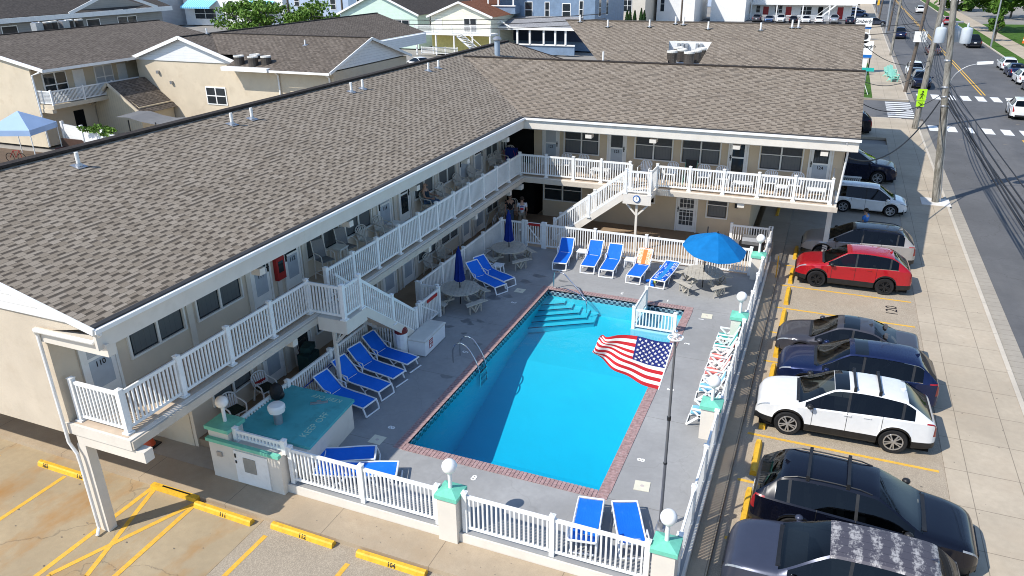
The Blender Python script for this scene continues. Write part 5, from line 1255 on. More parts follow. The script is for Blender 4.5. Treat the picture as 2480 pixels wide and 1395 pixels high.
def car(label, loc, rz, paint, shape='suv', Ln=4.7, Wd=1.88, Ht=1.68, wr=.36, rim=None, group=None, name='parked_car', cat='car', detail=True, roofmat=None, clad=None, rails=None, bars=None, sunroof=None, trimline=None, wb=None, spoke=5):
    r = empty(name, label, cat, loc, rz, group)
    sh = SHAPES[shape]; h = Ln/2; wb = wb or Ln*.585; xf = wb/2+.04*Ln*.3; xr = xf-wb
    top = [(a*h, b*Ht) for a, b in sh['top']]; belt = [(a*h, b*Ht) for a, b in sh['belt']]
    ws = [q*h for q in sh['ws']]; rwn = [q*h for q in sh['rw']]; sd = [q*h for q in sh['side']]
    Ra = wr+.065; sill = .24 if shape != 'sedan' else .19
    xs = set([a for a, b in top]+ws+rwn+sd+[-h+.04,h-.04,h-.12,h-.22,h-.33,-h+.10,-h+.2,-h+.32])
    k = int(Ln/(.13 if detail else .26))
    for i in range(k+1): xs.add(-h+Ln*i/k)
    if detail:
        for xw in (xf, xr):
            for q in (-1.0,-.985,-.9,-.75,-.5,-.25,0,.25,.5,.75,.9,.985,1.0): xs.add(xw+q*Ra)
            xs.add(xw-Ra-.004); xs.add(xw+Ra+.004)
    xs = sorted(xs); q = [xs[0]]
    for x in xs[1:]:
        if x-q[-1] > .0035: q.append(x)
    xs = q
    hw = Wd/2
    plan = [(-h,.74),(-h+.04,.82),(-h+.12,.89),(-h+.3,.945),(-h+.75,.99),(-h+1.3,1.0),(h-1.5,1.0),(h-.8,.965),(h-.4,.905),(h-.2,.835),(h-.08,.74),(h,.62)]
    rows = []; NR = 11
    for x in xs:
        w = hw*sinterp(plan, x); zt = sinterp(top, x); zb = min(sinterp(belt, x), zt-.012)
        lo = sill+.02*(abs(x)/h)**4*3
        arch = 0
        for xw in (xf, xr):
            d = abs(x-xw)
            if d <= Ra+.0005: arch = max(arch, wr+math.sqrt(max(Ra*Ra-d*d, 0)))
        zlo = max(lo, arch)
        g = max(0.0, zt-zb-.03)
        t = min(g/.25, 1)
        yb = w*.955; y5 = yb-.035-.50*g*.9 ; z5 = zb+max(.008, g*.90)
        z5 = min(z5, zt-.006)
        fl = .0
        nearw = max(0, 1-min(abs(x-xf),abs(x-xr))/(Ra*1.5))
        wo = w+.030*nearw
        def zz(v): return max(v, zlo+.012)
        zm = .30*Ht; 
        r0 = (w*.93 if not arch else wo*.985, zlo)
        r1 = (wo*.988, max(zlo+.05, sill+.065))
        r2 = (wo, max(zlo+.075, min(zm, zb-.12)))
        r3 = (wo*.982, max(zlo+.085, min(.41*Ht, zb-.07)))
        r4 = (w*.990, max(zlo+.095, zb-.035))
        r5 = (yb, max(zb, zlo+.10))
        r6 = (y5, max(z5, zlo+.105))
        r7 = (y5*.93, max(z5+(zt-z5)*.55, zlo+.107))
        r8 = (y5*.70, max(z5+(zt-z5)*.86, zlo+.109))
        r9 = (y5*.35, max(z5+(zt-z5)*.97, zlo+.111))
        r10 = (0, max(zt, zlo+.113))
        rows.append([r0,r1,r2,r3,r4,r5,r6,r7,r8,r9,r10])
    parts = {}
    def getp(nm): return parts.setdefault(nm, MB())
    body = getp('body')
    def cls(i, j, s):
        xm = (xs[i]+xs[i+1])/2
        if j == 5:
            if sd[0] < xm < sd[1]:
                zt = sinterp(top, xm); zb = sinterp(belt, xm)
                if zt-zb > .14:
                    return 'side_window' if s > 0 else 'side_window.b'
        if j >= 6:
            if j >= 7 and ws[0] < xm < ws[1]: return 'windscreen'
            if j >= 7 and rwn[0] < xm < rwn[1]: return 'rear_window'
            if sunroof and j >= 7 and sunroof[0]*h < xm < sunroof[1]*h: return 'sunroof'
            if roofmat and rwn[1]-.02 < xm < ws[0]+.01: return 'roof'
        if detail or True:
            if j == 4 and xm > h-.40 and xm < h-.05: return 'headlight' if s > 0 else 'headlight.b'
            if j == 4 and xm < -h+.30 or j == 3 and xm < -h+.10: return 'tail_light' if s > 0 else 'tail_light.b'
        if clad and j <= 0+1*(clad > 1) : return 'cladding'
        return 'body'
    for s in (1, -1):
        for i in range(len(xs)-1):
            for j in range(NR-1):
                a = (xs[i], s*rows[i][j][0], rows[i][j][1]); b = (xs[i+1], s*rows[i+1][j][0], rows[i+1][j][1])
                c = (xs[i+1], s*rows[i+1][j+1][0], rows[i+1][j+1][1]); d = (xs[i], s*rows[i][j+1][0], rows[i][j+1][1])
                p = getp(cls(i, j, s))
                if s > 0: p.quad(a, d, c, b)
                else: p.quad(a, b, c, d)
    for e in (0, -1):
        ring = [(xs[e], y, z) for y, z in rows[e]]+[(xs[e], -y, z) for y, z in reversed(rows[e][:-1])]
        if e == 0: ring.reverse()
        body.poly(ring)
    def finish(mb, nm, mat, **kw):
        # weld shared corners so that smooth shading works
        import bmesh
        o = mb.build(nm, mat, r, fix=False)
        bm = bmesh.new(); bm.from_mesh(o.data); bmesh.ops.remove_doubles(bm, verts=bm.verts, dist=.0006); bm.to_mesh(o.data); bm.free()
        o.data.polygons.foreach_set('use_smooth', [True]*len(o.data.polygons)); o.data.set_sharp_from_angle(angle=R(32)); return o
    finish(body, 'body', paint)
    for nm, mb in parts.items():
        if nm == 'body': continue
        base = nm.split('.')[0]
        mat = {'side_window':CARGLASS,'windscreen':CARGLASSF,'rear_window':CARGLASS,'sunroof':CARGLASSD,'headlight':LAMPW,'tail_light':LAMPR,'cladding':BLACK,'roof':roofmat}[base]
        finish(mb, base, mat)
    # underbody
    mb = MB(); mb.box(-h+.12,-hw*.80,.16,h-.14,hw*.80,.42); 
    for xw in (xf, xr): mb.box(xw-Ra*.98,-hw*.62,.2,xw+Ra*.98,hw*.62,.42*Ht)
    mb.build('underbody', DARK, r)
    if detail:
        mb = MB(); xd = ws[1]-.12; zd = sinterp(belt, xd)
        mb.box(xd-.45,-hw*.78,zd-.35,xd+.05,hw*.78,zd-.03); mb.box(rwn[0]+.1,-hw*.78,.42*Ht,rwn[1]+.25,hw*.78,.56*Ht)
        mb.tube([(xd-.55,hw*.38+.17*math.cos(t*PI/6),zd-.02+.17*math.sin(t*PI/6)) for t in range(12)],.018,5,closed=True); mb.build('dashboard', DASH, r)
        for sx in (ws[0]-.25-.28*1, ws[0]-1.25):
            for sy in (hw*.42,-hw*.42):
                mb = MB(); zs_ = .40*Ht
                mb.cbox(sx+.12,sy,zs_-.08,.5,.5,.18); mb.cbox(sx-.20,sy,zs_+.24,.16,.48,.62,ry=-.22); mb.cbox(sx-.30,sy,zs_+.62,.10,.26,.17,ry=-.15); mb.build('seat', SEAT, r)
    # wheels
    for xw in (xf, xr):
        for s in (1, -1):
            yo = s*(hw-.02)
            mb = MB(); mb.lathe((xw,yo-s*.11,wr),[(wr*.68,-.095),(wr*.93,-.11),(wr,-.075),(wr,.075),(wr*.93,.11),(wr*.68,.095)],26 if detail else 14,axis='Y')
            w_ = mb.build('wheel', RUBBER, r, smooth=True)
            mb = MB(); ro = wr*.69
            mb.lathe((xw,yo-s*.05,wr),[(ro,.0),(ro*.93,s*.04),(ro*.86,s*.03),(ro*.86,-s*.05),(.001,-s*.05)],22 if detail else 12,mi=1,axis='Y')
            mb.lathe((xw,yo-s*.03,wr),[(ro,.0),(ro*1.0,s*.035),(ro*.88,s*.03),(ro*.88,-s*.02)],22 if detail else 12,axis='Y')
            if detail:
                for q_ in range(spoke*2):
                    a = 2*PI*q_/(spoke*2)+(.12 if q_%2 else -.12)
                    mb.beam((xw,yo-s*.012,wr),(xw+ro*.92*math.cos(a),yo+s*.0,wr+ro*.92*math.sin(a)),.035,.02,up=(0,1,0))
                mb.cyl((xw,yo-s*.03,wr),(xw,yo+s*.006,wr),.055,n=12)
            else: mb.cyl((xw,yo-s*.03,wr),(xw,yo-s*.01,wr),ro*.7,n=10)
            mb.build('rim', [rim or ALLOY, BLACK], w_, smooth=True)
    # mirrors, bumpers, plates, grille
    xm = ws[1]-.30; zm_ = sinterp(belt, xm)+.06
    for s in (1, -1):
        mb = MB(); yb = s*(hw*.955)
        mb.sphere((xm-.02,yb+s*.12,zm_+.03),.1,10,6,sz=.75); mb.beam((xm,yb-s*.03,zm_-.02),(xm-.01,yb+s*.10,zm_+.01),.06,.04)
        mb.build('door_mirror', paint if not clad or clad < 2 else BLACK, r, smooth=True)
    zn = interp(belt, h-.1)
    mb = MB(); mb.box(h-.06,-hw*.52,.34*Ht*.85,h+.012,hw*.52,.44*Ht*.92)
    for k_ in range(3): mb.box(h+.0121,-hw*.5,.31*Ht+.045*k_,h+.02,hw*.5,.31*Ht+.02+.045*k_)
    mb.box(h-.08,-hw*.60,.15*Ht,h+.008,hw*.60,.215*Ht); mb.build('grille', BLACK, r)
    mb = MB(); mb.box(h+.021,-.16,.24*Ht,h+.026,.16,.30*Ht) if shape=='pickup' else None
    mb.box(-h-.012,-.17,.40*Ht,-h-.002,.17,.475*Ht); mb.build('number_plate', MARK, r)
    mb = MB(); mb.box(-h-.015,-hw*.62,.17*Ht,-h+.06,hw*.62,.26*Ht); mb.build('rear_bumper_insert', BLACK, r)
    if detail:
        # door gaps and handles
        mb = MB(); hd = MB()
        xB = .5*(ws[0]+ws[1])*.15-.10*h; xs2 = [xB, ws[1]-.38, xr+Ra*.75+.05]
        for s in (1, -1):
            for xg in xs2:
                i = min(range(len(xs)), key=lambda q: abs(xs[q]-xg)); rw_ = rows[i]
                pts = [Vector((xs[i], s*(rw_[j][0]+.002), rw_[j][1])) for j in range(1,6)]
                for a, b in zip(pts, pts[1:]): mb.beam(a, b, .012, .006, up=(0,1,0))
            for xg in (xB+.10, xs2[2]+.12 if xs2[2] < xB-.4 else xB-.55):
                pass
            for xg in (xB+.12, xr+Ra+.28):
                i = min(range(len(xs)), key=lambda q: abs(xs[q]-xg)); rw_ = rows[i]
                hd.cbox(xs[i], s*(rw_[4][0]+.012), rw_[4][1]-.045, .20, .03, .028)
        mb.build('door_gap', BLACK, r); hd.build('door_handle', paint, r)
        # B pillar strips over the glass
        mb = MB()
        for s in (1,-1):
            for xg in (xB, sd[0]+.32*(1 if shape!='pickup' else 3)):
                i = min(range(len(xs)), key=lambda q: abs(xs[q]-xg)); rw_ = rows[i]
                mb.beam((xs[i],s*(rw_[5][0]+.003),rw_[5][1]),(xs[i]-.03,s*(rw_[6][0]+.003),rw_[6][1]),.07,.008,up=(0,1,0))
        mb.build('window_pillar', BLACK, r)
        if trimline:
            mb = MB()
            for s in (1,-1):
                for jj in (5,6):
                    pts = [Vector((xs[i], s*(rows[i][jj][0]+.004), rows[i][jj][1])) for i in range(len(xs)) if sd[0]-.05 <= xs[i] <= sd[1]+.05]
                    mb.tube(pts, .011, 4)
            mb.build('window_trim', trimline, r, smooth=True)
        # wipers / cowl
        mb = MB(); zc = sinterp(top, ws[1]); mb.box(ws[1]-.06,-hw*.72,zc-.04,ws[1]+.06,hw*.72,zc+.006); mb.build('cowl', BLACK, r)
    zr_ = lambda x: sinterp(top, x)
    if rails:
        mb = MB()
        for s in (1,-1):
            pts = []
            for k_ in range(8):
                x = rwn[1]+.1+(ws[0]-.15-rwn[1]-.1)*k_/7; i = min(range(len(xs)), key=lambda q: abs(xs[q]-x)); pts.append((xs[i], s*rows[i][7][0], rows[i][7][1]+(.05 if 0<k_<7 else .0)))
            mb.tube(pts, .018, 6)
        mb.build('roof_rail', rails, r, smooth=True)
    if bars:
        for bx_ in bars:
            i = min(range(len(xs)), key=lambda q: abs(xs[q]-bx_*h)); mb = MB(); y = rows[i][7][0]; z = zr_(bx_*h)
            mb.box(xs[i]-.035,-y,z+.055,xs[i]+.035,y,z+.085)
            for s in (1,-1): mb.box(xs[i]-.04,s*y-.03,z-.06,xs[i]+.04,s*y+.03,z+.09)
            mb.build('roof_bar', BLACK, r)
    if detail:
        mb = MB(); x = rwn[1]+.12; z = zr_(x); mb.prism([(x-.08,-.012,z-.01),(x+.1,-.012,z-.01),(x-.06,-.012,z+.07)],(0,.024,0)); mb.build('aerial_fin', paint, r)
    return r
P_WHITE = paintcar('pearl_white_car_paint', (0.72,0.72,0.71)); P_BLACK = paintcar('black_car_paint', (0.003,0.004,0.010), .0, .25)
P_NAVY = paintcar('navy_car_paint', (0.012,0.022,0.075), .5, .25); P_DNAVY = paintcar('dark_navy_car_paint', (0.006,0.009,0.028), .3, .25)
P_GREY = paintcar('dark_grey_car_paint', (0.060,0.060,0.072), .3, .3); P_SILVER = paintcar('greige_car_paint', (0.36,0.335,0.31), .2, .3)
P_SLATE = paintcar('slate_car_paint', (0.055,0.063,0.095), .35, .3); P_RED = paintcar('crimson_car_paint', (0.42,0.008,0.016), .25, .25)
P_RUST = paintcar('bronze_red_car_paint', (0.16,0.07,0.06), .4, .3); P_LSIL = paintcar('silver_car_paint', (0.42,0.43,0.45), .7, .3); P_BLUE = paintcar('mid_blue_car_paint', (0.06,0.12,0.26), .5, .3)
def peeled():
    m, nt, b = nmat('peeling_roof_paint')
    tc = N(nt,'ShaderNodeTexCoord'); f = noise(nt, 3.4, 7, rough=.78, stretch=(1.6,.7,1)); g = noise(nt, 14, 4)
    sp = N(nt,'ShaderNodeSeparateXYZ'); nt.links.new(tc.outputs['Object'], sp.inputs[0])
    wv = mth(nt,'ABSOLUTE', mth(nt,'SINE', mth(nt,'MULTIPLY', sp.outputs[0], 8.0)))
    k = ramp(nt, mth(nt,'ADD', mth(nt,'ADD', mth(nt,'MULTIPLY', f, .9), mth(nt,'MULTIPLY', g, .3)), mth(nt,'MULTIPLY', wv, .17)), [(.72,0.0),(.84,1.0)])
    c = mix(nt, k, (0.075,0.07,0.085), (0.42,0.40,0.385)); rb_ = mth(nt,'LESS_THAN', mth(nt,'FRACT', mth(nt,'MULTIPLY', sp.outputs[1], 4.4)), .07); c = mix(nt, mth(nt,'MULTIPLY', rb_, .6), c, (0.03,0.03,0.04))
    nt.links.new(c, b.inputs['Base Color'])
    b.inputs['Roughness'].default_value = .55; b.inputs['Metallic'].default_value = .2; return m
PEEL = peeled()
CGR = 'cars parked beside the pool fence'
ZP = -.38
car('dark slate SUV with pale peeling patches on its roof, at the bottom right corner', (11.75,-.95,ZP), PI, P_SLATE, 'suv', 4.75, 1.90, 1.78, .37, group=CGR, roofmat=PEEL, rails=None)
car('black SUV with two roof bars, backed in with its nose to the sidewalk', (12.2,1.45,ZP), R(-1.5), P_BLACK, 'suv', 4.95, 1.95, 1.76, .39, ALLOYB, CGR, rails=BLACK, bars=(-.52,-.15), clad=2, sunroof=None)
car('white SUV with dark sunroof and two black roof bars', (11.75,6.3,ZP), PI+R(2.5), P_WHITE, 'coupe', 4.86, 1.90, 1.69, .385, group=CGR, sunroof=(-.02,.13), bars=(-.36,-.06), clad=2)
car('blue SUV between the grey sedan and the white SUV', (12.1,8.75,ZP), PI+R(1.5), P_NAVY, 'suv', 4.70, 1.87, 1.67, .37, group=CGR, clad=1, sunroof=(-.1,.08), trimline=CHROME)
car('dark grey sedan with sunroof, next to the blue SUV', (11.85,11.1,ZP), PI+R(-1), P_GREY, 'sedan', 4.60, 1.80, 1.42, .33, group=CGR, sunroof=(-.12,.06))
car('bright red crossover with black wheels', (12.0,18.25,ZP), PI+R(2), P_RED, 'coupe', 4.55, 1.81, 1.68, .37, ALLOYB, CGR, clad=2, trimline=CHROME)
car('greige SUV with black roof half in the building shade', (12.2,21.55,ZP), PI+R(1), P_SILVER, 'suv', 4.80, 1.90, 1.68, .38, ALLOYB, CGR, roofmat=P_BLACK, clad=2, rails=BLACK)
car('white hatchback facing the street under the building', (12.75,29.7,ZP), R(-1.5), P_WHITE, 'mini', 4.05, 1.73, 1.52, .33, group=CGR)
car('big navy SUV facing the street past the white hatchback', (11.9,36.6,ZP), R(-2), P_DNAVY, 'suv', 5.3, 2.03, 1.92, .41, group=CGR, rails=CHROME)
car('black SUV tail showing past the end of the motel roof', (11.0,51.5,ZP), R(180), P_BLACK, 'suv', 4.8, 1.92, 1.72, .38, ALLOYB, CGR)
SG_ = 'cars on the street'
ZS = -.47
car('white crossover driving over the crosswalk at the right edge', (25.6,63.9,ZS), R(86), P_WHITE, 'suv', 4.65, 1.86, 1.68, .37, ALLOYB, SG_, clad=1)
car('white hatchback parked foremost in the far right kerb row', (29.6,97.5,ZS), R(90), P_WHITE, 'hatch', 4.3,1.8,1.5,.34, group=SG_)
car('blue sedan parked second in the right kerb row', (29.5,91.5,ZS), R(90), P_NAVY, 'sedan', 4.6,1.82,1.45,.34, group=SG_)
car('white hatchback parked third in the right kerb row', (29.4,85.5,ZS), R(90), P_WHITE, 'hatch', 4.4,1.8,1.55,.34, group=SG_)
car('dark sedan parked last in the right kerb row, cut by the photo edge', (29.3,79.0,ZS), R(90), P_GREY, 'sedan', 4.6,1.82,1.45,.34, group=SG_)
car('white SUV parked at the left kerb behind the navy one', (18.7,87.2,ZS), R(-90), P_WHITE, 'suv', 4.7,1.88,1.66,.37, group=SG_, rails=BLACK)
car('navy SUV parked at the left kerb facing the crosswalk', (18.8,79.5,ZS), R(-90), P_DNAVY, 'suv', 4.6,1.88,1.62,.37, group=SG_)
car('dark sedan parked between the white and navy SUVs at the left kerb', (18.6,83.6,ZS), R(-90), P_GREY, 'hatch', 3.3,1.75,1.42,.33, group=SG_)
car('navy pickup truck parked at the left kerb further up the street', (19.4,136.5,ZS), R(90), P_NAVY, 'pickup', 5.4,1.95,1.8,.38, group=SG_, detail=False)
car('bronze red car driving towards the crosswalk beside the transformers', (22.6,112.5,ZS), R(-90), P_RUST, 'sedan', 4.6,1.82,1.45,.34, group=SG_, detail=False)
car('black pickup truck parked by the right lawn', (29.0,124.5,ZS), R(90), P_BLACK, 'pickup', 5.5,2.0,1.85,.40, group=SG_, detail=False)
car('red SUV with bicycles parked far up the right kerb', (29.6,168,ZS), R(90), P_RED, 'suv', 4.6,1.85,1.7,.37, group=SG_, detail=False)
car('white SUV driving far up the street', (27.0,205,ZS), R(90), P_WHITE, 'suv', 4.7,1.88,1.68,.37, group=SG_, detail=False)
FLT = 'cars in front of the far white motel'
for x, p, s, l, hh_, rz in ((-7.2,P_GREY,'suv','dark grey SUV, leftmost in the far motel car park',1.75,90),(-4.7,P_BLUE,'sedan','blue sedan second in the far motel car park',1.45,-90),(-2.3,P_WHITE,'suv','white SUV third in the far motel car park',1.68,-90),(.3,P_BLACK,'hatch','black hatchback fourth in the far motel car park',1.5,90),(2.8,P_WHITE,'sedan','white sedan fifth in the far motel car park',1.45,-90),(5.4,P_WHITE,'hatch','white hatchback left of the pickup in the far motel car park',1.5,90),(8.3,P_LSIL,'pickup','silver pickup truck in the far motel car park',1.85,90),(11.4,P_DNAVY,'sedan','dark sedan right of the silver pickup in the far motel car park',1.45,90)):
    car(l, (x,166,-.40), R(rz), p, s, 4.6, 1.85, hh_, .35, group=FLT, detail=False)
car('blue grey hatchback parked beside the far white motel', (13.0,186,-.4), R(12), P_BLUE, 'hatch', 4.4,1.8,1.5,.34, group='cars beyond the far white motel', detail=False)
car('silver hatchback behind the blue grey one beside the far motel', (12.6,197,-.4), R(12), P_LSIL, 'hatch', 4.4,1.8,1.5,.34, group='cars beyond the far white motel', detail=False)
car('dark sedan parked on the drive beneath the far motel sign', (16.0,163,-.4), R(8), P_SLATE, 'sedan', 4.6,1.82,1.45,.34, group='cars beyond the far white motel', detail=False)
car('white car parked behind the yellow house stairs', (-41,76,-.4), R(150), P_WHITE, 'sedan', 4.6,1.82,1.45,.34, group='cars behind the neighbouring motel', detail=False)
# ================================================================== neighbours
def hroof(mb, a0, a1, b0, b1, axis, ze, zr, th=.10, over=0):
    """gable roof; axis 'Y': ridge along Y, a=x range, b=y range"""
    m = (a0+a1)/2
    if axis == 'Y':
        for e in (a0, a1):
            p = [(e,b0,ze),(e,b1,ze),(m,b1,zr),(m,b0,zr)]
            roofface(mb, p, (e,0,ze), (0,1,0), (m-e,0,zr-ze))
    else:
        for e in (b0, b1):
            m2 = (b0+b1)/2
            p = [(a0,e,ze),(a1,e,ze),(a1,m2,zr),(a0,m2,zr)]
            roofface(mb, p, (0,e,ze), (1,0,0), (0,m2-e,zr-ze))
def bwin(root, x0, x1, y0, y1, z0, z1, face, lights=2, sash=True, pane=None):
    """window on a wall; face: 'S' (wall at y0, facing -y) or 'E' (wall at x0, facing +x)"""
    mb = MB(); t = .10; g = MB(); pane = pane or GLASS
    if face == 'S':
        mb.box(x0-t,y0-.06,z0-t,x1+t,y0-.001,z1+t)
        g.box(x0,y0-.075,z0,x1,y0-.061,z1)
        for i in range(1,lights): m=x0+(x1-x0)*i/lights; mb.box(m-.05,y0-.10,z0,m+.05,y0-.0605,z1)
        if sash: mb.box(x0,y0-.09,(z0+z1)/2-.04,x1,y0-.0606,(z0+z1)/2+.04)
    else:
        mb.box(x0+.001,y0-t,z0-t,x0+.06,y1+t,z1+t)
        g.box(x0+.061,y0,z0,x0+.075,y1,z1)
        for i in range(1,lights): m=y0+(y1-y0)*i/lights; mb.box(x0+.0605,m-.05,z0,x0+.10,m+.05,z1)
        if sash: mb.box(x0+.0606,y0,(z0+z1)/2-.04,x0+.09,y1,(z0+z1)/2+.04)
    o = mb.build('window', PAINTW, root, world=True); g.build('pane', pane, o); return o
def bdoor(root, x0, x1, y0, y1, z0, z1, face, mat):
    mb = MB()
    if face == 'S': mb.box(x0,y0-.06,z0,x1,y0-.001,z1)
    else: mb.box(x0+.001,y0,z0,x0+.06,y1,z1)
    return mb.build('door', mat, root, world=True)
def part(mb, nm, mat, root, **k): return mb.build(nm, mat, root, world=True, **k)
# ---- B1: neighbouring motel: long block along Y with south gable + side wing
b1r = empty('neighbouring_motel', 'cream motel wing with white gable siding and dark brown roof behind the long roof', 'motel', (-39,34,-.4))
mb = MB(); mb.box(-44.6,33.9,-.4,-33.6,53,5.3); mb.box(-44.6,53.001,-.4,-38,63,5.3); mb.box(-33.599,32.3,-.4,-23.7,43,5.3); mb.add([(-44.6,33.9,5.3),(-33.6,33.9,5.3),(-39.1,33.9,7.1)],[(0,1,2)]); part(mb,'wall',NEIGH,b1r)
mb = MB(); mb.add([(-44.9,33.82,5.35),(-33.3,33.82,5.35),(-39.1,33.82,7.15)],[(0,1,2)]); mb.add([(-23.62,31.6,5.4),(-23.62,43.0,5.4),(-23.62,37.2,7.2)],[(0,1,2)]); mb.box(-33.2,53,4.3,-32.4,62.6,5.3); part(mb,'gable_siding',SIDW,b1r)
mb = MB(); hroof(mb,-45.2,-33.0,33.5,63.5,'Y',5.35,7.30); 
roofface(mb,[(-32.9,31.3,5.40),(-23.3,31.3,5.40),(-23.3,37.2,7.30),(-39.1,37.2,7.30),(-35.1,33.46,6.096),(-32.9,33.46,6.096)],(0,31.3,5.4),(1,0,0),(0,5.9,1.9))
roofface(mb,[(-33,43.1,5.40),(-23.3,43.1,5.40),(-23.3,37.2,7.30),(-39.1,37.2,7.30)],(0,43.1,5.4),(1,0,0),(0,-5.9,1.9))
rf = part(mb,'roof',ROOFN,b1r,fix=False)
mb = MB(); mb.beam((-45.2,33.45,5.30),(-39.1,33.45,7.25),.08,.26); mb.beam((-33.0,33.45,5.30),(-39.1,33.45,7.25),.08,.26); mb.beam((-23.25,31.3,5.34),(-23.25,37.2,7.24),.08,.2); mb.beam((-23.25,43.1,5.34),(-23.25,37.2,7.24),.08,.2); mb.box(-33,31.22,5.22,-23.3,31.299,5.38); mb.box(-33.0,43.2,5.1,-32.92,63.5,5.34); part(mb,'rake_boards',PAINTW,b1r)
mb = MB(); mb.beam((-39.1,33.5,7.31),(-39.1,63.5,7.31),.3,.05); mb.beam((-38.9,37.2,7.31),(-23.3,37.2,7.31),.3,.05); part(mb,'ridge_cap',RIDGE,b1r)
bwin(b1r,-37.4,-35.5,33.9,0,2.1,3.35,'S')
mb = MB(); mb.tube([(-33.4,33.0,5.2),(-33.45,33.75,4.9),(-33.45,33.75,0)],.06,6); mb.tube([(-28.6,31.8,5.2),(-28.6,32.2,4.9),(-28.6,32.2,0)],.07,6); mb.tube([(-23.7,31.4,5.2),(-24.0,32.2,4.9),(-24.0,32.2,0)],.07,6); part(mb,'downspout',PAINTW,b1r)
mb = MB(); mb.box(-33.0,31.15,5.36,-28.7,33.6,5.50); mb.box(-33.0,31.1,5.22,-28.7,31.149,5.50); part(mb,'equipment_deck',PAINTW,b1r)
mb = MB()
for q in ((-42.3,4.4),(-41,3.6),(-42.6,2.6)): mb.box(q[0]-.1,33.7,q[1]-.12,q[0]+.1,33.89,q[1]+.12)
part(mb,'wall_fixtures',GALV,b1r)
def acunit(label, loc, s=.42, h=.75, group='rooftop air conditioners', box=False):
    r = empty('air_conditioner', label, 'air conditioner', loc, 0, group)
    c = plain('brown_condenser_'+str(len(bpy.data.objects)), (0.10,0.085,0.07), .6, .2, 6) if not box else GALV
    mb = MB()
    if box: mb.box(-s,-s,0,s,s,h)
    else: mb.lathe((0,0,0),[(s*.001,0),(s,0),(s,h),(s*.9,h)],14)
    mb.build('casing', siding('condenser_slats',(0.055,0.045,0.036),.09) if not box else GALV, r)
    mb = MB(); mb.lathe((0,0,h),[(s*1.06,-.06),(s*1.06,.04),(s*.9,.06),(s*.8,.01),(.001,.01)],16); mb.build('fan_guard', PLASTG if not box else GALV, r)
    return r
for x, y, l in ((-31.9,32.0,'brown air conditioner front left on the neighbouring motel roof deck'),(-31.2,33.0,'brown air conditioner behind on the left of the neighbouring motel roof deck'),(-30.5,31.9,'brown air conditioner front right on the neighbouring motel roof deck'),(-29.6,32.3,'brown air conditioner last on the right of the neighbouring motel roof deck')): acunit(l,(x,y,5.50),.38,.72)
vent('white vent pipe on the neighbouring motel wing roof', -28.3, 35.5, 6.75, (0,.32))
vent('white vent pipe on the ridge of the neighbouring motel', -38.9, 36.5, 7.3)
# ---- B2: far left block with balcony
b2r = empty('neighbouring_motel', 'cream two storey block with white balcony rail at the left edge', 'motel', (-50,26,-.4))
mb = MB(); mb.box(-60,25.2,-.4,-46.0,25.35,5.5); mb.add([(-60,25.2,5.5),(-45.9,25.2,5.5),(-44.4,25.2,5.62),(-53.9,25.2,7.45),(-62,25.2,5.6)],[(0,1,2,3,4)]); mb.box(-60,25.351,-.4,-46.2,46,5.4); part(mb,'wall',NEIGH,b2r)
mb = MB(); roofface(mb,[(-44.2,25.0,5.6),(-44.2,46,5.6),(-53.9,46,7.5),(-53.9,25.0,7.5)],(-44.2,0,5.6),(0,1,0),(-9.7,0,1.9)); roofface(mb,[(-63,25.0,5.6),(-63,46,5.6),(-53.9,46,7.5),(-53.9,25.0,7.5)],(-63,0,5.6),(0,1,0),(9.1,0,1.9)); part(mb,'roof',ROOFN,b2r,fix=False)
mb = MB(); mb.beam((-44.2,24.95,5.5),(-53.9,24.95,7.4),.08,.25); mb.box(-44.3,25,5.38,-44.15,46,5.58); part(mb,'rake_board',PAINTW,b2r)
mb = MB(); mb.beam((-53.9,25,7.5),(-53.9,46,7.5),.4,.06); part(mb,'ridge_cap',RIDGE,b2r)
mb = MB(); mb.box(-46.1,25.3,2.6,-44.45,34,2.9); mb.box(-46.1,25.25,2.3,-44.6,25.6,2.599); part(mb,'balcony_slab',NEIGH,b2r)
fence('','','',[(-46,25.4,2.9),(-44.55,25.4,2.9),(-44.55,28.2,2.9),(-44.55,31.0,2.9),(-44.55,33.8,2.9)],1.05,None,parent=b2r,posts=(1,2,3))
bwin(b2r,-46.2,0,26.3,28.2,3.3,5.0,'E'); bwin(b2r,-46.2,0,31.0,32.6,3.3,5.0,'E',pane=BLIND); bdoor(b2r,-46.2,0,28.9,29.9,2.9,5.0,'E',PAINTW); bdoor(b2r,-46.2,0,33.2,34.1,2.9,5.0,'E',PAINTW)
bdoor(b2r,-46.2,0,28.2,29.1,-.3,1.9,'E',DARK); bwin(b2r,-46.2,0,30.4,31.8,.5,1.9,'E'); 
mb = MB(); mb.tube([(-44.6,25.0,5.4),(-45.7,25.1,5.1),(-45.7,25.1,-.3)],.07,6); part(mb,'downspout',PAINTW,b2r)
for i,(x,y) in enumerate(((-54.9,33.4),(-54.6,34.2),(-54.9,35.0),(-54.6,35.8),(-54.9,36.6),(-54.6,37.4))): acunit(('dark' if i%2 else 'pale')+' air conditioner %s on the far left ridge'%('first second third fourth fifth sixth'.split()[i]),(x,y,7.0),.34,1.1,'air conditioners along the far left ridge',box=(i%3==0))
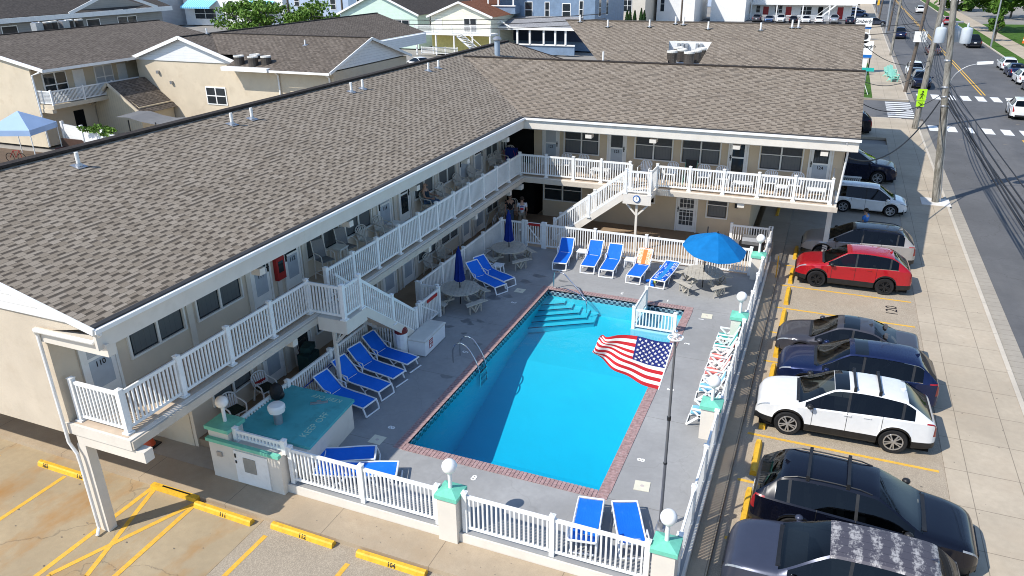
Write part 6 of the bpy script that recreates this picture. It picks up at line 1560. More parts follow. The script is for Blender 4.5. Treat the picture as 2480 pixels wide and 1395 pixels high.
# shed
sh = empty('garden_shed', 'cream board shed with brown gable roof between the two neighbouring motel wings', 'shed', (-44,30.4,-.4))
mb = MB(); mb.add([(-46.2,30.3,-.4),(-41.3,30.3,-.4),(-41.3,30.3,2.1),(-43.9,30.3,3.8),(-46.2,30.3,2.1)],[(0,1,2,3,4)]); mb.box(-46.2,30.31,-.4,-41.3,33.8,2.1); part(mb,'wall',SHED,sh)
mb = MB(); hroof(mb,-47.0,-40.8,30.0,33.8,'Y',1.65,3.95); part(mb,'roof',ROOFN,sh,fix=False)
mb = MB(); mb.beam((-47.0,29.95,1.6),(-43.9,29.95,3.9),.10,.22); mb.beam((-40.8,29.95,1.6),(-43.9,29.95,3.9),.10,.22); part(mb,'rake_boards',NEIGH,sh)
# tent, white fence, clutter behind the long roof
tn = empty('canopy_tent', 'pale blue pyramid canopy tent at the left edge', 'tent', (-44.3,22.3,-.4), .35)
mb = MB(); T = 1.65
pk = (0,0,3.45)
mb.add([(-T,-T,2.35),(T,-T,2.35),(T,T,2.35),(-T,T,2.35),pk,(-T,-T,1.95),(T,-T,1.95),(T,T,1.95),(-T,T,1.95)],[(0,1,4),(1,2,4),(2,3,4),(3,0,4),(5,6,1,0),(6,7,2,1),(7,8,3,2),(8,5,0,3)]); mb.build('canopy', plain('pale_blue_canopy',(0.32,0.45,0.66),.7,.06,1), tn, fix=False)
for a in (-1,1):
    for b in (-1,1):
        mb = MB(); mb.cyl((a*(T-.05),b*(T-.05),0),(a*(T-.05),b*(T-.05),2.4),.035,n=8); mb.build('leg', WHITE, tn)
wf = empty('board_fence', 'white board fence behind the long roof beside the tent', 'fence', (-38,22,-.4))
mb = MB(); mb.prism([(-43.0,24.5,-.4),(-34.4,22.45,-.4),(-34.37,22.55,-.4),(-42.97,24.6,-.4)],(0,0,2.2)); part(mb,'board_panel',SIDW,wf)
for x in (-42.9,-40.1,-37.2,-34.5):
    yy = 24.5-(x+43)*.2384; mb = MB(); mb.box(x-.09,yy-.1,-.4,x+.09,yy+.1,2.0); part(mb,'post',WHITE,wf)
def leafmat(name, lo, hi, sc=.9):
    m, nt, b = nmat(name)
    f = noise(nt, sc, 3); c = mix(nt, ramp(nt, f, [(.3,0.0),(.7,1.0)]), lo, hi)
    nt.links.new(c, b.inputs['Base Color']); b.inputs['Roughness'].default_value = .6; b.inputs['Specular IOR Level'].default_value = .25
    return m
LEAF = leafmat('maple_leaves', (0.03,0.075,0.008), (0.10,0.20,0.025)); LEAF2 = leafmat('bright_leaves', (0.05,0.11,0.012), (0.16,0.27,0.04)); LEAFD = leafmat('dark_conifer', (0.010,0.030,0.008), (0.03,0.075,0.015))
BARK = plain('grey_bark', (0.10,0.085,0.07), .9, .3, 6, bmp=.6, bscale=12)
def leaves(mb, c, rad, n, size, flat=.75, clumps=14, seed=0):
    rnd = random.Random(seed)
    cl = []
    for i in range(clumps):
        while True:
            p = Vector((rnd.uniform(-1,1),rnd.uniform(-1,1),rnd.uniform(-1,1)))
            if p.length < 1: break
        cl.append((Vector((p.x*rad[0],p.y*rad[1],p.z*rad[2])), rnd.uniform(.22,.42)))
    for i in range(n):
        q, s = cl[rnd.randrange(clumps)]
        d = Vector((rnd.gauss(0,1),rnd.gauss(0,1),rnd.gauss(0,.8)))
        d = d.normalized()*(rnd.random()**.4)
        p = Vector(c)+q+Vector((d.x*rad[0]*s,d.y*rad[1]*s,d.z*rad[2]*s))
        a = Vector((rnd.gauss(0,1),rnd.gauss(0,1),rnd.gauss(.6,.8))).normalized(); t = a.orthogonal().normalized(); u = a.cross(t); th = rnd.uniform(0,6.28)
        e1 = (t*math.cos(th)+u*math.sin(th))*size*rnd.uniform(.6,1.3); e2 = a.cross(e1)*rnd.uniform(.5,.8)
        mb.add([p-e1,p-e2*.8,p+e1,p+e2*.8],[(0,1,2,3)])
def tree(label, loc, h, rad, n, size, mat, group, seed, clumps=16, kind='leafy_tree'):
    r = empty(kind, label, 'tree', loc, 0, group); rnd = random.Random(seed)
    mb = MB(); mb.tube(smooth_pts([(0,0,0),(.1,.05,h*.25),(-.05,0,h*.5),(.1,.1,h*.8)],4),[.22-.17*i/12 for i in range(13)],8)
    for i in range(7):
        a = rnd.uniform(0,6.28); z0 = h*rnd.uniform(.25,.55); mb.tube([(0,0,z0),(math.cos(a)*rad[0]*.4,math.sin(a)*rad[1]*.4,z0+h*.14),(math.cos(a)*rad[0]*.8,math.sin(a)*rad[1]*.8,z0+h*.22)],[.09,.06,.02],6)
    mb.build('trunk', BARK, r, smooth=True)
    mb = MB(); leaves(mb, (0,0,h-rad[2]*.95), rad, n, size, clumps=clumps, seed=seed); mb.build('crown', mat, r, fix=False)
    return r
iv = MB(); leaves(iv,(0,0,0),(1.9,.5,.35),650,.13,clumps=16,seed=3); o = iv.build('climbing_vine', LEAF2, fix=False); o.location = (-38.0,23.15,1.95); tag(o,'green vine trailing over the white board fence','vine')
iv = MB(); leaves(iv,(0,0,0),(.45,.3,.7),160,.12,clumps=6,seed=5); o = iv.build('climbing_vine', LEAF2, fix=False); o.location = (-31.3,27.5,2.1); tag(o,'small green vine against the cream wall above the long roof','vine')
pg = empty('pergola_sheet', 'grey sagging shade sheet on posts in front of the cream shed', 'shade sheet', (-36,27.5,-.4))
mb = MB(); vs = []; 
for i in range(7):
    for j in range(3): vs.append((-39.5+i*1.25, 26.4+j*1.1, 2.15+.12*math.sin(i*1.8)+.05*j-.07*i))
mb.add(vs,[(i*3+j,i*3+j+1,i*3+j+4,i*3+j+3) for i in range(6) for j in range(2)]); q_ = part(mb,'sheet',plain('grey_tarp',(0.16,0.16,0.16),.7,.1,2),pg,fix=False)
for x in (-38.5,-35.8,-33.2):
    mb = MB(); mb.cyl((x,26.6,-.4),(x,26.6,1.95),.05,n=6); part(mb,'post',BLACK,pg)
acunit('grey square condenser standing behind the white board fence', (-35.0,24.4,.2),.6,1.4,'condensers behind the long roof',True)
acunit('pale flat condenser showing above the long roof by the cream wall', (-29.3,28.7,.9),.75,.75,'condensers behind the long roof',True)
acunit('round condenser showing above the long roof ridge', (-21.0,33.2,3.2),.5,1.0,'condensers behind the long roof')
acunit('second round condenser beside it above the long roof ridge', (-19.9,33.4,3.5),.5,1.0,'condensers behind the long roof')
cb = empty('cool_box', 'blue and white cool box behind the long roof', 'cool box', (-37.9,21.6,-.4)); mb = MB(); mb.box(-.6,-.4,0,.6,.4,.75); mb.build('box', plain('blue_plastic',(0.05,0.18,0.5),.4), cb); mb = MB(); mb.box(-.63,-.43,.751,.63,.43,.9); mb.build('lid', PLAST, cb)
tbx = empty('patio_bench', 'dark red storage bench in the shade of the tent', 'bench', (-41.2,23.4,-.4)); mb = MB(); mb.box(-1.1,-.4,0,1.1,.4,.7); mb.build('bench_box', plain('dark_red_wood',(0.10,0.02,0.015),.7), tbx); mb = MB(); mb.box(-1.15,.3,.71,1.15,.42,1.3); mb.build('backrest', plain('dark_brown_wood',(0.06,0.03,0.02),.7), tbx)
bk = empty('bicycle', 'red bicycle parked under the tent', 'bicycle', (-43.9,21.0,-.4), .2)
for x in (-.5,.5):
    mb = MB(); mb.tube([(x+.33*math.cos(t*PI/9),0,.33+.33*math.sin(t*PI/9)) for t in range(18)],.025,5,closed=True); mb.build('wheel', RUBBER, bk)
mb = MB(); mb.tube([(-.5,0,.33),(-.1,0,.85),(.4,0,.9),(.5,0,.33)],.025,5); mb.tube([(-.1,0,.85),(0,0,.33),(.4,0,.85)],.025,5); mb.build('frame', RED, bk)
# ---- B3 grey house behind
b3 = empty('apartment_house', 'grey sided house with white windows and brown roof at the top left', 'house', (-76,55,-.4))
mb = MB(); mb.box(-92,30,-.4,-74,66,6.9); mb.add([(-73.99,52,7.6),(-73.99,64,7.6),(-73.99,58,9.4)],[(0,1,2)]); part(mb,'wall',SIDGREY,b3)
mb = MB(); roofface(mb,[(-73.2,29,7.55),(-73.2,67,7.55),(-83,67,10.6),(-83,29,10.6)],(-73,0,7.5),(0,1,0),(-9.8,0,3.05)); roofface(mb,[(-93,29,7.5),(-93,67,7.5),(-83,67,10.6),(-83,29,10.6)],(-93,0,7.5),(0,1,0),(10,0,3.1)); part(mb,'roof',ROOFDK,b3,fix=False)
mb = MB(); mb.box(-73.4,29,7.0,-73.0,67,7.5); mb.beam((-73.1,51.4,7.5),(-73.1,58,9.7),.1,.35); mb.beam((-73.1,64.6,7.5),(-73.1,58,9.7),.1,.35); part(mb,'eaves_trim',PAINTW,b3)
for y0,y1,l in ((43.5,45.2,1),(48.2,50,1),(54.3,56,1),(58.8,61.6,2)): bwin(b3,-74,0,y0,y1,4.9,6.6,'E',lights=l)
# ---- houses along the top edge
def house(name, label, x0, x1, y0, y1, ze, zr, wall, roof, wins=(), axis='Y', over=.5, doors=(), cat='house', trim=True):
    r = empty(name, label, cat, ((x0+x1)/2,y0,-.4))
    mb = MB(); mb.box(x0,y0,-.4,x1,y1,ze)
    if zr > ze:
        if axis == 'Y': mb.add([(x0,y0+.01,ze),(x1,y0+.01,ze),((x0+x1)/2,y0+.01,zr)],[(0,1,2)])
        else: mb.add([(x1-.01,y0,ze),(x1-.01,y1,ze),(x1-.01,(y0+y1)/2,zr)],[(0,1,2)])
    part(mb,'wall',wall,r)
    o = over
    mb = MB()
    if zr > ze: k_ = (zr-ze)/((x1-x0)/2 if axis=='Y' else (y1-y0)/2); hroof(mb,x0-o,x1+o,y0-o,y1+o,axis,ze-o*k_+.05,zr+.05)
    else: mb.box(x0-.2,y0-.2,ze+.001,x1+.2,y1+.2,ze+.3)
    part(mb,'roof',roof,r,fix=False)
    if trim and zr > ze:
        mb = MB()
        if axis == 'Y':
            m=(x0+x1)/2
            for e in (x0-o,x1+o): mb.beam((e,y0-o-.03,ze-o*k_),(m,y0-o-.03,zr),.08,.28)
        else:
            mb.box(x0-o,y0-o-.06,ze-o*k_-.15,x1+o,y0-o,ze-o*k_+.05)
            m=(y0+y1)/2
            for e in (y0-o,y1+o): mb.beam((x1+o+.03,e,ze-o*k_),(x1+o+.03,m,zr),.08,.28)
        part(mb,'trim',PAINTW,r)
    for w in wins: bwin(r,*w[:7],**(w[7] if len(w)>7 else {}))
    for d in doors: bdoor(r,*d)
    return r
yh = house('yellow_house','pale yellow gabled house with white outside stair and balcony',-47.5,-37.6,92,112,5.1,7.0,SIDYEL,ROOFRED,[(-41.9,-40,92,0,2.9,4.7,'S')],doors=[(-46.7,-45.6,92,0,2.9,4.6,'S',PAINTW),(-45.9,-44.9,92,0,.2,2.2,'S',DARK)])
mb = MB(); mb.box(-49,89.4,2.55,-36.5,91.99,2.8); part(mb,'balcony_slab',PAINTW,yh)
fence('','','',lin((-49,89.5,2.8),(-36.6,89.5,2.8),4),1.05,None,parent=yh)
fence('','','',lin((-48,89.5,-.2),(-42,89.5,-.2),3),1.0,None,parent=yh)
mb = MB()
for k in range(14): mb.box(-41.2+.28*k,87.9,2.8-.215*k-.1,-40.9+.28*k,89.3,2.8-.215*k)
mb.beam((-41.2,87.9,3.6),(-37.3,87.9,.6),.06,.08); mb.beam((-41.2,89.35,3.6),(-37.3,89.35,.6),.06,.08); mb.beam((-41.2,87.9,2.6),(-37.3,87.9,-.4),.06,.25); part(mb,'outside_stair',PAINTW,yh)
mb = MB()
for x in (-48.8,-45.5,-42.5,-39.5,-36.7): mb.box(x-.1,89.45,-.4,x+.1,89.65,2.55)
part(mb,'balcony_posts',PAINTW,yh)
mb = MB(); mb.box(-47.4,91.9,-.3,-37.7,91.99,2.5); part(mb,'lower_wall',plain('butter_yellow_paint',(0.72,0.62,0.22),.7),yh)
gh = house('green_house','mint green gabled house left of the yellow house',-67,-52.6,97,120,4.9,8.0,SIDGREEN,ROOFDK,[(-56.7,-54.2,97,0,2.3,3.9,'S'),(-52.6,0,101,102.5,2.8,4.4,'E')])
bh = house('blue_house','blue shingled house with grey porch roof and white trim',-40.0,-24.5,101,118,9.5,12.5,SIDBLUE,ROOFG,[(-35.7,-34.6,101,0,4.4,6.6,'S',dict(lights=1)),(-32.4,-31.8,101,0,4.4,6.6,'S',dict(lights=1)),(-29.6,-28.4,101,0,4.3,6.4,'S',dict(lights=1)),(-26.9,-26.4,101,0,4.5,6.8,'S',dict(lights=1)),(-24.5,0,103,104,4.6,7,'E',dict(lights=1)),(-24.5,0,107,108,4.6,7,'E',dict(lights=1))],axis='X')
mb = MB(); roofface(mb,[(-42,94.6,3.5),(-25.4,94.6,3.3),(-26.5,101,4.6),(-40.5,101,4.6)],(0,94.6,3.5),(1,0,0),(0,6.4,1.1)); part(mb,'porch_roof',ROOFG,bh,fix=False)
mb = MB(); mb.box(-42,94.5,3.1,-25.4,94.62,3.5); mb.beam((-38.6,94.3,3.4),(-37.0,94.3,4.3),.1,.2); mb.beam((-35.4,94.3,3.4),(-37.0,94.3,4.3),.1,.2); mb.box(-41.6,94.9,.9,-25.6,95.1,1.1)
for x in (-41.4,-39.9,-37.6,-34.6,-32.6,-30.4,-28.6,-27.0): mb.box(x-.13,94.8,1.1,x+.13,95.06,3.1)
part(mb,'porch_trim',PAINTW,bh)
mb = MB(); mb.box(-41.5,95.1,-.4,-25.7,95.3,.9); part(mb,'porch_wall',SIDBLUE,bh)
mb = MB(); mb.box(-41.4,100.6,1.0,-25.7,100.9,3.3); part(mb,'porch_back_wall',plain('deep_navy_wall',(0.035,0.05,0.09),.7),bh)
mb = MB(); mb.box(-41.2,98.8,5.0,-36.5,100.99,6.2); mb.box(-41.3,98.6,7.6,-36.3,100.99,8.2); part(mb,'upper_porch',SIDBLUE,bh)
mb = MB()
for x in (-41,-39.3,-36.8): mb.box(x-.1,98.7,6.2,x+.1,98.9,7.6)
mb.box(-41.2,98.6,6.1,-36.4,98.79,6.25); part(mb,'upper_porch_posts',PAINTW,bh)
house('light_blue_house','light blue house behind the trees with a navy lower neighbour',-99,-84,125,140,8.5,8.5,SIDLB,ROOFG,[(-97.5,-96.4,125,0,4.2,6,'S',dict(lights=1)),(-88.5,-87.3,125,0,3.6,5.6,'S',dict(lights=1)),(-94.0,-93.0,125,0,3.0,4.6,'S',dict(lights=1))])
house('navy_house','navy house with white windows behind the neighbouring roofs',-83.5,-73.5,124,138,9.5,9.5,SIDBLUE,ROOFG,[(-81.4,-80.4,124,0,3.4,5.6,'S',dict(lights=1)),(-79,-77,124,0,3.4,5.6,'S'),(-75.8,-74.8,124,0,3.4,5.6,'S',dict(lights=1))])
house('white_cottage','white house with blue door trim left of the mint house',-73,-66,112,124,7,9,SIDW,ROOFG,[(-70.5,-69,112,0,4,6,'S')])
house('grey_garage','low flat pale grey garages behind the neighbouring roof',-84,-66,103,110,1.2,1.2,SIDBEI,plain('pale_flat_roof',(0.42,0.41,0.39),.9,.1,1),trim=False)
aw = house('white_house','white house with two pale blue striped awnings behind the green trees',-131,-103,128,142,8,8,SIDW,ROOFG,[(-128,-122,128,0,1.0,3.2,'S'),(-111,-106,128,0,1.0,3.2,'S'),(-119,-116,128,0,1.0,3.4,'S'),(-126,-124.8,128,0,5.2,6.8,'S',dict(lights=1)),(-114,-112.6,128,0,5.0,6.8,'S',dict(lights=1))])
def awn():
    m, nt, b = nmat('striped_awning'); tc = N(nt,'ShaderNodeTexCoord'); sp = N(nt,'ShaderNodeSeparateXYZ'); nt.links.new(tc.outputs['Object'], sp.inputs[0])
    k = mth(nt,'GREATER_THAN', mth(nt,'FRACT', mth(nt,'MULTIPLY', sp.outputs[0], 1.6)), .5); nt.links.new(mix(nt,k,(0.10,0.40,0.60),(0.25,0.55,0.72)), b.inputs['Base Color']); b.inputs['Roughness'].default_value=.8; return m
AWN = awn()
for x0,x1 in ((-129.5,-121),(-112,-105)):
    mb = MB(); mb.add([(x0,127.9,5.0),(x1,127.9,5.0),(x1,125.2,3.7),(x0,125.2,3.7),(x0,125.2,3.35),(x1,125.2,3.35)],[(0,1,2,3),(3,2,5,4)]); part(mb,'awning',AWN,aw,fix=False)
house('grey_house','grey house with dark brown balcony at the top left behind the trees',-146,-132,118,130,8,8,siding('pale_grey_siding',(0.42,0.43,0.45),.3),ROOFG,[(-135,-133.8,118,0,3.4,5.0,'S',dict(lights=1)),(-139,-137.5,118,0,3.2,5,'S',dict(lights=1)),(-143,-141.6,118,0,3.2,5,'S',dict(lights=1)),(-136,-134.4,118,0,.2,1.8,'S'),(-142,-140.4,118,0,.2,1.8,'S')])
gy = bpy.data.objects['grey_house']
mb = MB(); mb.box(-138.5,116.5,1.6,-132.5,117.99,1.9); mb.box(-138.5,116.4,2.3,-132.5,116.5,2.5); mb.box(-138.5,116.4,2.8,-132.5,116.5,3.0); part(mb,'balcony',plain('dark_brown_timber',(0.05,0.03,0.025),.8),gy)
house('beige_apartments','beige flat roofed building behind the row of clipped conifers',-41,-28.3,150,170,9,9,SIDBEI,ROOFG,[(-37.5,-36.2,150,0,3.0,4.2,'S'),(-33.8,-31.2,150,0,2.4,4.6,'S',dict(lights=3))])
house('grey_white_house','white house beyond the beige building',-27.6,-19.5,158,175,8,10,SIDW,ROOFG,[(-26.8,-26.0,158,0,2,5,'S',dict(lights=1))])
house('blank_white_building','blank white building left of the far motel',-17.3,-9.9,166,190,8,8,PAINTW,ROOFG,trim=False)
fm = house('far_motel','far white motel with red doors and white balconies above parked cars',-9.6,11.5,176,192,8,8,PAINTW,ROOFG,[(-8.6,-7.8,176,0,.9,2.4,'S',dict(lights=1)),(-4.5,-3.0,176,0,.9,2.4,'S'),(1.0,3.2,176,0,.6,2.2,'S')],doors=[(-7.1,-5.9,176,0,-.3,2.2,'S',RED),(-2.2,-1.0,176,0,-.3,2.2,'S',RED),(8.6,9.8,176,0,-.3,2.2,'S',RED),(4.6,5.6,176,0,-.3,2.2,'S',DARK)],trim=False)
mb = MB(); mb.box(-9.6,173.6,2.7,12.5,175.99,3.0); part(mb,'balcony_slab',PAINTW,fm)
fence('','','',lin((-9.6,173.7,3.0),(12.5,173.7,3.0),7),1.1,None,parent=fm)
mb = MB()
for x in (-9.5,-4,1.5,7,12.3): mb.box(x-.12,173.7,-.4,x+.12,173.95,2.7)
mb.beam((4.6,172.6,-.3),(8.2,172.6,2.8),.08,.3); mb.beam((4.6,172.6,.7),(8.2,172.6,3.8),.06,.1); part(mb,'posts_and_stair',PAINTW,fm)
fence('picket_fence','white fence behind the cars in front of the far motel','fence',lin((-10,170,-.4),(9,170,-.4),6),1.2,'far fences')
# conifers
for i in range(14):
    x = -40.2+i*.98+(0.35 if i%3==0 else 0); h = 3.4+random.uniform(-.5,.7)
    r = empty('clipped_conifer', 'dark conical conifer number %s from the left in the row before the beige building'%('one two three four five six seven eight nine ten eleven twelve thirteen fourteen'.split()[i]), 'conifer', (x,146,-.4), 0, 'conical conifers before the beige building')
    rnd = random.Random(i); mb = MB()
    for k in range(260):
        t = rnd.random()**.8; a = rnd.uniform(0,6.28); rr_ = .62*(1-t)**.7*rnd.uniform(.75,1.1); p = Vector((rr_*math.cos(a), rr_*math.sin(a), h*t)); e1 = Vector((math.cos(a+1.5),math.sin(a+1.5),rnd.uniform(-.3,.3)))*.16; e2 = Vector((math.cos(a)*.3,math.sin(a)*.3,1))*.22
        mb.add([p-e1,p-e2*.3,p+e1,p+e2],[(0,1,2,3)])
    mb.lathe((0,0,0),[(.5,0),(.45,h*.35),(.25,h*.75),(.02,h*.97)],8); mb.build('foliage', LEAFD, r, fix=False)
# trees
tree('bushy light green tree left of the wooden pole behind the neighbouring roofs', (-90,104,-.4), 6.3, (8.2,5.0,3.3), 5200, .34, LEAF2, 'trees behind the neighbouring motel', 11, 26)
tree('bushy light green tree right of the wooden pole behind the neighbouring roofs', (-77.5,103,-.4), 6.2, (6.6,5,3.0), 4400, .34, LEAF2, 'trees behind the neighbouring motel', 12, 22)
tree('tall leafy tree at the top right corner', (45,128,-.4), 16, (9.5,9,6.6), 7500, .5, LEAF, 'street trees on the right', 13, 34)
tree('leafy tree left of the corner tree, above the transformers', (36,152,-.4), 11.5, (7,6,4.6), 4800, .45, LEAF, 'street trees on the right', 14, 24)
tree('young slender street tree beside the black pickup', (33.0,133,-.4), 5.0, (1.5,1.5,1.6), 700, .25, LEAF, 'street trees on the right', 15, 8)
tree('leafy tree at the far end of the right lawn', (44,190,-.4), 12, (8,7,5.2), 3200, .6, LEAF, 'street trees on the right', 16, 20)
tree('dark rounded bush on the right lawn', (46,113,-.4), 3.0, (2.4,2.2,1.6), 900, .3, LEAFD, 'street trees on the right', 17, 10)
for i,(x,y) in enumerate(((36,215),(42,240),(60,230),(20,330),(-20,330),(-60,300),(-110,260),(-160,230),(60,300),(5,380),(90,200),(-200,180))):
    tree('distant leafy tree %s beyond the end of the street'%('one two three four five six seven eight nine ten eleven twelve'.split()[i]), (x,y,-.4), 10+i%3, (7,6,5), 700, 1.0, LEAF, 'distant trees', 30+i, 12)
for i,(x0,x1,y,h) in enumerate(((-8,18,240,7),(-50,-25,220,8),(-90,-60,190,9),(-130,-100,180,8),(36,50,260,7),(-165,-140,160,8),(20,34,420,8))):
    house('distant_house','distant pale house %s at the very top of the view'%('one two three four five six seven'.split()[i]),x0,x1,y,y+14,h,h+2.5,(SIDW,SIDLB,SIDBEI,SIDGREEN)[i%4],ROOFG,[(x0+2,x0+4,y,0,2,4,'S'),(x1-5,x1-3,y,0,2,4,'S')])
# ---- rear building of the block (behind the right wing)
rb = empty('rear_motel_block', 'second brown roofed block directly behind the right wing with a sunken air conditioner well', 'motel', (2,34,-.4))
RE, RR2 = 6.6, 8.69; ye, yr, yn = 29.4, 39.0, 48.5; k2 = (RR2-RE)/(yr-ye)
zs2 = lambda y: RE+(y-ye)*k2
wx0, wx1, wy0, wy1 = .1, 2.75, 30.6, 35.1
mb = MB()
def rq(pts): roofface(mb, [(x,y,zs2(y)) for x,y in pts], (0,ye,RE), (1,0,0), (0,yr-ye,RR2-RE))
lx = lambda y: -2.4-(y-ye)*.60
rq([(lx(ye),ye),(wx0+.9,ye),(wx0+.9,wy0),(wx0,wy1),(wx0,yr),(lx(yr),yr)])
rq([(wx0,wy1),(wx1,wy1),(wx1,yr),(wx0,yr)])
rq([(wx0+.9,ye),(11.45,ye),(11.45,yr),(wx1,yr),(wx1,wy1),(wx1-.05,wy0),(wx0+.9,wy0)])
roofface(mb,[(-9.5,yn,RE),(11.45,yn,RE),(11.45,yr,RR2),(lx(yr),yr,RR2)],(0,yn,RE),(1,0,0),(0,yr-yn,RR2-RE))
part(mb,'roof',ROOFR,rb,fix=False)
mb = MB(); zf = zs2(wy0)-.02
mb.add([(wx0+.9,wy0,zf),(wx1-.05,wy0,zf),(wx1,wy1,zf),(wx0,wy1,zf),(wx0,wy1,zs2(wy1)),(wx1,wy1,zs2(wy1)),(wx1-.05,wy0,zs2(wy0)),(wx0+.9,wy0,zs2(wy0))],[(0,1,2,3),(3,2,5,4),(1,6,5,2),(0,3,4,7)]); part(mb,'equipment_well',plain('white_roof_coating',(0.70,0.70,0.69),.6,.05,2,dirt=((.4,.4,.38),3,.3)),rb,fix=False)
mb = MB(); mb.box(-2.0,31,-.4,7.6,47.5,6.5); mb.box(7.601,31.6,2.8,11.2,47.5,6.5); part(mb,'wall',TAN,rb)
mb = MB(); mb.add([(11.2,29.5,6.5),(11.2,48.4,6.5),(11.2,39,8.6)],[(0,1,2)]); part(mb,'gable_wall',SIDW,rb)
mb = MB(); mb.beam((lx(yr),yr,RR2+.02),(11.45,yr,RR2+.02),.28,.06); part(mb,'ridge_cap',plain('brown_ridge_cap',(0.09,0.075,0.062),.9,.2,5),rb)
for x,y,l in ((.95,31.5,'front left'),(1.35,32.6,'second, taller, on the left'),(.95,33.6,'back left'),(2.0,31.3,'front right'),(2.25,32.3,'second on the right'),(2.35,33.5,'back right')): acunit('brown air conditioner in the sunken roof well, '+l,(x,y+.45,zf),.30,.70,'air conditioners in the sunken roof well')
mb = MB()
for x in (.75,1.0,1.25,1.9,2.15): mb.box(x-.08,wy1-.25,zf+.3,x+.08,wy1-.05,zf+.9)
part(mb,'disconnect_boxes',GALV,rb)
for i,(x,y) in enumerate(((-6.94,38.55),(-4.64,37.51),(-1.81,37.71),(-.23,38.48),(.32,38.32),(2.09,37.51),(5.37,37.48),(7.2,38.14),(7.57,38.17))):
    vent('white vent pipe %s from the left near the rear roof ridge'%('first second third fourth fifth sixth seventh eighth ninth'.split()[i]), x, y, zs2(y), (0,-k2), .5)
vent('short capped white vent on the rear roof near the black ridge line', -3.0, 30.9, zs2(30.9), (0,-k2), .6)
wl = MB(); panel(wl,(11.4,33.0,-.3),(12.5,33.0,-.3),.95); o = wl.build('picket_fence', WHITE); tag(o,'short white picket fence standing on the drive past the motel end','fence',FG)
# ================================================================== poles, wires, signs
def pole_mat():
    m, nt, b = nmat('weathered_pole_timber')
    f = noise(nt, 7, 6, rough=.7, stretch=(1.0,1.0,.16)); g = noise(nt, 2.2, 5, rough=.7, stretch=(1,1,.5))
    c = mix(nt, ramp(nt, f, [(.36,0.0),(.62,1.0)]), (0.085,0.075,0.062), (0.34,0.32,0.28)); c = mix(nt, ramp(nt, g, [(.52,0.0),(.7,.5)]), c, (0.12,0.12,0.085))
    nt.links.new(c, b.inputs['Base Color']); b.inputs['Roughness'].default_value = .95; b.inputs['Specular IOR Level'].default_value = .15; bump(nt, b, f, .9, .03); return m
WOODP = pole_mat()
WOODD = plain('dark_pole_timber', (0.12,0.095,0.075), .9, .25, 3, bmp=.6, bscale=9)
WIRE = plain('black_cable', (0.02,0.02,0.022), .6, .2, 5)
def upole(label, base, topp, r0, r1, mat=WOODP, name='utility_pole', group='utility poles along the left kerb'):
    r = empty(name, label, 'utility pole', base, 0, group)
    mb = MB(); b = Vector(base); t = Vector(topp); n = 14
    pts = [(t-b)*(i/n) for i in range(n+1)]
    mb.tube(pts, [r0+(r1-r0)*i/n for i in range(n+1)], 14); mb.build('shaft', mat, r, smooth=True)
    return r
p1 = upole('thick weathered leaning utility pole with transformers, beside the white hatchback', (16.51,32.74,-.4), (15.13,32.74,12.6), .195, .15)
def on1(z, dx=0, dy=0): return Vector((-.1123*(z+.4)+dx, dy, z+.4))
for dx, dy, l in ((-.50,-.1,0),(.72,-.1,1),(.25,.5,2)):
    mb = MB(); c = on1(8.35,dx,dy); mb.lathe(c,[(.001,0),(.25,0),(.27,.05),(.27,.68),(.25,.74),(.15,.8),(.001,.82)],18)
    mb.lathe((c.x,c.y,c.z+.8),[(.05,0),(.06,.1),(.04,.2),(.001,.24)],8); mb.build('transformer', plain('pale_grey_can_'+str(l),(0.46,0.50,0.54),.4,.06,3), p1, smooth=True)
mb = MB(); mb.tube(smooth_pts([on1(6.2,.15),on1(6.75,.45),on1(7.15,.95),on1(7.32,1.5)],5),.035,7); mb.build('lamp_arm', GALV, p1, smooth=True)
mb = MB(); c = on1(7.3,1.75); mb.prism([(c.x-.35,c.y-.14,c.z-.02),(c.x+.38,c.y-.10,c.z+.05),(c.x+.38,c.y+.10,c.z+.05),(c.x-.35,c.y+.14,c.z-.02)],(0,0,.13)); mb.build('lamp_head', TRIM, p1)
mb = MB()
for z in (5.0,5.5,6.0,7.4): mb.lathe(on1(z),[(.19,0),(.20,.05),(.185,.1)],12)
mb.tube([on1(9.4,-.3),on1(9.4,.6)],.06,6); mb.tube([on1(5.2,.24),on1(2.0,.24),on1(-.3,.25)],.03,6); mb.build('brackets', GALV, p1)
p2 = upole('weathered utility pole with a yellow green pedestrian sign at the corner', (16.78,54.6,-.4), (17.1,54.6,12.8), .24, .18)
mb = MB(); mb.cbox(.02,-.30,2.78,.66,.03,.90,rz=R(6)); mb.cbox(.02,-.31,2.06,.60,.03,.42,rz=R(6)); sg = mb.build('pedestrian_sign', plain('fluorescent_yellow_green',(0.42,0.78,0.02),.5,.05,4), p2)
mb = MB(); y = -.34
mb.cyl((.06,y-.01,3.1),(.06,y+.02,3.1),.085,n=12); mb.beam((.05,y,2.98),(0,y,2.68),.03,.12,up=(0,1,0)); mb.beam((0,y,2.7),(.16,y,2.38),.03,.07,up=(0,1,0)); mb.beam((0,y,2.7),(-.16,y,2.4),.03,.07,up=(0,1,0)); mb.beam((.05,y,2.95),(.24,y,2.75),.03,.055,up=(0,1,0)); mb.beam((.03,y,2.95),(-.17,y,2.78),.03,.055,up=(0,1,0))
mb.beam((-.22,y,2.05),(.15,y,1.85),.03,.09,up=(0,1,0)); mb.beam((.2,y,1.82),(.16,y,2.06),.03,.07,up=(0,1,0)); mb.beam((.2,y,1.82),(-.04,y,1.78),.03,.07,up=(0,1,0)); mb.v = [((x_-.02)*.72+.02, y_, (z_-2.45)*.78+2.52) for x_, y_, z_ in mb.v]; mb.build('pictogram', INK, sg)
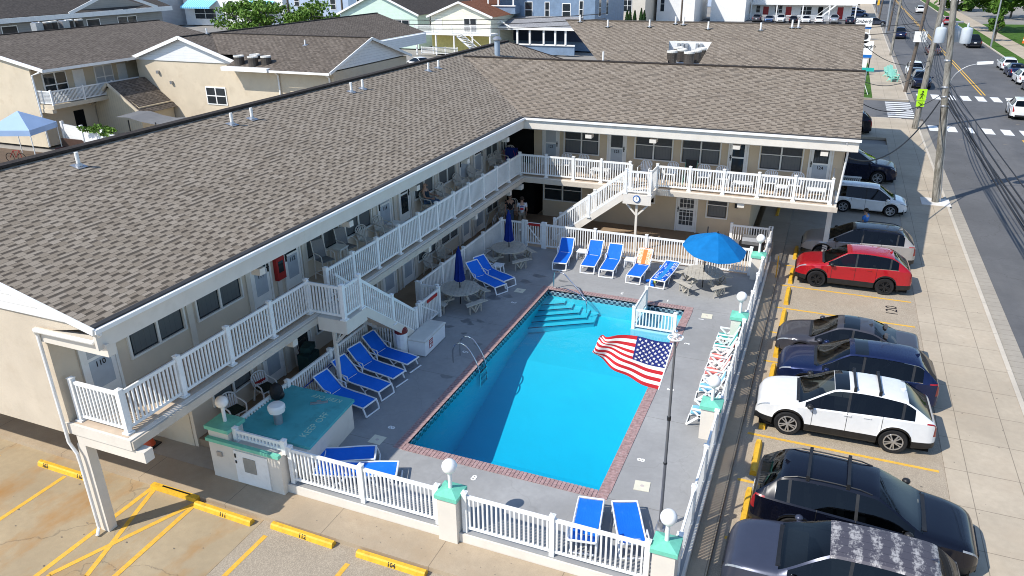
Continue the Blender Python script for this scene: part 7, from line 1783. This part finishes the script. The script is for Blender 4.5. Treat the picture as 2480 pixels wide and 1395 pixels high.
mb = MB(); mb.box(-.3,-.36,.0,.3,.36,.012); o_ = mb.build('pole_pad', LINEW, p2)
mb = MB(); mb.box(-.75,-.8,.03,.75,.75,.042); mb.build('pole_pad', plain('new_pale_concrete',(0.68,0.65,0.60),.8), p1)
PL = [((17.1,74.4,-.4),(17.8,74.4,12.5),'dark footed utility pole carrying a grey box, beside the navy SUV',WOODD),((17.0,108,-.4),(17.1,108,12),'utility pole at the far sidewalk beyond the teal chairs',WOODP),((17.4,141,-.4),(17.2,141,12),'pale pole at the far corner before the second white sign',GALV),((18.2,150,-.4),(18.6,150,12),'dark utility pole beside the pale one at the far corner',WOODD),((17.2,176,-.4),(17.6,176,12),'dark utility pole beside the far motel walk',WOODD),((17.3,200,-.4),(17.6,200,12),'farthest dark utility pole on the left kerb',WOODD)]
for b, t, l, m in PL: q = upole(l, b, t, .19, .14, m)
mb = MB(); mb.box(16.95,73.9,4.6,18.1,74.15,5.6); o = mb.build('junction_box', TRIM); tag(o,'pale square box mounted on the dark footed utility pole','box')
lp2 = upole('slim grey lamp pole on the right verge beside the black pickup', (31.3,123,-.4), (31.3,123,12.5), .13, .09, GALV, 'street_lamp', 'street lamps')
upole('bare wooden pole rising between the two light green trees', (-84.5,106,-.4),(-84.5,106,9), .22,.16, WOODD, group='poles behind the neighbouring motel')
upole('dark wooden pole right of the light green trees', (-75.5,110,-.4),(-75.5,110,9), .22,.16, WOODD, group='poles behind the neighbouring motel')
upole('dark pole before the mint green house', (-63.0,100,-.4),(-63.0,100,9), .2,.16, WOODD, group='poles behind the neighbouring motel')
upole('dark wooden pole left of the blank white building', (-20.7,150,-.4),(-20.7,150,9), .2,.16, WOODD, group='poles behind the rear roof')
def cable(label, a, b, sag, r=.02, name='overhead_cable', n=18, group='overhead cables'):
    a = Vector(a); b = Vector(b); mb = MB()
    mb.tube([a+(b-a)*(i/n)-Vector((0,0,sag*4*(i/n)*(1-i/n))) for i in range(n+1)], r, 6)
    return tag(mb.build(name, WIRE, smooth=True), label, 'cable', group)
P1 = lambda z, dx=.2, dy=0: on1(z,dx,dy)+Vector((16.51,32.74,-.4))
ends = [((18.1,-16,3.3),5.6,.5,.034),((18.35,-16,3.0),5.4,.6,.028),((18.6,-16,3.5),5.8,.4,.03),((19.0,-16,3.9),6.2,.5,.022),((19.3,-16,3.2),5.2,.5,.036),((18.8,-16,2.7),5.0,.4,.024)]
for i,(e,z,s,r_) in enumerate(ends): cable('black cable strand %s of the bundle running down the street from the transformer pole'%('one two three four five six'.split()[i]), P1(z,.22), e, s, r_, group='cable bundle over the street')
for i,z in enumerate((5.2,5.6,6.0,6.5,7.2)):
    cable('cable %s from the transformer pole to the pedestrian sign pole'%('one two three four five'.split()[i]), P1(z,.2,.2), (17.1,54.5,z+.2), .5, .028)
    cable('cable %s from the pedestrian sign pole up to the grey box pole'%('one two three four five'.split()[i]), (17.1,54.8,z+.2), (17.5,74.3,z+.1), .6, .03)
    cable('cable %s beyond the grey box pole along the far kerb'%('one two three four five'.split()[i]), (17.5,74.6,z+.1), (17.2,108,z), .8, .034)
    cable('cable %s along the farthest kerb'%('one two three four five'.split()[i]), (17.2,108,z), (17.4,141,z-.1), .9, .036)
cable('thick black service cable sagging from the transformer pole to the motel end', P1(5.3,-.2), (11.1,19.4,4.85), 1.25, .035)
cable('thin service cable from the transformer pole to the rear block', P1(5.6,-.2), (11.3,30.2,5.6), .8, .02)
cable('thin service cable from the sign pole to the rear block', (16.9,54.5,5.0), (11.4,40,7.6), .8, .022)
cable('second thin service cable from the sign pole to the rear block', (16.9,54.5,4.6), (11.3,33,6.3), .9, .022)
cable('long dark cable crossing from the far pole to behind the rear roof', (17.3,74.3,6.4), (-5,80,5.3), .6, .035)
cable('second long dark cable crossing to behind the rear roof', (17.3,74.3,5.7), (-5,80,4.5), .6, .035)
cable('guy wire slanting down to the right verge', (27.5,60,13), (37,98,0.2), .2, .03)
for i,z in enumerate((6.2,5.6,5.0)): cable('cable %s in front of the yellow and blue houses'%('one two three'.split()[i]), (-66,88,z-1.2), (-18,84,z), .7, .05)
# motel signs with lettering on the street
SIGNB = plain('sign_blue', (0.01,0.13,0.42), .4); SIGNW = plain('sign_white', (0.80,0.80,0.78), .4, .04)
def msign(label, x0, x1, y, z0, z1, top=True, txt='Kimberly\u2019s'):
    r = empty('motel_sign', label, 'sign', ((x0+x1)/2,y,-.4), 0, 'white motel signs by the sidewalk')
    w = x1-x0
    mb = MB(); mb.box(-w/2,-.1,z0+.4,w/2,.1,z1+.4); mb.build('panel', SIGNW, r)
    mb = MB(); mb.box(-w/2,-.11,z0+.05,w/2,.11,z0+.395); mb.build('blue_base', SIGNB, r)
    mb = MB()
    for s in (-w*.42,w*.42): mb.box(s-.07,-.07,0,s+.07,.07,z0+.049)
    mb.build('posts', INK if top else SIGNW, r)
    text_mesh(txt, w*.30, INK, 'lettering', r, facing((0,-.115,(z0+z1)/2+.55)), shear=.35, bold=.01)
    if top:
        mb = MB(); mb.cyl((-.2,-.1,z1+.75),(-.2,.1,z1+.75),.62,n=24); mb.build('round_top', SIGNW, r)
        mb = MB(); mb.lathe((-.2,-.12,z1+.9),[(.001,0),(.36,0),(.36,.01)],20,axis='Y'); o = mb.build('black_oval', INK, r); o.scale = (1,1,1)
    return r
msign('white motel sign with round top and blue base, nearest on the grass strip', 12.15, 13.85, 88, 1.75, 3.3)
msign('white motel sign on tall legs behind the nearest one', 12.1, 14.6, 130, 1.75, 3.1, False)
bs = empty('notice_board', 'small white notice board under the nearest motel sign', 'notice board', (12.9,86,-.4)); mb = MB(); mb.box(-.7,-.05,.9,.5,.05,1.9); mb.build('board', SIGNW, bs); mb = MB(); mb.box(-.6,-.04,0,-.5,.04,.899); mb.box(.3,-.04,0,.4,.04,.899); mb.build('legs', INK, bs)
ss = empty('street_name_sign', 'teal street name plate seen past the roof end', 'street sign', (12.6,58.2,-.4)); mb = MB(); mb.cyl((0,0,0),(0,0,4.3),.04,n=8); mb.build('post', GALV, ss); mb = MB(); mb.box(-.5,-.06,3.95,.55,-.045,4.25); mb.build('name_plate', plain('teal_plate',(0.02,0.42,0.36),.4), ss)
ts = empty('traffic_signal', 'yellow traffic signal beside the far motel walk', 'traffic signal', (16.4,170,-.4)); mb = MB(); mb.cyl((0,0,0),(0,0,3.4),.08,n=8); mb.build('post', GALV, ts); mb = MB(); mb.box(-.2,-.2,3.4,.2,.2,4.5); mb.build('signal_head', YELLOW, ts)
# teal double chairs on the far sidewalk
TEALC = plain('mint_painted_wood', (0.28,0.62,0.50), .5, .08, 4)
def adirondack(label, loc, rz):
    r = empty('adirondack_chair', label, 'chair', loc, rz, 'mint adirondack chairs on the sidewalk')
    mb = MB()
    for k in range(5): mb.cbox(.05+.13*k-.25,0,.38-.04*(4-k)*.6,.12,.62,.03)
    mb.build('seat', TEALC, r); mb = MB()
    for k in range(5): mb.beam((-.25,-.24+.12*k,.25),(-.6,-.30+.15*k,1.12-.06*abs(k-2)),.11,.03,up=(1,0,0))
    mb.build('backrest', TEALC, r)
    for s in (-.36,.36):
        mb = MB(); mb.box(-.45,s-.07,.58,.38,s+.07,.62); mb.build('armrest', TEALC, r); mb = MB(); mb.beam((.3,s,0),(.3,s,.58),.05,.1); mb.beam((.2,s*.9,.36),(-.6,s*.9,.05),.04,.1); mb.build('leg', TEALC, r)
for x,y,l in ((16.2,81.5,'nearest mint adirondack chair on the far sidewalk'),(16.4,83.0,'second mint adirondack chair on the far sidewalk'),(15.9,85.5,'third mint adirondack chair on the far sidewalk'),(16.3,87.2,'farthest mint adirondack chair on the far sidewalk')): adirondack(l,(x,y,-.37),R(-60))
ab = empty('a_frame_board', 'white A-frame board on the grass at the corner', 'board', (13.1,71.5,-.37)); mb = MB(); mb.beam((-.5,0,0),(-.1,0,1.1),.6,.05); mb.beam((.4,0,0),(-.1,0,1.1),.6,.05); mb.build('boards', SIGNW, ab)
for x,y,l in ((40.5,133,'orange traffic barrel on the right, nearest the lamp pole'),(37.0,131,'orange traffic barrel left of the other by the lamp pole')):
    r = empty('traffic_barrel', l, 'traffic barrel', (x,y,-.4), 0, 'orange traffic barrels'); mb = MB(); mb.lathe((0,0,0),[(.38,0),(.36,.1),(.30,.12),(.26,1.0),(.001,1.02)],14); mb.build('barrel', plain('safety_orange',(0.75,0.13,0.02),.5), r); mb = MB(); mb.lathe((0,0,.45),[(.291,0),(.283,.15)],14); mb.build('white_band', MARK, r)
# ---- flagpole and flag
fp = empty('flagpole', 'thin grey flagpole with a white ring light on top, near the front right pool corner', 'flagpole', (7.78,-.52,0))
mb = MB(); mb.cyl((0,0,0),(0,0,5.15),.042,.026,n=12); mb.build('shaft', POLEGREY, fp, smooth=True)
mb = MB(); mb.lathe((0,0,3.1),[(.042,0),(.045,.0),(.045,.10),(.04,.1)],12); mb.lathe((0,0,1.9),[(.045,0),(.048,.03),(.04,.05)],12); mb.build('joint_collar', BLACK, fp)
mb = MB(); mb.tube([(.155*math.cos(t*PI/12),.155*math.sin(t*PI/12),5.2) for t in range(24)],.022,6,closed=True)
for t in range(6): mb.beam((0,0,5.2),(.15*math.cos(t*PI/3),.15*math.sin(t*PI/3),5.2),.02,.015)
mb.sphere((0,0,5.24),.05,10,6); mb.build('ring_light', TRIM, fp, smooth=True)
mb = MB(); mb.sphere((0,0,5.34),.045,12,8); mb.build('finial', CHROME, fp, smooth=True)
mb = MB(); mb.box(-.11,-.11,0,.11,.11,.02); mb.cyl((0,0,.02),(0,0,.22),.07,n=12); mb.build('base', GALV, fp)
TOP = smooth_pts([(7.74,0,5.06),(7.35,0,5.03),(6.95,0,5.07),(6.5,0,5.04),(6.18,0,4.88),(6.05,0,4.86)],10)
BOT = smooth_pts([(7.50,0,3.84),(7.15,0,3.88),(6.80,0,4.00),(6.42,0,4.10),(6.15,0,4.36),(5.98,0,4.56)],10)
def FP(u, v):
    k = u*(len(TOP)-1); i = min(int(k), len(TOP)-2); t = k-i
    a = TOP[i].lerp(TOP[i+1], t); b = BOT[i].lerp(BOT[i+1], t); p = a.lerp(b, v)
    p.y = -.52+u*(.10*math.sin(u*8.5+v*3.2)+.09*math.sin(u*15-v*5.0+1)*u+.12*(v-.5)*math.sin(u*5)) + .05*u
    p.z += .03*u*math.sin(v*9+u*5)
    return p
mb = MB(); NU, NV = 60, 52
for i in range(NU+1):
    for j in range(NV+1): mb.v.append(tuple(FP(i/NU, j/NV)))
for i in range(NU):
    for j in range(NV):
        st = j//4; mi = 0 if st%2 == 0 else 1
        if i < 24 and j < 28: mi = 2
        mb.f.append([i*(NV+1)+j,(i+1)*(NV+1)+j,(i+1)*(NV+1)+j+1,i*(NV+1)+j+1]); mb.m.append(mi)
FR_ = plain('flag_red',(0.50,0.016,0.025),.8,.06,3); FW_ = plain('flag_white',(0.78,0.77,0.75),.8,.04,3); FB_ = plain('flag_blue',(0.012,0.025,0.17),.8,.08,3)
fl = mb.build('national_flag', [FR_,FW_,FB_], smooth=True, angle=80, fix=False); tag(fl,'stars and stripes flag blowing from the grey flagpole over the pool','flag')
mb = MB()
for rr_ in range(9):
    nc = 6 if rr_%2 == 0 else 5
    for c_ in range(nc):
        u = (.4)*((c_*2+(1 if rr_%2==0 else 2))/12); v = (7/13)*((rr_+1)/10)
        p = FP(u,v); tu = (FP(u+.01,v)-p).normalized(); tv = (FP(u,v+.01)-p).normalized(); nn = tu.cross(tv).normalized(); nn = nn if nn.y < 0 else -nn
        tv = (tv-tu*tv.dot(tu)).normalized()
        for sgn in (1,-1):
            pts = [p+nn*.006*sgn+(tu*math.cos(PI/2+k*PI/5)-tv*math.sin(PI/2+k*PI/5))*(.040 if k%2==0 else .016) for k in range(10)]
            mb.add([p+nn*.007*sgn]+pts,[(0,1+k,1+(k+1)%10) for k in range(10)])
mb.build('stars', FW_, fl, fix=False)
mb = MB(); mb.tube([FP(0,v/8) for v in range(9)],.02,6); mb.build('hoist_band', FW_, fl)
# ================================================================== people
def skinned(verts, edges, radii, name, mat, parent, sub=1):
    me = bpy.data.meshes.new(name); me.from_pydata([tuple(v) for v in verts], edges, [])
    o = bpy.data.objects.new(name, me); COL.objects.link(o)
    m = o.modifiers.new('skin','SKIN'); m.use_smooth_shade = True
    for i, sv in enumerate(me.skin_vertices[0].data): sv.radius = radii[i] if hasattr(radii[i],'__len__') else (radii[i],radii[i]); sv.use_root = (i == 0)
    s = o.modifiers.new('smooth','SUBSURF'); s.levels = sub; s.render_levels = sub
    dg = bpy.context.evaluated_depsgraph_get(); me2 = bpy.data.meshes.new_from_object(o.evaluated_get(dg))
    bpy.data.objects.remove(o); bpy.data.meshes.remove(me)
    me2.materials.clear(); me2.materials.append(mat)
    me2.polygons.foreach_set('use_smooth',[True]*len(me2.polygons))
    q = bpy.data.objects.new(name, me2); COL.objects.link(q); q.parent = parent; return q
SKIN = plain('skin', (0.46,0.27,0.19), .55, .08, 8)
def person(label, loc, rz, J, shirt, trousers, hair, hairlen=0, sleeve=.55, group=None, shoes=BLACK, shorts=False):
    """J: joint dict in local frame, facing +x"""
    r = empty('person', label, 'person', loc, rz, group)
    names = ['pelvis','waist','chest','neck','head0','head1','shl','ell','wrl','shr','elr','wrr','hipl','knl','anl','hipr','knr','anr','toel','toer']
    rad = dict(pelvis=(.14,.11),waist=(.13,.10),chest=(.155,.115),neck=.055,head0=(.075,.085),head1=(.078,.09),shl=.062,ell=.045,wrl=.03,shr=.062,elr=.045,wrr=.03,hipl=.088,knl=.06,anl=.042,hipr=.088,knr=.06,anr=.042,toel=.035,toer=.035)
    V = [Vector(J[n]) for n in names]; ix = {n:i for i,n in enumerate(names)}
    E = [('pelvis','waist'),('waist','chest'),('chest','neck'),('neck','head0'),('head0','head1'),('chest','shl'),('shl','ell'),('ell','wrl'),('chest','shr'),('shr','elr'),('elr','wrr'),('pelvis','hipl'),('hipl','knl'),('knl','anl'),('anl','toel'),('pelvis','hipr'),('hipr','knr'),('knr','anr'),('anr','toer')]
    ed = [(ix[a],ix[b]) for a,b in E]; rr_ = [rad[n] for n in names]
    for s in ('l','r'):
        w = Vector(J['wr'+s]); d = (w-Vector(J['el'+s])).normalized(); a = d.orthogonal().normalized(); b = d.cross(a)
        V.append(w+d*.075); ip = len(V)-1; rr_.append(.032); ed.append((ix['wr'+s],ip))
        for k in range(4):
            off = (k-1.5)*.020; ln = (.075,.088,.082,.066)[k]
            V.append(w+d*.11+a*off); rr_.append(.009); ed.append((ip,len(V)-1))
            V.append(w+d*(.11+ln)+a*off*1.1+b*.018); rr_.append(.008); ed.append((len(V)-2,len(V)-1))
        V.append(w+d*.05+a*.045+b*.01); rr_.append(.010); ed.append((ip,len(V)-1)); V.append(w+d*.09+a*.06+b*.02); rr_.append(.009); ed.append((len(V)-2,len(V)-1))
    body = skinned(V, ed, rr_, 'body', SKIN, r)
    # face: nose, ears, eyes as small relief on the head
    h0, h1 = Vector(J['head0']), Vector(J['head1']); hc = (h0+h1)/2
    fd = Vector((1,0,0)) if 'face' not in J else Vector(J['face'])
    mb = MB(); sd_ = Vector((-fd.y,fd.x,0))
    mb.cbox(*(hc+fd*.10-Vector((0,0,.02))), .035,.025,.05, rz=math.atan2(fd.y,fd.x))
    for s in (-1,1): mb.sphere(hc+sd_*s*.088-Vector((0,0,.01)),.028,8,6)
    mb.build('nose_and_ears', SKIN, r, smooth=True)
    mb = MB()
    for s in (-1,1): mb.sphere(hc+fd*.088+sd_*s*.032+Vector((0,0,.02)),.012,8,5)
    mb.cbox(*(hc+fd*.092-Vector((0,0,.065))), .008,.05,.012, rz=math.atan2(fd.y,fd.x)); mb.build('eyes_and_mouth', INK, r)
    tor = ['pelvis','waist','chest','shl','shr']
    SV = [Vector(J[n]) for n in tor]; SV[0] = SV[0]-Vector((0,0,.03)); SR = [(.165,.135),(.16,.13),(.18,.14),.085,.085]; SE = [(0,1),(1,2),(2,3),(2,4)]
    if sleeve > 0:
        for s, k in (('l',3),('r',4)): SV.append(Vector(J['sh'+s]).lerp(Vector(J['el'+s]), sleeve*1.2)); SR.append(.068); SE.append((k,len(SV)-1))
    skinned(SV, SE, SR, 'shirt', shirt, r)
    TN = ['pelvis','hipl','knl','anl','hipr','knr','anr']; TV = [Vector(J[n]) for n in TN]; TR = [(.16,.13),.108,.082,.066,.108,.082,.066]; TE = [(0,1),(1,2),(2,3),(0,4),(4,5),(5,6)]
    if shorts: TV[3] = TV[2]+(TV[3]-TV[2])*.05; TV[6] = TV[5]+(TV[6]-TV[5])*.05; TR[2]=TR[5]=.095; TR[3]=TR[6]=.09
    else: TV[3] = TV[2]+(TV[3]-TV[2])*.9; TV[6] = TV[5]+(TV[6]-TV[5])*.9
    skinned(TV, TE, TR, 'shorts' if shorts else 'trousers', trousers, r)
    mb = MB()
    for s in ('l','r'):
        a = Vector(J['an'+s]); t = Vector(J['toe'+s]); d = (t-a); d.z = 0; d.normalize()
        p = a-d*.05; mb.beam((p.x,p.y,t.z),(t.x+d.x*.05,t.y+d.y*.05,t.z),.095,.085)
    mb.build('shoes', shoes, r)
    if hair:
        mb = MB(); K = 16; vs = []; rows_ = 7
        mb.sphere(hc-fd*.016+Vector((0,0,.05)),.112,14,9,sz=1.0)
        if hairlen: mb.sphere(hc-fd*.06-Vector((0,0,.07)),.10,12,8,sz=1.4)
        mb.build('hair', hair, r, smooth=True)
    return r
STAND = dict(pelvis=(0,0,.95),waist=(0,0,1.12),chest=(-.01,0,1.36),neck=(0,0,1.5),head0=(.02,0,1.6),head1=(.025,0,1.70),shl=(-.01,.19,1.42),ell=(-.03,.25,1.14),wrl=(.08,.25,.90),shr=(-.01,-.19,1.42),elr=(-.03,-.25,1.14),wrr=(.10,-.22,.92),hipl=(0,.09,.90),knl=(.02,.11,.50),anl=(-.02,.12,.10),hipr=(0,-.09,.90),knr=(.02,-.11,.50),anr=(-.02,-.12,.10),toel=(.14,.14,.05),toer=(.14,-.14,.05))
SIT = dict(STAND); SIT.update(pelvis=(-.10,0,.54),waist=(-.15,0,.70),chest=(-.22,0,.92),neck=(-.22,0,1.07),head0=(-.20,0,1.16),head1=(-.19,0,1.27),shl=(-.22,.19,.98),ell=(-.10,.27,.73),wrl=(.15,.24,.70),shr=(-.22,-.19,.98),elr=(-.10,-.27,.73),wrr=(.15,-.24,.70),hipl=(-.06,.09,.54),knl=(.38,.12,.52),anl=(.42,.12,.12),hipr=(-.06,-.09,.54),knr=(.38,-.12,.52),anr=(.45,-.12,.12),toel=(.58,.13,.06),toer=(.60,-.13,.06))
DKSH = plain('black_tee', (0.012,0.012,0.018), .9, .2, 8); WHSH = plain('white_tee', (0.62,0.62,0.64), .9, .06, 8); BLSH = plain('blue_tee', (0.05,0.20,0.55), .9, .1, 8); JEAN = plain('blue_jeans', (0.08,0.14,0.24), .9, .15, 8); KHAK = plain('khaki_cloth', (0.24,0.20,0.15), .9, .1, 8); NAVYT = plain('dark_navy_vest', (0.015,0.035,0.055), .9, .15, 8)
HBR = plain('brown_hair', (0.035,0.022,0.014), .8, .3, 20); HGR = plain('grey_hair', (0.16,0.13,0.11), .8, .3, 20)
person('bald man in a dark sleeveless shirt and jeans seated on the upper balcony', (-5.0,12.0,ZU+.02), R(5), SIT, NAVYT, JEAN, None, sleeve=0)
person('man in a dark shirt standing on the lower walkway by the far corner', (-4.25,19.0,0.0), R(-70), STAND, DKSH, JEAN, HGR)
pw_ = person('person in a white tee with red print, seen from behind near the far stair', (-3.5,18.75,0.0), R(110), STAND, WHSH, KHAK, HBR, shorts=True, shoes=PAINTW)
mb = MB(); mb.cbox(-.158,0,1.20,.008,.17,.10); mb.build('red_print', plain('print_red',(0.45,0.02,0.04),.8), pw_)
mb = MB(); mb.cbox(-.160,.0,1.33,.008,.18,.05); mb.build('blue_print', plain('print_blue',(0.1,0.1,0.3),.8), pw_)
person('man in a blue tee standing between the white hatchback and the greige SUV', (12.5,23.9,-.38), R(150), STAND, BLSH, KHAK, HBR)
# ================================================================== camera, sun, sky
cx, cy, cz, yaw, pit, rol, f = 10.15067, -15.27867, 12.71648, -0.3965688847, 0.4094478001, -0.0126673874, 1834.84931
fw = Vector((math.sin(yaw)*math.cos(pit), math.cos(yaw)*math.cos(pit), -math.sin(pit)))
ri = Vector((math.cos(yaw), -math.sin(yaw), 0)); up = ri.cross(fw)
r2 = ri*math.cos(rol)+up*math.sin(rol); u2 = -ri*math.sin(rol)+up*math.cos(rol)
cam = bpy.data.cameras.new('camera'); co = bpy.data.objects.new('camera', cam); COL.objects.link(co)
Mx = Matrix(((r2.x,u2.x,-fw.x,cx),(r2.y,u2.y,-fw.y,cy),(r2.z,u2.z,-fw.z,cz),(0,0,0,1))); co.matrix_world = Mx
cam.sensor_width = 36; cam.lens = 36*f/2480; cam.clip_end = 4000; cam.clip_start = .1; S.camera = co
az, el = R(39), R(46)
d = Vector((math.sin(az)*math.cos(el), math.cos(az)*math.cos(el), -math.sin(el)))
sun = bpy.data.lights.new('sun','SUN'); sun.energy = 3.75; sun.angle = R(.5); sun.color = (1.0,.95,.87)
so = bpy.data.objects.new('sun', sun); COL.objects.link(so); so.rotation_euler = d.to_track_quat('-Z','Y').to_euler()
W = bpy.data.worlds.new('World'); S.world = W; W.use_nodes = True; nt = W.node_tree
sk = nt.nodes.new('ShaderNodeTexSky'); sk.sky_type = 'NISHITA'; sk.sun_disc = False; sk.sun_elevation = el; sk.sun_rotation = az+PI
bg = nt.nodes['Background']; nt.links.new(sk.outputs[0], bg.inputs[0]); sk.dust_density = 0.3; sk.ozone_density = 3.0; bg.inputs[1].default_value = 0.15
vs_ = S.view_settings; vs_.view_transform = 'Standard'; vs_.look = 'None'; vs_.exposure = 0.54; vs_.gamma = 1.0; vs_.use_curve_mapping = False
S.cycles.filter_width = 1.0; S.cycles.max_bounces = 8; S.cycles.transparent_max_bounces = 16
# ================================================================== one object per separate piece
def split_loose(o, newname):
    me = o.data; n = len(me.vertices); par = list(range(n))
    def find(a):
        while par[a] != a: par[a] = par[par[a]]; a = par[a]
        return a
    for p in me.polygons:
        vs = p.vertices; a = find(vs[0])
        for v in vs[1:]: par[find(v)] = a
    groups = {}
    for p in me.polygons: groups.setdefault(find(p.vertices[0]), []).append(p)
    if len(groups) < 2: o.name = newname; return
    for ps in groups.values():
        idx = {}; vs = []; fs = []; mi = []
        for p in ps:
            f = []
            for v in p.vertices:
                if v not in idx: idx[v] = len(vs); vs.append(tuple(me.vertices[v].co))
                f.append(idx[v])
            fs.append(f); mi.append(p.material_index)
        m2 = bpy.data.meshes.new(newname); m2.from_pydata(vs, [], fs)
        for m in me.materials: m2.materials.append(m)
        m2.polygons.foreach_set('material_index', mi)
        q = bpy.data.objects.new(newname, m2); COL.objects.link(q); q.parent = o.parent; q.location = o.location
    bpy.data.objects.remove(o)
SPL = {'roof_rail':'roof_rail','downspout':'downspout','posts_and_stair':'balcony_support','gate_posts':'gate_post','cross_bars':'cross_bar','back_support':'back_support','top_bearers':'top_bearer','treads':'tread','balcony_posts':'post','pilasters':'pilaster','beam_ends':'beam_end','window_pillar':'window_pillar','door_handle':'door_handle','stair_stringers':'stair_stringer','balcony_posts':'balcony_post','disconnect_boxes':'disconnect_box','wall_fixtures':'wall_fixture','rake_boards':'rake_board','gable_siding':'gable_siding','coping_bricks':None,'posts':'post','legs':'leg','boards':'board','upper_porch_posts':'porch_post','side_shelves':'side_shelf','rake_board':'rake_board','wheels':None,'roof_deck':None}
for o in list(bpy.data.objects):
    if o.type != 'MESH' or o.parent is None: continue
    b = o.name.split('.')[0]
    if SPL.get(b) and len(o.children) == 0: split_loose(o, SPL[b])
